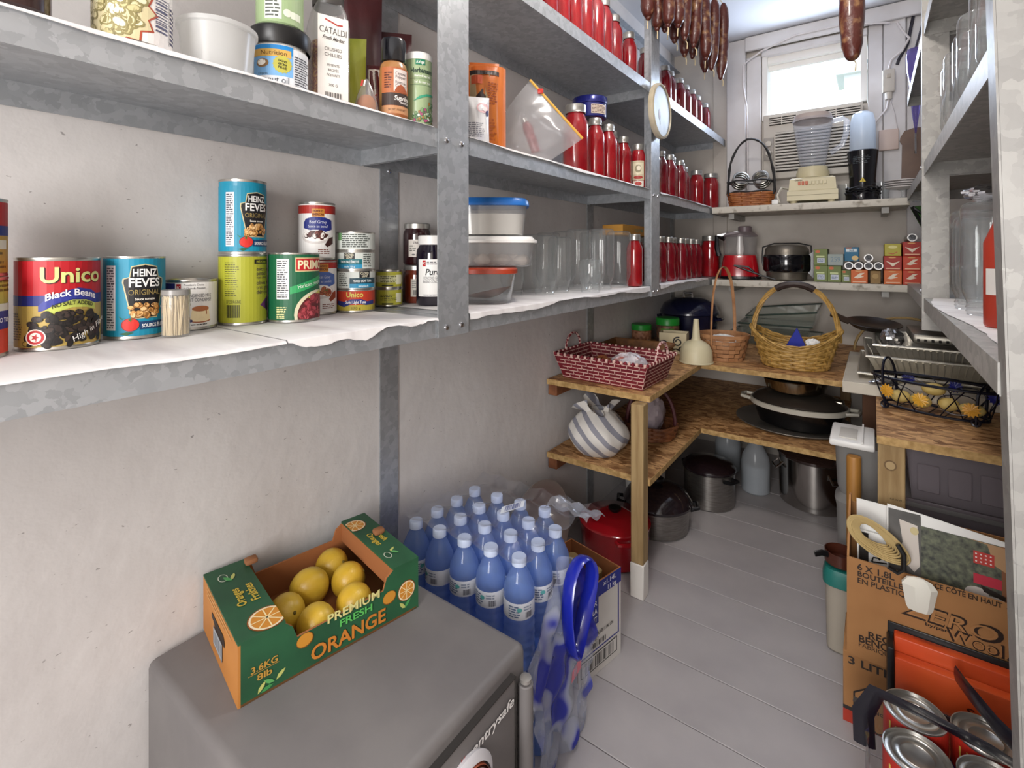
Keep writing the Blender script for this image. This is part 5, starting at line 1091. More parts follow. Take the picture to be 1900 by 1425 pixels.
crumple('tissue_fill', 'white tissue filling inside the splint basket', -.484, 2.10, ZT + .045, .058, .052, .025, paperw, 'tissue', 9, 24, 12, .2)
# big wicker basket
wick = M('golden_wicker', '94702f', .5, col2='c39c58', ns=60)
t = thing('wicker_basket', 'golden wicker basket with round arched handle and dark grip', 'basket', (-.235, 2.105, ZT), .05)
def dip(a, v):
    rx, ry = .105 + .04 * v, .08 + .035 * v; c, s = cos(a), sin(a); hh = .085 + .055 * abs(c) ** 2.2
    return (rx * c, ry * s, hh * v + .002), (c, s)
wicker('weave', t, dip, 11, 20, .0042, .0048, wick); G().lathe([(0, .001), (.105, .001), (.108, .007), (0, .007)], 32, sy=.77).build('base', wick, t)
g = G()
for k in range(3):
    g.tube([(lambda q: (q[0][0] + .003 * cos(9 * a + 2 * k), q[0][1] + .003 * sin(9 * a + 2 * k), q[0][2] - .004 + .006 * sin(7 * a + 2.1 * k)))(dip(a, 1.03)) for a in [2 * pi * i / 60 for i in range(60)]], .0042, 5, closed=True)
g.build('braided_rim', wick, t, kind='stuff')
g = G(); arch = []
for k in range(4):
    pts = []
    for i in range(37):
        a = pi * i / 36; tw_ = 5 * a + k * pi / 2; pts.append((.138 * cos(a) * (1 + .06 * sin(a)) + .005 * cos(tw_) * cos(a), .005 * sin(tw_), .10 + .205 * sin(a) + .005 * cos(tw_) * sin(a)))
    g.tube(pts, .0048, 5)
g.build('handle', wick, t)
G().tube([(.138 * cos(a) * (1 + .06 * sin(a)), 0, .10 + .205 * sin(a)) for a in [pi * (.36 + .28 * i / 12) for i in range(13)]], .0125, 8).build('grip', M('dark_leather', '2c1c16', .5), t)
tag(G().prism([(-.05, .0), (.02, .0), (-.012, .075)], -.012, .012, 'y').build('napkin', M('blue_cloth', '1c2a9a', .7), None, (-.215, 2.10, ZT + .07), (0, 0, .1)), 'bright blue folded cloth in the golden wicker basket', 'cloth')
crumple('paper_scrap', 'white scrap of paper in the golden wicker basket', -.175, 2.10, ZT + .075, .025, .02, .016, paperw, 'paper', 21)
# glass baking dishes
def dish(lab, x, y, z, hx, hy, h, rz, rx=0, ry=0):
    t = thing('glass_dish', lab, 'dish', (x, y, z), rz); g = tray_shell(hx, hy, hx * 1.12, hy * 1.15, h, .005); g.mv(rx=rx, ry=ry).build('dish', glassg, t, smooth=0)
    q = G().tube([(sx * hx * 1.14, sy * hy * 1.17, h) for sx, sy in ((-1, -1), (0, -1), (1, -1), (1, 0), (1, 1), (0, 1), (-1, 1), (-1, 0))], .004, 6, closed=True).mv(rx=rx, ry=ry); q.build('rim', M('glass_edge', '3c4a44', .1, coat=.6), t); return t
dish('low glass baking dish at the bottom of the dish pile', -.37, 2.60, ZT, .16, .10, .05, 0)
dish('middle glass baking dish of the pile behind the wicker basket', -.365, 2.60, ZT + .052, .13, .095, .045, .05)
dish('deep glass baking dish tilted on top of the dish pile', -.325, 2.60, ZT + .1, .125, .085, .06, -.05, .12, -.12)
t = thing('roasting_pot', 'large dark navy enamel pot in the corner under the shelves', 'pot', (-.735, 2.50, ZT))
nav = M('navy_enamel', '121530', .22, coat=.5)
G().lathe([(0, .001), (.12, 0), (.128, .006), (.132, .12), (.138, .124)], 40).build('body', nav, t); G().lathe([(.14, .125), (.14, .135), (.12, .175), (.07, .2), (0, .206)], 40).build('lid', nav, t)
G().tube([(-.02, -.02, .204), (-.02, -.02, .225), (.02, -.02, .225), (.02, -.02, .204)], .006, 6).build('lid_handle', chrome, t)
for s in (-1, 1): G().tube([(s * .13, -.03, .1), (s * .155, -.02, .105), (s * .155, .02, .105), (s * .13, .03, .1)], .006, 6).build('side_handle', nav, t)
# white board with foil trays
t = thing('white_board_box', 'flat white cardboard box bridging the two tables under the foil trays', 'box', (-.075, 1.80, ZT), 0)
G().rbox(0, .45, 0, .56, 0.0005, .034, .002, seg=1).build('box', M('white_card', 'c9c1b2', .7, col2='b9b09f', ns=7), t)
crumple('foil_scrap', 'loose scrap of crumpled foil on the front of the white box', .03, 1.83, ZT + .035, .05, .02, .008, foilm, 'foil', 31, 26, 10, .3)
alum = M('aluminium_foil', 'c9c3b6', .33, .75, bump=.5, bs=30)
def foil_tray(lab, x, y, z, hx, hy, h, rz=0, ribs=True, up=False):
    t = thing('foil_tray', lab, 'tray', (x, y, z), rz); g = tray_shell(hx * .88, hy * .86, hx, hy, h, .002) if not up else tray_shell(hx, hy, hx * .9, hy * .88, h, .002); g.build('pan', alum, t, smooth=0)
    G().tube([(sx * hx * 1.01, sy * hy * 1.01, 0 if up else h) for sx, sy in ((-1, -1), (0, -1), (1, -1), (1, 0), (1, 1), (0, 1), (-1, 1), (-1, 0))], .004, 6, closed=True).build('rolled_rim', alum, t)
    if ribs:
        g = G()
        for i in range(22):
            u = -.92 + 1.84 * i / 21; g.tube([(u * hx * .88, -hy * .865, .006), (u * hx * .98, -hy * .985, h - .006)], .0028, 4)
        for i in range(10):
            u = -.9 + 1.8 * i / 9; g.tube([(-hx * .885, u * hy * .86, .006), (-hx * .985, u * hy * .98, h - .006)], .0028, 4)
        g.build('ribs', alum, t, kind='stuff')
    return t
foil_tray('flat foil sheet pan at the bottom of the tray stack', .165, 2.08, ZT + .035, .20, .21, .016, 0, False)
foil_tray('second foil pan from the bottom, ribbed sides', .17, 2.085, ZT + .053, .19, .20, .05, .03)
foil_tray('upper foil pan with thick rolled rim, holding the broiler pan', .175, 2.09, ZT + .09, .172, .178, .045, .0)
t = thing('broiler_pan', 'slotted metal broiler pan lying in the foil trays', 'pan', (.215, 2.08, ZT + .142), .03)
G().rbox(-.12, .14, -.12, .12, 0, .03, .008).build('pan', M('dull_metal', '8f8a80', .35, .85), t)
for i in range(14): G().rbox(-.11 + i * .017, -.103 + i * .017, -.1225, -.118, .008, .016, .001, seg=1).build('slot', dk, t)
crumple('foil_ball', 'ball of crumpled foil beside the broiler pan', .05, 2.03, ZT + .12, .03, .03, .026, foilm, 'foil', 5, 26, 16, .25)
t = thing('pan_lid', 'dark handled skillet resting on the foil trays', 'pan', (.0, 2.215, ZT + .15), .5)
G().lathe([(0, .0), (.06, 0), (.085, .02), (.083, .021), (.058, .004), (0, .004)], 28).mv(rx=.15).build('pan', M('dark_pan', '2c2420', .35, .3), t); G().tube([(-.08, 0, .022), (-.11, .0, .035), (-.14, .0, .05)], .011, 8, flat=.5).build('handle', M('dark_handle', '3a2c24', .5), t)
tag(G().tube([(-.06 + .16 * (1 - cos(pi * i / 16)), 2.40 - .02 * sin(pi * i / 16), ZT + .036 + .14 * sin(pi * i / 16)) for i in range(17)], .005, 6).build('basket_hoop', M('reed', '8d7448', .6)), 'bent reed hoop standing behind the foil trays', 'hoop')
# wire fruit basket
wire = M('black_wire', '10101e', .3, .3)
t = thing('fruit_basket', 'black wire boat-shaped basket with blue and yellow metal sunflowers', 'basket', (.128, 1.70, ZT), -.32)
def boat(a, v): k = .8 + .2 * v; return (.135 * k * cos(a), .062 * k * sin(a), .008 + .075 * v)
G().tube([boat(2 * pi * i / 40, 1) for i in range(40)], .0038, 6, closed=True).build('rim', wire, t); G().tube([boat(2 * pi * i / 40, 0) for i in range(40)], .0034, 6, closed=True).build('base_ring', wire, t)
g = G()
for i in range(14): g.tube([boat(2 * pi * i / 14 + .12 * k * (1 if i % 2 else -1), k / 3) for k in range(4)], .0014, 4)
for i in range(6): a = 2 * pi * i / 6; g.tube([(lambda p: p)(boat(a + .35 * sin(q), .5 + .35 * cos(q))) for q in [2 * pi * j / 18 for j in range(19)]], .0012, 4)
for i in range(7): x = -.1 + .033 * i; w = .05 * sqrt(max(.05, 1 - (x / .11) ** 2)); g.tube([(x, -w, .008), (x, w, .008)], .0016, 4)
g.build('wire_scrolls', wire, t, kind='stuff')
for sx, hh in ((-1, .055), (1, .02)):
    G().tube([(sx * .092, -.046, .0), (sx * .095, -.048, .06)] + [(sx * (.096 + .006 * sin(q_)), -.048 * cos(q_), .075 + hh * sin(q_)) for q_ in [pi * i_ / 12 for i_ in range(13)]] + [(sx * .095, .048, .06), (sx * .092, .046, .0)], .0034, 6).build('handle', wire, t)
    for sy in (-1, 1): G().tube([(sx * .092 + .008 * cos(q), sy * .047, .010 + .008 * sin(q)) for q in [2 * pi * i / 10 for i in range(10)]], .0028, 5, closed=True).build('curl_foot', wire, t)
def flower(x, y, z, r, c, rz):
    g = G(); k = 12; pts = [((r if i % 2 else r * .72) * cos(pi * i / k), (r if i % 2 else r * .72) * sin(pi * i / k)) for i in range(2 * k)]
    g.add([(0, 0, .003)] + [(a, b, 0) for a, b in pts] + [(0, 0, -.003)], [(0, 1 + i, 1 + (i + 1) % (2 * k)) for i in range(2 * k)] + [(2 * k + 1, 1 + (i + 1) % (2 * k), 1 + i) for i in range(2 * k)])
    g.mv(rx=pi / 2).mv(rz=rz).mv(x, y, z).build('sunflower', M('flower_' + c, c, .4), t, smooth=0)
for x, s, z, c in ((-.085, -1, .05, 'c8902a'), (-.01, -1, .045, 'cc9a30'), (.085, -1, .04, 'c48c2c'), (-.07, 1, .07, '141a6c'), (.03, 1, .066, '141a6c'), (.115, .35, .062, '141a6c')):
    y = s * .062 * sqrt(max(.02, 1 - (x / .137) ** 2)); flower(x, y - (.006 if s < 0 else -.004), z, .019 if c != '141a6c' else .017, c, x * 3 * (1 if s < 0 else -1))
pot = M('potato', 'b39a54', .6, col2='c9b06a', ns=18); ca, sa = cos(-.32), sin(-.32)
for k, (x, y, z, a) in enumerate(((-.072, .0, .0295, .1), (-.024, -.012, .0295, -.2), (.028, .01, .0295, .3), (.076, -.002, .0295, -.1), (.0, .0, .064, .2))):
    tag(G().ball((0, 0, 0), .0245, .0185, .0165, 16, 9, jit=.03).build('potato', pot, None, (.128 + x * ca - y * sa, 1.70 + x * sa + y * ca, ZT + z), (0, 0, a)), ('yellow potato at the left end of the wire sunflower basket', 'second yellow potato from the left in the sunflower basket', 'third yellow potato from the left in the sunflower basket', 'yellow potato at the right end of the wire sunflower basket', 'yellow potato lying on top of the others in the sunflower basket')[k], 'potato', 'potatoes in the wire basket')

# ------------------------------------------------------------------ lower table level
cloth = M('striped_cloth', 'd6d2cc', .85)
N, L = cloth.node_tree.nodes, cloth.node_tree.links
wv = N.new('ShaderNodeTexWave'); wv.wave_type = 'BANDS'; wv.bands_direction = 'DIAGONAL'; wv.inputs['Scale'].default_value = 12; wv.inputs['Distortion'].default_value = .5; L.new(coords(N, L, (1, 0, 1)), wv.inputs['Vector'])
cr_ = N.new('ShaderNodeValToRGB'); cr_.color_ramp.interpolation = 'CONSTANT'; cr_.color_ramp.elements[0].color = lin('d6d2cc'); cr_.color_ramp.elements[1].position = .66; cr_.color_ramp.elements[1].color = lin('8c8c96'); L.new(wv.outputs['Fac'], cr_.inputs['Fac']); L.new(cr_.outputs[0], N['Principled BSDF'].inputs['Base Color'])
t = thing('cloth_bundle', 'round bundle tied up in a white and grey striped cloth', 'bundle', (-.75, 1.525, ZW), face_cam(-.75, 1.525)); t.scale = (1.06, 1.06, 1.06)
def bun(u, v):
    a = 2 * pi * u; z = v * .135; r = .094 * (abs(sin(pi * (.16 + .80 * v))) ** .62) * (1 + .035 * sin(5 * a + 6 * v) + .02 * sin(11 * a + 3)); return (r * cos(a), r * sin(a), z)
g = G().grid(bun, 48, 22, cu=True); g.lathe([(0, .001), (.045, .001)], 30); g.build('cloth', cloth, t, smooth=45)
def knot(u, v):
    a = 2 * pi * u; r = (.03 + .03 * v) * (1 + .3 * v * sin(4 * a + 1) + .12 * sin(9 * a)); return (r * cos(a) - .012 * v, r * sin(a), .118 + .03 * v + .018 * v * sin(3 * a + 2))
G().grid(knot, 36, 8, cu=True).build('gathered_top', cloth, t, smooth=45)
for a0 in (.4, 2.2, 3.9, 5.2):
    G().prism([(-.012, 0), (.014, 0), (.004, .06)], -.0015, .0015, 'y').mv(rx=-.45).mv(rz=a0).mv(.062 * sin(a0) * 1, -.062 * cos(a0), .08).build('cloth_fold', cloth, t)
G().tube([(.034 * cos(2 * pi * i / 24), .034 * sin(2 * pi * i / 24), .119 + .003 * sin(5 * i)) for i in range(24)], .005, 6, closed=True).build('tie', cloth, t)
dwick = M('dark_wicker', '5a321c', .6, col2='7c4a28', ns=40)
t = thing('wicker_bowl', 'dark wicker basket with hoop handle behind the cloth bundle', 'basket', (-.655, 1.76, ZW + .0035), .4)
wicker('weave', t, ovalwall(.095, .09, .08, .075, .05), 6, 16, .005, .004, dwick); G().lathe([(0, .001), (.08, .001), (.08, .006), (0, .006)], 30).build('base', dwick, t); G().tube([(.085 * cos(a), .0, .04 + .14 * sin(a)) for a in [pi * i / 20 for i in range(21)]], .007, 6).build('handle', M('dark_red_wood', '4a1c20', .5), t)
crumple('wrapped_gift', 'clear wrapped pale bundle in the dark wicker basket', -.655, 1.76, ZW + .012, .06, .05, .07, M('cellophane_pale', '8a7d86', .3, col2='b5a9b0', ns=18, bump=.4), 'parcel', 14, 30, 18, .14)
t = thing('pizza_pan', 'large round grey metal pan lying under the roaster', 'pan', (-.255, 2.235, ZW)); G().lathe([(0, 0), (.19, 0), (.205, .008), (.203, .01), (.188, .003), (0, .003)], 48).build('pan', M('grey_pan', '8d8881', .42, .6, col2='7c7770', ns=7), t)
t = thing('roaster', 'black oval enamel roaster with white rim and loop handles', 'roaster', (-.235, 2.20, ZW + .004), -.08)
be = M('black_enamel', '0e0e10', .25, coat=.4); we = M('white_enamel', 'd3cdbe', .3)
G().lathe([(0, .001), (.12, 0), (.135, .006), (.158, .072)], 44, sy=.78).build('body', be, t); G().lathe([(.158, .068), (.167, .07), (.168, .087), (.162, .089)], 44, sy=.78).build('rim', we, t)
for s in (-1, 1): G().tube([(s * .16, -.035, .079), (s * .195, -.03, .083), (s * .2, 0, .085), (s * .195, .03, .083), (s * .16, .035, .079)], .007, 8).build('handle', we, t)
t = thing('pan_lid', 'dark domed lid on the black roaster', 'lid', (-.235, 2.20, ZW + .0915), -.08); dkl = M('dark_steel', '6f6860', .28, .8)
G().lathe([(.158, 0), (.16, .004), (.145, .022), (.11, .034), (0, .036)], 44, sy=.78).build('dome', dkl, t); G().rbox(.08, .15, -.02, .02, .012, .03, .006).build('handle', M('steel_grip', '8d867a', .25, .9), t)
t = thing('steel_bowl', 'shiny steel bowl stacked on the roaster lid', 'bowl', (-.245, 2.21, ZW + .129)); G().lathe([(0, 0), (.08, 0), (.1, .01), (.112, .05), (.122, .053), (.118, .056), (.108, .052), (.095, .013), (0, .005)], 40).build('bowl', M('polished_steel', 'a09888', .15, 1), t)
t = thing('frying_pan', 'dark frying pan on top of the stacked cookware', 'pan', (-.27, 2.22, ZW + .187)); G().lathe([(0, 0), (.11, 0), (.13, .024), (.127, .025), (.108, .004), (0, .004)], 40).build('pan', M('pan_black', '17130f', .35), t); G().tube([(-.125, -.03, .018), (-.19, -.06, .026)], .01, 8, flat=.6).build('handle', black, t)
# ------------------------------------------------------------------ on the floor, far end
redg = M('red_enamel', 'a81420', .18, coat=.7)
t = thing('dutch_oven', 'red enamel pot with flat lid and black knob', 'pot', (-.695, 1.535, 0))
G().lathe([(0, .001), (.095, 0), (.106, .006), (.113, .105), (.115, .112)], 44).build('body', redg, t); G().lathe([(.116, .112), (.117, .118), (.11, .124), (.06, .134), (.056, .137), (.04, .14), (0, .142)], 44).build('lid', redg, t); G().lathe([(.01, .14), (.02, .15), (.021, .157), (.012, .161), (0, .162)], 22).build('knob', black, t)
for s in (-1, 1): G().tube([(s * .095, -.03, .1), (s * .125, -.025, .1), (s * .128, 0, .1), (s * .125, .025, .1), (s * .095, .03, .1)], .008, 8).mv(rz=2.3).build('handle', redg, t)
t = thing('round_platter', 'round dull metal platter leaning against the left wall', 'platter', (-.862, 1.30, .0), -.12)
G().lathe([(0, .004), (.11, .004), (.118, .008), (.142, .01), (.143, .013), (.118, .012), (.11, .008), (0, .008)], 48).mv(ry=pi / 2 + .12 - .22).mv(dz=.145, dx=.02).build('platter', M('dull_pewter', 'a1958c', .4, .35, col2='aea298', ns=6), t)
t = thing('casserole', 'steel casserole with dark domed lid behind the pine post', 'pot', (-.64, 1.785, 0))
G().lathe([(0, .001), (.1, 0), (.108, .006), (.113, .09), (.12, .094)], 40).build('body', brushed, t); G().lathe([(.121, .095), (.122, .103), (.105, .13), (.07, .15), (.02, .158), (0, .158)], 40).build('lid', M('smoky_lid', '241c20', .15, coat=.6), t); G().lathe([(.01, .156), (.022, .17), (.022, .178), (0, .18)], 20).build('knob', black, t)
for s in (-1, 1): G().tube([(s * .112, -.03, .085), (s * .14, -.02, .09), (s * .14, .02, .09), (s * .112, .03, .085)], .007, 6).mv(rz=.4).build('handle', black, t)
t = thing('stock_pot', 'steel pot with dark lid beside the milk jugs', 'pot', (-.535, 2.085, 0))
G().lathe([(0, .001), (.09, 0), (.095, .005), (.096, .135), (.1, .138)], 40).build('body', brushed, t); G().lathe([(.101, .139), (.101, .147), (.085, .163), (.03, .172), (0, .172)], 40).build('lid', M('brown_black_lid', '1e1418', .2, coat=.4), t)
for s in (-1, 1): G().tube([(s * .095, -.022, .12), (s * .122, -.018, .125), (s * .122, .018, .125), (s * .095, .022, .12)], .008, 6).mv(rz=-.5).build('handle', black, t)
t = thing('stock_pot', 'largest polished steel pot on the floor under the table', 'pot', (-.19, 2.33, 0))
ps = M('polished_pot', 'b2ada8', .16, 1.0)
G().lathe([(0, .001), (.118, 0), (.125, .006), (.127, .185), (.132, .19)], 48).build('body', ps, t); G().lathe([(.133, .19), (.133, .198), (.11, .215), (.05, .224), (0, .225)], 48).build('lid', M('smoky_glass_lid', '3a2a26', .12, .3, coat=.6), t)
for a0 in (-2.75, -.9): G().tube([(.125 * cos(a0 + q), .125 * sin(a0 + q), .16) if abs(q) > .19 else (.15 * cos(a0 + q), .15 * sin(a0 + q), .135) for q in (-.22, -.18, 0, .18, .22)], .005, 6).build('handle', ps, t)
milk = GLASS('milky_plastic', (.85, .87, .9), .6, (.72, .75, .78), gl=.2)
for x, y, lab in ((-.545, 2.45, 'milky plastic jug standing further back by the end wall'), (-.40, 2.29, 'milky plastic jug of water between the steel pots')):
    t = thing('plastic_jug', lab, 'jug', (x, y, 0)); G().lathe([(0, .002), (.046, 0), (.054, .008), (.055, .12), (.05, .15), (.03, .19), (.016, .215), (.016, .225)], 28).build('jug', milk, t); G().lathe([(.018, .219), (.019, .221), (.019, .236), (0, .238)], 20).build('cap', white, t); G().lathe([(0, .006), (.05, .006), (.051, .115), (0, .116)], 24).build('water', M('cloudy_water', '9aa0a4', .2), t)
t = thing('white_bucket', 'white plastic bucket behind the pine post under the table', 'bucket', (-.765, 1.985, 0)); G().lathe([(0, .001), (.07, 0), (.075, .004), (.088, .2), (.092, .2), (.092, .208), (.086, .208)], 36).build('pail', white, t)
bx3 = thing('shipping_box', 'tall plain dark brown cardboard box between the two tables', 'box', (-.028, 1.96, 0))
G().rbox(0, .1, 0, .3, 0, .5615, .002, seg=1).build('carton', M('dark_cardboard', '5e3d26', .8, col2='523420', ns=6), bx3); G().box(.05, .07, -.0006, -.0001, .0, .561).build('tape', M('brown_tape', '6e4a2c', .4), bx3)
# ------------------------------------------------------------------ safe
sf = thing('safe', 'grey steel safe with combination dial standing against the left wall', 'safe', (-.44, .278, 0))
sm = M('safe_grey', '6b6767', .55, col2='757170', ns=9, nd=6, bump=.06, bs=70)
G().rbox(-.442, 0, 0, .365, .012, .39, .012, seg=3).build('body', sm, sf)
for x in (-.4, -.04):
    for y in (.04, .325): G().lathe([(.015, 0), (.015, .013)], 12, c=(x, y, 0)).build('foot', black, sf)
door = G().rbox(.0003, .010, .012, .322, .03, .368, .004).build('door', sm, sf) 
g = G()
for a in ((.0, .0105, .010, .0115, .03, .37), (.0, .0105, .3215, .323, .03, .37), (.0, .0105, .0115, .3215, .368, .3695)): g.box(*a)
g.build('door_gap', dk, sf)
hg = G().lathe([(.0115, .02), (.0115, .345), (.010, .3465), (0, .347)], 20, c=(.012, .345, 0)); hg.build('hinge', sm, sf); G().lathe([(.007, .3475), (.009, .349), (.009, .354), (0, .356)], 16, c=(.012, .345, 0)).build('hinge_pin', M('hinge_pin_grey', '9a9692', .4, .5), sf)
dl = G().lathe([(.052, 0), (.054, .006), (.046, .012), (.044, .012)], 40).mv(ry=pi / 2).mv(.0103, .205, .292); dl.build('dial_ring', M('dial_white', 'd2d0d4', .35), door)
G().lathe([(.043, .002), (.041, .0125), (.0405, .013)], 40).mv(ry=pi / 2).mv(.0103, .205, .292).build('dial_band', M('dial_orange', 'a8583c', .4), door)
G().lathe([(.04, .004), (.037, .02), (.03, .034), (.026, .036), (0, .036)], 40).mv(ry=pi / 2).mv(.0103, .205, .292).build('dial', chrome, door)
d = D().text('sentrysafe', 0, 0, .0135, 'e9e6e4', 3, w=.105, sh=.18).text('sentrysafe', .001, -.0013, .0135, '141214', 2, w=.107, sh=.18).star(-.06, -.002, .009, .004, 7, 'b0382c', 2)
d.build(side(.0102, .342, .262), door, 'name_badge', e=.0006)
# ------------------------------------------------------------------ box of oranges on the safe
ob = thing('orange_box', 'green cardboard fruit box with cut-down sides', 'box', (-.757, .476, .3905), radians(79.3))
gc = M('green_card', '1e4a30', .55, col2='265a3a', ns=10); oc = M('orange_card', 'b97a38', .6, col2='a86c30', ns=8)
hw, hd, hh, th = .137, .099, .084, .0035; cl, crr = .058, .045
G().box(-hw, hw, -hd, hd, 0, th).build('bottom', cardi, ob, smooth=0)
for s, nm in ((-1, 'front_panel'), (1, 'back_panel')):
    pl = [(-hw, 0), (hw, 0), (hw, hh), (hw - crr, hh), (hw - crr - .012, hh - .008), (hw - crr - .018, .058), (-hw + cl + .016, .056), (-hw + cl + .01, hh - .01), (-hw + cl, hh), (-hw, hh)]
    g = G().prism(pl, s * hd, s * (hd - th), 'y'); n = len(g.f); g.m = [1] * n
    for i, f in enumerate(g.f):
        if len(f) == len(pl) and all(abs(abs(g.v[k][1]) - hd) < 1e-6 for k in f): g.m[i] = 0
    g.build(nm, [gc, cardi], ob, smooth=0)
g = G().box(-hw - th, -hw, -hd, hd, 0, hh); g.build('end_panel', oc, ob, smooth=0); G().box(hw, hw + th, -hd, hd, 0, hh).build('end_panel', gc, ob, smooth=0)
G().box(-hw - th, -hw + cl, -hd - .0005, hd + .0005, hh + .0002, hh + .003).build('top_flap', gc, ob, smooth=0); G().box(hw - crr, hw + th, -hd - .0005, hd + .0005, hh + .0002, hh + .003).build('top_flap', gc, ob, smooth=0)
G().box(-hw + cl - .003, -hw + cl, -hd + th, hd - th, .045, hh).build('inner_flap', cardi, ob, smooth=0); G().box(hw - crr, hw - crr + .003, -hd + th, hd - th, .05, hh).build('inner_flap', cardi, ob, smooth=0)
for x, y in ((hw - .012, .012), (-hw + cl + .004, hd - .02)): G().rbox(x - .01, x + .01, y - .008, y + .008, hh + .003, hh + .013, .004).build('corner_tab', M('brown_tab', '8a5a38', .8), ob)
def slice_(d, u, v, r, l=1):
    d.ell(u, v, r * 1.08, r * 1.08, '8a4a12', l, 24).ell(u, v, r, r, 'e6d8b8', l + .5, 24).ell(u, v, r * .88, r * .88, 'c8842c', l + 1, 24)
    for k in range(8): a = 2 * pi * k / 8; d.band([(u, v), (u + r * .88 * cos(a), v + r * .88 * sin(a))], r * .07, 'ead9a8', l + 1.5)
    return d
def leaf(d, u, v, a, s, c, l=2):
    p = [(0, 0), (.35, .2), (.7, .16), (1, 0), (.65, -.13), (.3, -.12)]; return d.poly([(u + s * (x * cos(a) - y * sin(a)), v + s * (x * sin(a) + y * cos(a))) for x, y in p], c, l)
d = D()
d.text('PREMIUM', .025, .0585, .0125, '3a3a10', 2, w=.088).text('PREMIUM', .024, .0592, .0125, 'd9d08a', 3, w=.088).text('FRESH', .028, .043, .0105, '123c1c', 2, w=.056).text('FRESH', .027, .0437, .0105, '5ab85a', 3, w=.056)
d.text('ORANGE', .018, .0195, .0205, '3a1a08', 2, w=.122).text('ORANGE', .0168, .0203, .0205, 'c47a2c', 3, w=.122)
for u, v in ((-.052, .046), (.085, .043)): d.ell(u, v, .0125, .0105, '7a4a14', 1.5).ell(u - .0005, v + .0008, .0115, .0095, 'c8892e', 2)
d.text('3.6KG', -.107, .042, .0085, 'b98c3a', 2, w=.036).rect(-.128, -.088, .0355, .0362, 'b98c3a', 2).text('8lb', -.107, .029, .0085, 'b98c3a', 2, w=.02)
for (u, v, a, c) in ((-.116, .006, .9, 'b9bc6a'), (-.112, .006, .2, '3f8a4a'), (-.092, .012, .7, 'b9bc6a'), (-.094, .012, 2.6, '5aa05a'), (.115, .012, 2.3, 'b9bc6a'), (.113, .012, .8, '4a9a54')): leaf(d, u, v, a, .017, c)
slice_(d, .117, .04, .0155); d.build(front(-hd - .0003), ob)
d = D().lines(-.07, .07, .066, .085, 3, 'c99a5c', 1, .3); d.poly([(-.04, .058), (.028, .058), (.034, .052), (.034, .044), (-.018, .044), (-.03, .05), (-.04, .05)], '241810', 1.5).rect(-.03, .022, .016, .043, '6a6e74', 2).rect(-.028, .02, .018, .041, 'b5b8bc', 2.3).bars(-.026, .018, .02, .039, '4a4e58', 2.6)
d.build(lside(-hw - th - .0002), ob, 'end_print')
d = D(); d.text('Oranges', .0, .004, .012, '6a5a14', 1, w=.05, sh=.1).text('Oranges', -.0006, .0048, .012, 'c9ad3c', 2, w=.05, sh=.1).text('Fraîches', .0, -.014, .012, 'c9ad3c', 2, w=.05, sh=.1)
leaf(d, .05, .0, .5, .02, '4a9a54'); leaf(d, .052, .0, -.4, .018, 'b9bc6a'); d.ell(.066, .01, .011, .007, 'd0d0c0', 1).ell(.066, .01, .0095, .0058, '1e4a30', 1.4); slice_(d, -.074, -.014, .024)
d.clip(-hd, hd, -.031, .029).build(top(hh + .0032, -hw + .027, 0, -pi / 2 + pi), ob, 'top_print')
d = D(); d.text('Fresh', .0, .009, .0105, 'c9ad3c', 2, w=.034, sh=.1).text('Oranges', .0, -.006, .0105, 'c9ad3c', 2, w=.046, sh=.1)
leaf(d, .052, -.004, .6, .018, '5aa05a'); leaf(d, .054, -.004, 2.2, .015, 'b9bc6a'); d.ell(.06, -.012, .01, .006, 'c8ccb8', 1).ell(.06, -.012, .0085, .0048, '1e4a30', 1.4); slice_(d, -.066, -.012, .019)
d.clip(-hd, hd, -.024, .024).build(top(hh + .0032, hw - .021, 0, -pi / 2), ob, 'top_print')
orng = M('orange_peel', 'c39c2a', .35, col2='cfae3e', ns=14, bump=.12, bs=220)
ca, sa = cos(radians(79.3)), sin(radians(79.3))
for k, (x, y, z, a) in enumerate(((-.047, -.006, .029, 0), (-.020, -.060, .0285, .5), (.003, .028, .031, 1.1), (.058, .064, .0285, .3), (.062, .003, .029, .9), (.045, -.055, .0285, .2))):
    t = thing('orange', ('orange at the near end of the green box', 'orange nearest the front panel, near end of the green box', 'largest orange lying in the middle of the green box', 'orange at the far back corner of the green box', 'orange with stem scar at the far end of the green box', 'orange half hidden by the front panel at the far end')[k], 'orange', (-.757 + x * ca - y * sa, .476 + x * sa + y * ca, .3945), a, 'oranges in the green box')
    G().ball((0, 0, z), .0325 if k == 2 else .0288, .0285, z, 24, 14).build('peel', orng, t); G().lathe([(.003, 0), (.002, .0015), (0, .0016)], 8).mv(ry=1.1).mv(.0288 * sin(1.1), 0, z + z * cos(1.1) - .001).build('stem_scar', M('stem_scar', '6a5a1c', .8), t)

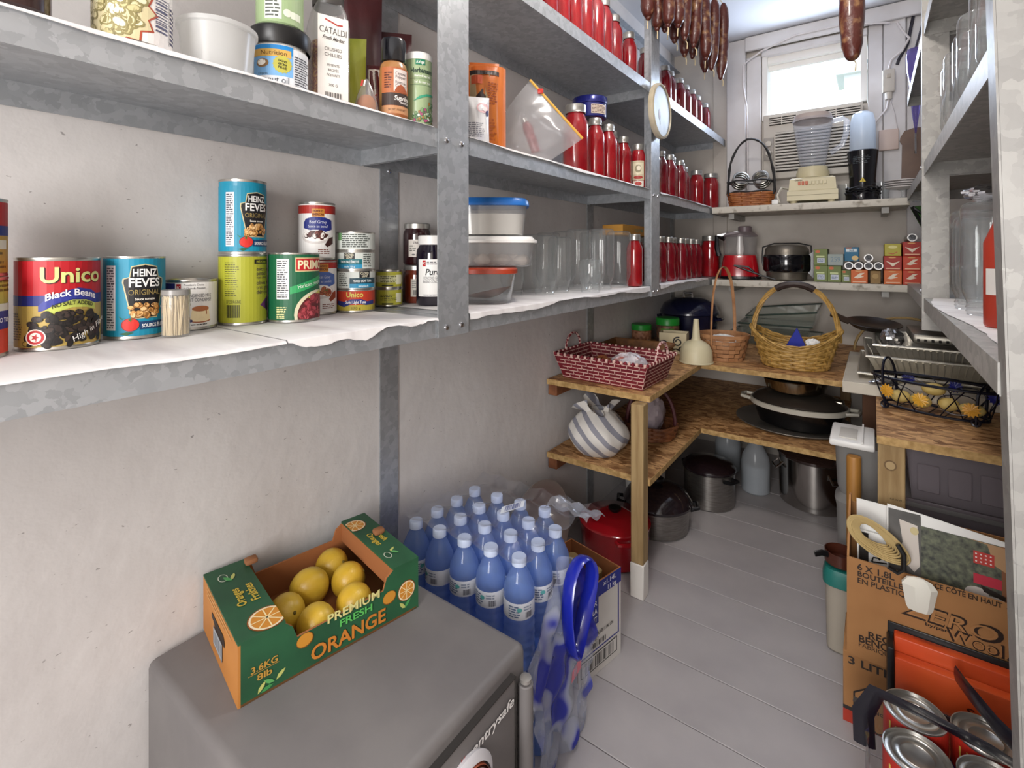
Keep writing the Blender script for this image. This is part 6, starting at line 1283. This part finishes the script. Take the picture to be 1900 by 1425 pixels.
# ------------------------------------------------------------------ water bottles in torn shrink film
bw_ = GLASS('blue_water', (.64, .78, .98), .38, (.40, .55, .92), 1.4, .05)
def water_bottle():
    t = thing('water_bottle', 'x', 'bottle'); r = .0308
    prof = [(0, .004), (r * .7, .001), (r * .92, .002), (r, .01)]
    for k in range(5): z = .016 + .016 * k; prof += [(r, z), (r * .95, z + .005), (r * .95, z + .009), (r, z + .013)]
    prof += [(r * .98, .1), (r * .98, .131), (r, .136), (r * .94, .152), (r * .6, .176), (r * .42, .186), (r * .42, .19)]
    G().lathe(prof, 24).build('bottle', bw_, t); G().lathe([(r * .985, .1), (r * .99, .1005), (r * .99, .1305), (r * .985, .131)], 24).build('label_band', M('bottle_label', 'd3d6de', .5), t)
    D().lines(-.026, .0, .104, .127, 5, '5a6a8a', 1).bars(.008, .024, .104, .115, '4a4a5a', 1).lines(.004, .026, .117, .127, 2, '8a94a8', 1).ell(-.004, .12, .005, .004, '5aa8a8', 1.5).build(cyl(r * .992), t, step=.006)
    g = G().lathe([(r * .45, .189), (r * .47, .1895), (r * .47, .203), (r * .43, .205), (0, .205)], 24); g.build('cap', M('white_cap', 'c6d2ea', .4), t); return t
WBp = water_bottle(); first = True; placed = 0
for lay in (0, 1):
    for r_ in range(4):
        for c_ in range(5):
            if lay == 0 and not (c_ == 0 or r_ == 0 or r_ == 3): continue
            if c_ == 0 and r_ == 3: continue
            x = -.556 - .0645 * c_ + .003 * r_; y = .787 + .0628 * r_ - .007 * c_; z = .0005 + .2075 * lay
            o = WBp if first else copy_tree(WBp); first = False
            o.location = (x, y, z); o.rotation_euler = (0, 0, face_cam(x, y) + random.uniform(-1.2, 1.2)); 
            if lay: o['label'] = 'upper-pack water bottle, %s row from the safe, %s from the aisle' % (ORD[r_], ORD[c_]); o['group'] = 'water bottles in the upper pack'
            else: o['label'] = 'lower-pack water bottle, %s row from the safe, %s from the aisle' % (ORD[r_], ORD[c_]); o['group'] = 'water bottles in the lower pack'
bluef = M('blue_print_film', '16239a', .25, coat=.5)
t = thing('shrink_wrap', 'torn clear shrink film with blue print hanging around the water packs', 'film', (-.496, .87, 0))
mixf = bpy.data.materials.new('printed_film'); N, L = nodes(mixf); N.remove(N['Principled BSDF'])
def shader_copy():
    tr = N.new('ShaderNodeBsdfTransparent'); tr.inputs[0].default_value = (.88, .9, .96, 1); df = N.new('ShaderNodeBsdfPrincipled'); df.inputs['Roughness'].default_value = .2
    nt = N.new('ShaderNodeTexNoise'); nt.inputs['Scale'].default_value = 9; nt.inputs['Detail'].default_value = 2; L.new(coords(N, L, (1, 1, .7)), nt.inputs['Vector'])
    r1 = N.new('ShaderNodeValToRGB'); e = r1.color_ramp.elements; e[0].position = .42; e[0].color = lin('16239a'); e[1].position = .47; e[1].color = lin('cdd3e2'); q = e.new(.6); q.color = lin('c3c9da'); q = e.new(.66); q.color = lin('2a3aa8')
    r2 = N.new('ShaderNodeValToRGB'); e = r2.color_ramp.elements; e[0].position = .43; e[0].color = (.92, .92, .92, 1); e[1].position = .48; e[1].color = (.3, .3, .3, 1); q = e.new(.62); q.color = (.38, .38, .38, 1); q = e.new(.66); q.color = (.85, .85, .85, 1)
    L.new(nt.outputs['Fac'], r1.inputs['Fac']); L.new(nt.outputs['Fac'], r2.inputs['Fac']); L.new(r1.outputs[0], df.inputs['Base Color'])
    mx = N.new('ShaderNodeMixShader'); L.new(r2.outputs[0], mx.inputs[0]); L.new(tr.outputs[0], mx.inputs[1]); L.new(df.outputs[0], mx.inputs[2]); L.new(mx.outputs[0], N['Material Output'].inputs[0])
shader_copy()
def sheet(u, v):
    y = -.125 + .215 * u; z = .002 + .39 * v - .10 * v * (abs(2 * u - 1) ** 2) - (.14 * v * max(0, .35 - u)); w = .008 * sin(11 * u + 5 * v) + .005 * sin(23 * u - 13 * v) + .004 * sin(31 * v)
    return (w + .008 * sin(pi * v), y, z)
g = G().grid(sheet, 30, 34); g.build('side_film', mixf, t, smooth=60)
def sheet2(u, v):
    x = .012 - .12 * v; y = .06 + .09 * u + .02 * v; z = .436 + .008 * sin(9 * u + 4 * v) - .03 * u * u + .005 * sin(17 * v) - .05 * v * (1 - u) * 0; return (x, y, z)
G().grid(sheet2, 18, 14).build('torn_flap', film, t, smooth=30)
def sheet3(u, v):
    x = -.02 - .31 * u; y = -.125 + .27 * v; return (x, y - .005 * u * 6 * .2, .436 - .012 * abs(sin(pi * (v * 4 + .05))) - .01 * abs(sin(pi * u * 4.8)) - .0)
G().grid(sheet3, 44, 34).build('top_film', GLASS('thin_top_film', (.96, .97, 1), .05, (.85, .88, .95), gl=.15), t, smooth=60)
pts = []
for i in range(25):
    a = 2 * pi * i / 25; pts.append((.026 + .006 * sin(a * 2), .0 + .046 * cos(a) + .014 * sin(a), .305 + .085 * sin(a)))
G().tube(pts, .015, 8, flat=.3, closed=True).build('carry_loop', bluef, t)
o = D().rect(-.03, .03, -.014, .014, 'd9dee6', 1).bars(-.02, .02, -.011, .011, '3a4a8a', 2).build(lambda u, v, l: (-.15 + v * .5 + u * .4, .02 + u * .9 - v * .9, .4375 + l), t, 'price_sticker')
D().poly([(-.02, .16), (.02, .165), (.02, .19), (-.016, .18)], 'd87a8a', 1).build(side(.02, 0, 0), t, 'brand_print')
# ------------------------------------------------------------------ carton of bottles
tq = thing('bottle_carton', 'open white and blue carton with bottles inside beside the water', 'box', (-.546, 1.008, 0), radians(77.3))
tw_, td, thh = .160, .165, .215
wc = M('white_carton', 'd2cfca', .6)
for nm, a in (('front_panel', (0, tw_, 0, .003)), ('back_panel', (0, tw_, td - .003, td)), ('side_panel', (0, .003, .003, td - .003)), ('side_panel', (tw_ - .003, tw_, .003, td - .003))):
    g = G().box(*a, 0, thh); g.m = [1] * 6
    k = {'front_panel': 2, 'back_panel': 3}.get(nm, 4 if a[0] == 0 else 5); g.m[k] = 0; g.build(nm, [wc, cardi], tq, smooth=0)
G().box(.003, tw_ - .003, .003, td - .003, 0, .003).build('bottom', cardi, tq, smooth=0); G().box(tw_ / 2 - .0015, tw_ / 2 + .0015, .003, td - .003, .003, .17).box(.003, tw_ - .003, td / 2 - .0015, td / 2 + .0015, .003, .17).build('divider', cardi, tq, smooth=0)
d = D().rect(0, tw_, thh - .10, thh, '1c2a8c', 1).poly([(.0, thh - .105), (.078, thh - .105), (tw_ - .012, thh - .05), (tw_ - .012, thh - .115), (0, thh - .115)], 'd2cfca', 1.5) if False else D().rect(0, tw_, thh - .035, thh, '1c2a8c', 1).rect(0, .072, thh - .095, thh, '1c2a8c', 1.2).rect(tw_ - .012, tw_ - .008, .058, thh - .035, '1c2a8c', 1.2).rect(.0, tw_ - .008, .058, .061, '1c2a8c', 1.2)
for k, s in enumerate(('SILVER', 'TEQUILA', 'ARGENT')): d.text(s, .006, thh - .045 - .019 * k, .0125, 'e9e9f0', 3, 'l', w=.06)
d.text('x1.14L', tw_ - .045, thh - .01, .011, 'e9e9f0', 3, w=.05).text('11 kg', tw_ - .038, thh - .026, .011, 'e9e9f0', 3, w=.036)
d.text('CODE 14L', .012, thh - .102, .006, '6a6660', 2, 'l', b=0).text('JOSE CUERVO SILVER 1.14L CN', .008, thh - .12, .0075, '2a2826', 2, 'l', w=.12).text('PO # 4027457', .012, thh - .132, .0075, '3a3836', 2, 'l', b=0).bars(.03, .1, .066, .078).rect(.008, tw_ - .016, .016, .052, '24221f', 1).rect(.0105, tw_ - .0185, .0185, .0495, 'd2cfca', 1.5).bars(.022, tw_ - .03, .021, .047, '24221f', 2, 34)
d.build(front(-.0003), tq)
for k, (x, y) in enumerate(((.042, .044), (.118, .044), (.042, .122), (.118, .122))):
    t = thing('liquor_bottle', ('gold capped bottle in the carton, near side toward the water', 'gold capped bottle in the carton, far side toward the aisle', 'gold capped bottle in the carton by the wall, near', 'gold capped bottle in the carton by the wall, far')[k], 'bottle', (-.546 + x * cos(radians(77.3)) - y * sin(radians(77.3)), 1.008 + x * sin(radians(77.3)) + y * cos(radians(77.3)), .0035), 0, 'bottles in the blue and white carton')
    G().lathe([(0, 0), (.03, 0), (.031, .004), (.031, .10), (.014, .14), (.013, .17)], 20).build('glass', M('dark_bottle_glass', '1c1612', .1, coat=.6), t); G().lathe([(.0145, .168), (.015, .17), (.015, .2), (.013, .202), (0, .202)], 18).build('cap', M('gold_cap', 'b39a6a', .35, .7), t)

# ------------------------------------------------------------------ right-hand floor pile
bx = thing('shipping_box', 'brown cardboard box lying below the open wool wash box', 'box', (-.052, 1.279, 0))
G().rbox(0, .36, 0, .14, 0, .150, .002, seg=1).build('carton', cardb, bx)
d = D().rect(0, .36, 0, .026, 'a8321e', 1).rect(0, .36, .026, .034, '2a2422', 1).text('3 LITRES', .008, .134, .0155, '2c221c', 1, 'l', w=.105)
hx = [(.018, .02), (.018, .07), (.045, .092), (.08, .084), (.12, .075), (.12, .03), (.06, .0)]
d.poly(hx, '2c221c', 2).poly([(u * .93 + .0045, v * .93 + .0035) for u, v in hx], 'a9794a', 2.4).band([(.018, .055), (.05, .05), (.1, .042), (.12, .05)], .012, '4a4440', 2.6).poly([(.045, .072), (.058, .085), (.072, .08), (.056, .066)], '2c221c', 2.7).poly([(.049, .0725), (.058, .082), (.068, .079), (.056, .069)], 'b98a58', 2.8).rect(.04, .08, .036, .056, 'a9794a', 2.8).text('Unico', .06, .046, .009, '2c221c', 3, w=.032)
d.build(front(-.0003), bx)
ub = thing('shipping_box', 'open brown wool wash box printed in black and French', 'box', (-.045, 1.272, .1505))
bh = .205; bwid = .35; bd = .148
G().box(0, bwid, 0, .004, 0, bh).build('front_panel', cardb, ub, smooth=0); G().box(0, bwid, bd - .004, bd, 0, bh + .06).build('back_panel', cardb, ub, smooth=0); G().prism([(.004, 0), (bd - .004, 0), (bd - .004, bh + .08), (.12, bh + .085), (.05, bh + .03), (.004, bh)], 0, .004, 'x').build('side_panel', cardb, ub, smooth=0); G().box(bwid - .004, bwid, .004, bd - .004, 0, bh).build('side_panel', cardb, ub, smooth=0); G().box(.004, bwid - .004, .004, bd - .004, 0, .004).build('bottom', cardi, ub, smooth=0)
d = D(); K = '2a1c14'
d.text('6 X 1.8L', .018, .191, .0125, K, 1, 'l', w=.062).text('BOUTEILLES', .018, .1765, .0105, K, 1, 'l', w=.083).text('EN PLASTIQUE', .018, .1625, .0105, K, 1, 'l', w=.098).text('CE CÔTÉ EN HAUT', .142, .1995, .0095, K, 1, 'l', w=.096).poly([(.243, .196), (.255, .196), (.249, .205)], K, 1)
d.text('ZERO', .165, .1395, .031, K, 2, w=.146, sh=.22).text('ZERO', .1645, .1397, .0255, 'a9794a', 2.5, w=.135, sh=.22, b=0).text('by/par', .128, .1185, .006, K, 1, 'l', w=.034)
d.text('Wool.', .205, .115, .024, K, 3, w=.09).text('Wool.', .205, .115, .021, 'a9794a', 3.5, w=.083, b=0)
d.text('FOR ALL COLOURS', .182, .0955, .0095, K, 1, w=.13).text('POUR TOUTES LES COULEURS', .176, .0835, .0095, K, 1, w=.178)
d.text('RECKITT', .036, .056, .0135, K, 1, 'l', w=.083).text('BENCKISER', .02, .0415, .0145, K, 1, 'l', w=.1).text('FABRIQUÉ AU', .02, .0285, .0085, K, 1, 'l', w=.08, b=0)
d.build(front(-.0003), ub)
# papers and photo sheet standing in the open box
tag(G().prism([(-.028, .20), (.085, .20), (.085, .43), (.06, .445), (-.03, .448)], 1.362, 1.3645, 'y').build('white_sheet', paperw, None), 'white torn card sheet standing at the left in the open box', 'paper')
t = thing('drawing_card', 'white card with black star and bag drawing standing in the open box', 'card', (.0, 1.348, .31)); G().rbox(-.025, .055, 0, .003, -.14, .075, .0005, seg=1).build('card', paperw, t)
D().rect(-.025, -.008, .0, .072, '2a2624', 1).rect(-.005, .05, -.005, .06, 'e6e4e0', 1.2).star(.0, .052, .006, .0018, 4, '1c1a18', 2).band([(-.002, .012), (.05, .022), (.05, .03), (.0, .022), (-.002, .012)], .003, '1c1a18', 2).band([(.01, .02), (.035, .045)], .003, '1c1a18', 2).band([(.02, .022), (.04, .044)], .0022, '1c1a18', 2).ell(-.002, .035, .0015, .0015, '1c1a18', 2).build(front(-.0003), t)
ps_ = thing('photo_sheet', 'large photo print of grass and pets leaning in the open box', 'photo', (.024, 1.312, .155), -.03)
def ph_(g): return g
G().prism([(0, 0), (.255, 0), (.255, .275), (.19, .29), (.06, .305), (0, .31)], 0, .002, 'y').mv(rx=-.06).build('sheet', paperw, ps_, smooth=0)
grass = M('printed_grass', '3a3c38', .5, col2='7c8068', ns=110, nd=3, lo=.3, hi=.8); dgrey = M('printed_grey', '4a4846', .5, col2='6a6866', ns=14)
d = D().rect(.055, .255, .14, .282, grass, 1).rect(.002, .055, .14, .303, dgrey, 1).poly([(.02, .285), (.05, .28), (.054, .2), (.045, .185), (.03, .2), (.018, .215), (.026, .24)], 'cfc6bd', 2).ell(.045, .268, .007, .008, 'c9b98a', 2.4).band([(.055, .14), (.055, .3)], .0015, '5c5a54', 2)
d.ell(.036, .155, .018, .013, 'b59a98', 2.2).ell(.03, .158, .008, .006, '3a2c2a', 2.4).poly([(.0, .142), (.045, .142), (.05, .152), (.0, .158)], '24221f', 2.1)
d.poly([(.125, .282), (.155, .279), (.165, .243), (.19, .23), (.19, .28)], 'b9926a', 2.1).ell(.165, .16, .028, .024, 'd8cec6', 2.5).ell(.14, .18, .018, .014, 'dcd4cc', 2.6).ell(.178, .162, .012, .012, '5a4038', 2.8).rect(.135, .175, .2, .219, 'c03044', 2.7).rect(.135, .165, .238, .262, 'c04038', 2.7)
for i in range(4):
    for j in range(3): d.ell(.139 + .007 * i, .243 + .007 * j, .0015, .0015, 'e8d8d4', 2.9)
d.poly([(.145, .2), (.18, .19), (.18, .182), (.15, .188)], '2c241f', 2.9).rect(.175, .255, .14, .282, '8a5a3c', 1.4)
d.build(lambda u, v, l: (u, v * sin(.06) * 1 - l - .0004 if False else .002 * 0 - l - .0005 + v * sin(.06), v * cos(.06)), ps_, 'printed_photo')
tag(G().tube([(.025, 1.266, .362), (.04, 1.266, .355), (.05, 1.266, .366), (.05, 1.267, .395), (.04, 1.268, .412)], .0045, 6).build('black_hook', black), 'black curved hook in front of the photo print', 'hook')
# coil of string
g = G(); rr = random.Random(5)
for k in range(9):
    a0 = rr.uniform(-.3, .3); s = .5 + .07 * k; g.tube([(.055 * s * cos(a) * cos(.5) - .022 * s * sin(a) * sin(.5) + .001 * k, -.0025 * k + .006 * sin(2 * a + a0), -.055 * s * cos(a) * sin(.5) - .03 * s * sin(a) * cos(.5)) for a in [2 * pi * i / 30 for i in range(30)]], .0022, 5, closed=True)
tag(g.build('string_coil', M('tan_string', 'b9a06c', .8), None, (.0, 1.306, .40)), 'coil of tan cord hanging over the open box', 'cord')
t = thing('foam_cup', 'small white crumpled foam piece on the edge of the open box', 'foam', (.072, 1.25, .332), 0); G().lathe([(0, -.03), (.018, -.03), (.022, -.022), (.029, .018), (.02, .03), (.008, .034), (0, .034)], 7, sy=.35).build('foam', M('foam_white', 'dcd8cc', .7), t, smooth=20)
# wooden roller, containers, drawer crate
t = thing('wooden_roller', 'thick round wooden roller standing behind the open box', 'roller', (-.041, 1.594, 0)); G().lathe([(0, 0), (.0165, 0), (.0165, .458), (.015, .463), (0, .464)], 20).build('stick', M('golden_wood', 'b5803c', .5, col2='a06e30', ns=12, scl=(4, 4, .4)), t)
cont = GLASS('grey_plastic_box', (.8, .8, .8), .62, (.6, .59, .57), gl=.25)
t = thing('storage_tub', 'clear plastic tub with big white ridged lid beside the pine post', 'tub', (-.025, 1.68, 0), 0)
G().lathe([(0, .001), (.045, 0), (.05, .004), (.058, .30), (.062, .32), (.05, .34), (.056, .36), (.062, .48)], 30, k=4).build('tub', cont, t)
G().rbox(-.072, .03, -.085, .085, .48, .498, .006).build('lid', white, t); G().rbox(-.05, -.01, -.06, .03, .498, .502, .001).build('lid_panel', M('lid_grey', 'c6c2ba', .45), t); G().box(.0, .004, -.085, .085, .498, .504).build('lid_rib', white, t)
t = thing('drawer_crate', 'translucent violet grey plastic crate beneath the right table', 'crate', (.066, 1.54, 0)); cr2 = GLASS('violet_grey_plastic', (.75, .7, .73), .55, (.5, .45, .48), gl=.2)
tray_shell(.14, .13, .15, .14, .12, .004).mv(.15, .14, .405).build('bin', cr2, t, smooth=0); G().rbox(-.004, .30, -.004, .29, .527, .545, .003).build('lid', cr2, t)
for k in range(5): G().rbox(.02 + .056 * k, .062 + .056 * k, -.0025, .003, .43, .495, .002, seg=1).build('panel_rib', cr2, t)
G().rbox(-.002, .30, -.006, .0, .40, .408, .001).build('edge_rail', cr2, t)
t = thing('food_crate', 'low clear lidded box of brown packets under the violet crate', 'crate', (.066, 1.545, 0)); tray_shell(.14, .12, .15, .13, .395, .004).mv(.15, .135, 0).build('bin', cr2, t, smooth=0); G().rbox(-.002, .302, -.002, .27, .385, .398, .003).build('lid', cont, t)
G().rbox(.02, .28, .03, .24, .005, .37, .02).build('packets', M('brown_packets', '5a2c1c', .6, col2='8a4a2c', ns=16), t)
t = thing('teal_tub', 'beige tub with teal lid on the floor left of the boxes', 'tub', (-.060, 1.515, 0)); t.scale = (.66, .66, 1.2); G().lathe([(0, .001), (.05, 0), (.055, .004), (.06, .14)], 28, k=4).build('tub', M('beige_tub', 'a39a8c', .5), t); G().lathe([(.064, .138), (.068, .14), (.068, .158), (.06, .172), (0, .175)], 28, k=4).build('lid', M('teal_tub_lid', '1e6e66', .4), t)
t = thing('saucepan', 'small brown saucepan with black handle on the teal tub', 'pan', (-.066, 1.515, .2105)); t.scale = (.72, .72, .8); G().lathe([(0, 0), (.045, 0), (.05, .004), (.05, .04), (.048, .04), (.046, .006), (0, .004)], 26).build('pan', M('brown_pan', '4a2418', .3), t); G().tube([(-.035, -.03, .03), (-.055, -.045, .036), (-.075, -.055, .03)], .010, 8, flat=.6).build('handle', black, t)
# orange folders, can pack
orf = M('orange_plastic', 'c8461e', .35, col2='d45a2a', ns=6)
t = thing('orange_case', 'orange and black flat case standing in front of the boxes', 'case', (.028, 1.215, 0), 0)
G().rbox(.006, .30, .0, .022, 0, .217, .003).build('front_shell', orf, t); G().rbox(.006, .30, .026, .05, 0, .242, .003).build('rear_shell', orf, t); G().rbox(-.004, .3, .0515, .055, 0, .252, .002).build('back_trim', black, t); G().rbox(-.006, .006, -.002, .05, 0, .233, .003).build('edge_trim', black, t)
G().rbox(.06, .30, -.0035, -.0003, .135, .147, .001).build('trim_strip', black, t)
D().text('S', .115, .168, .014, '5a1c10', 1, w=.012).poly([(.10, .156), (.13, .152), (.13, .156), (.10, .159)], '2a1410', 1).build(front(-.0004), t)
pm = [(.057, 1.075), (.146, 1.085), (.055, .985), (.144, .995)]
d0 = D().rect(-.13, .13, .05, .112, 'b0281c').rect(-.13, .13, .003, .05, 'b99a3c').rect(-.13, .13, .044, .056, '1c2478', 1.4).text('Unico', .0, .09, .02, 'd8c05a', 3, w=.055).text('Crushed', .01, .05, .007, 'e6e6f0', 3, w=.03).rect(-.04, .005, .034, .042, 'd8d2c0', 2).ell(.025, .026, .016, .015, 'a82218', 2)
for lay in (0, 1):
    for k, (x, y) in enumerate(pm):
        if lay == 0: lab = 'wrapped tomato can, %s of the bottom layer' % ('rear left', 'rear right', 'front left', 'front right')[k]
        else: lab = ('wrapped tomato can, rear left of the top layer', 'wrapped tomato can, rear right of the top layer', 'wrapped tomato can, front left of the top layer', 'wrapped tomato can, front right of the top layer')[k]
        if lay == 0 and k == 0: tc = can('tomato_can', lab, x, y, .0005, .0432, .114, 'b99a3c', d0, -15, 'can', 'tomato cans in the wrapped pack'); continue
        o = copy_tree(tc); o.location = (x, y, .0005 + .1146 * lay); o['label'] = lab
t = thing('can_pack_film', 'crinkled clear film and black carry strap over the tomato cans', 'film', (.1, 1.03, 0))
def wrapf(u, v):
    a = 2 * pi * u; k = 4; c, s = cos(a), sin(a); q = (abs(c) ** k + abs(s) ** k) ** (-1 / k); w = 1 + .02 * sin(13 * a + 9 * v) + .015 * sin(29 * a - 11 * v)
    return (.108 * c * q * w, .112 * s * q * w, .002 + .2 * v)
G().grid(wrapf, 56, 14, cu=True).build('film', GLASS('can_film', (.94, .95, .97), .07, (.85, .87, .9), gl=.1), t, smooth=60)
strap = M('black_strap', '14131f', .3, coat=.3)
G().tube([(-.112, .035, .14), (-.114, .03, .2), (-.095, .02, .252), (-.03, .0, .262), (.04, -.02, .266), (.12, -.04, .256), (.15, -.05, .2)], .016, 8, flat=.22).build('strap', strap, t); G().tube([(.02, .15, .25), (.03, .1, .262), (.055, .03, .27), (.1, -.02, .262), (.15, -.06, .25)], .014, 8, flat=.25).build('strap', strap, t)
# ceiling lamp above the viewer
t = thing('ceiling_lamp', 'bare bulb in a white holder on the ceiling over the aisle', 'lamp', (-.26, 1.02, ZC)); G().lathe([(.05, 0), (.05, -.015), (.025, -.03), (.022, -.05), (0, -.05)], 24).build('holder', white, t)
G().ball((0, 0, -.09), .034, .034, .042, 20, 12).build('bulb', M('lit_bulb', 'fff0dc', .3, emit=6.0), t)
l = bpy.data.lights.new('bulb_light', 'POINT'); l.energy = 11; l.color = (1, .94, .87); l.shadow_soft_size = .06; o = bpy.data.objects.new('bulb_light', l); link(o, t); o.location = (0, 0, -.16)
# remove unused prototype bottles
for p in (PB, PB2, PJ, PM):
    if p.name not in used:
        for c in list(p.children): bpy.data.objects.remove(c)
        bpy.data.objects.remove(p)
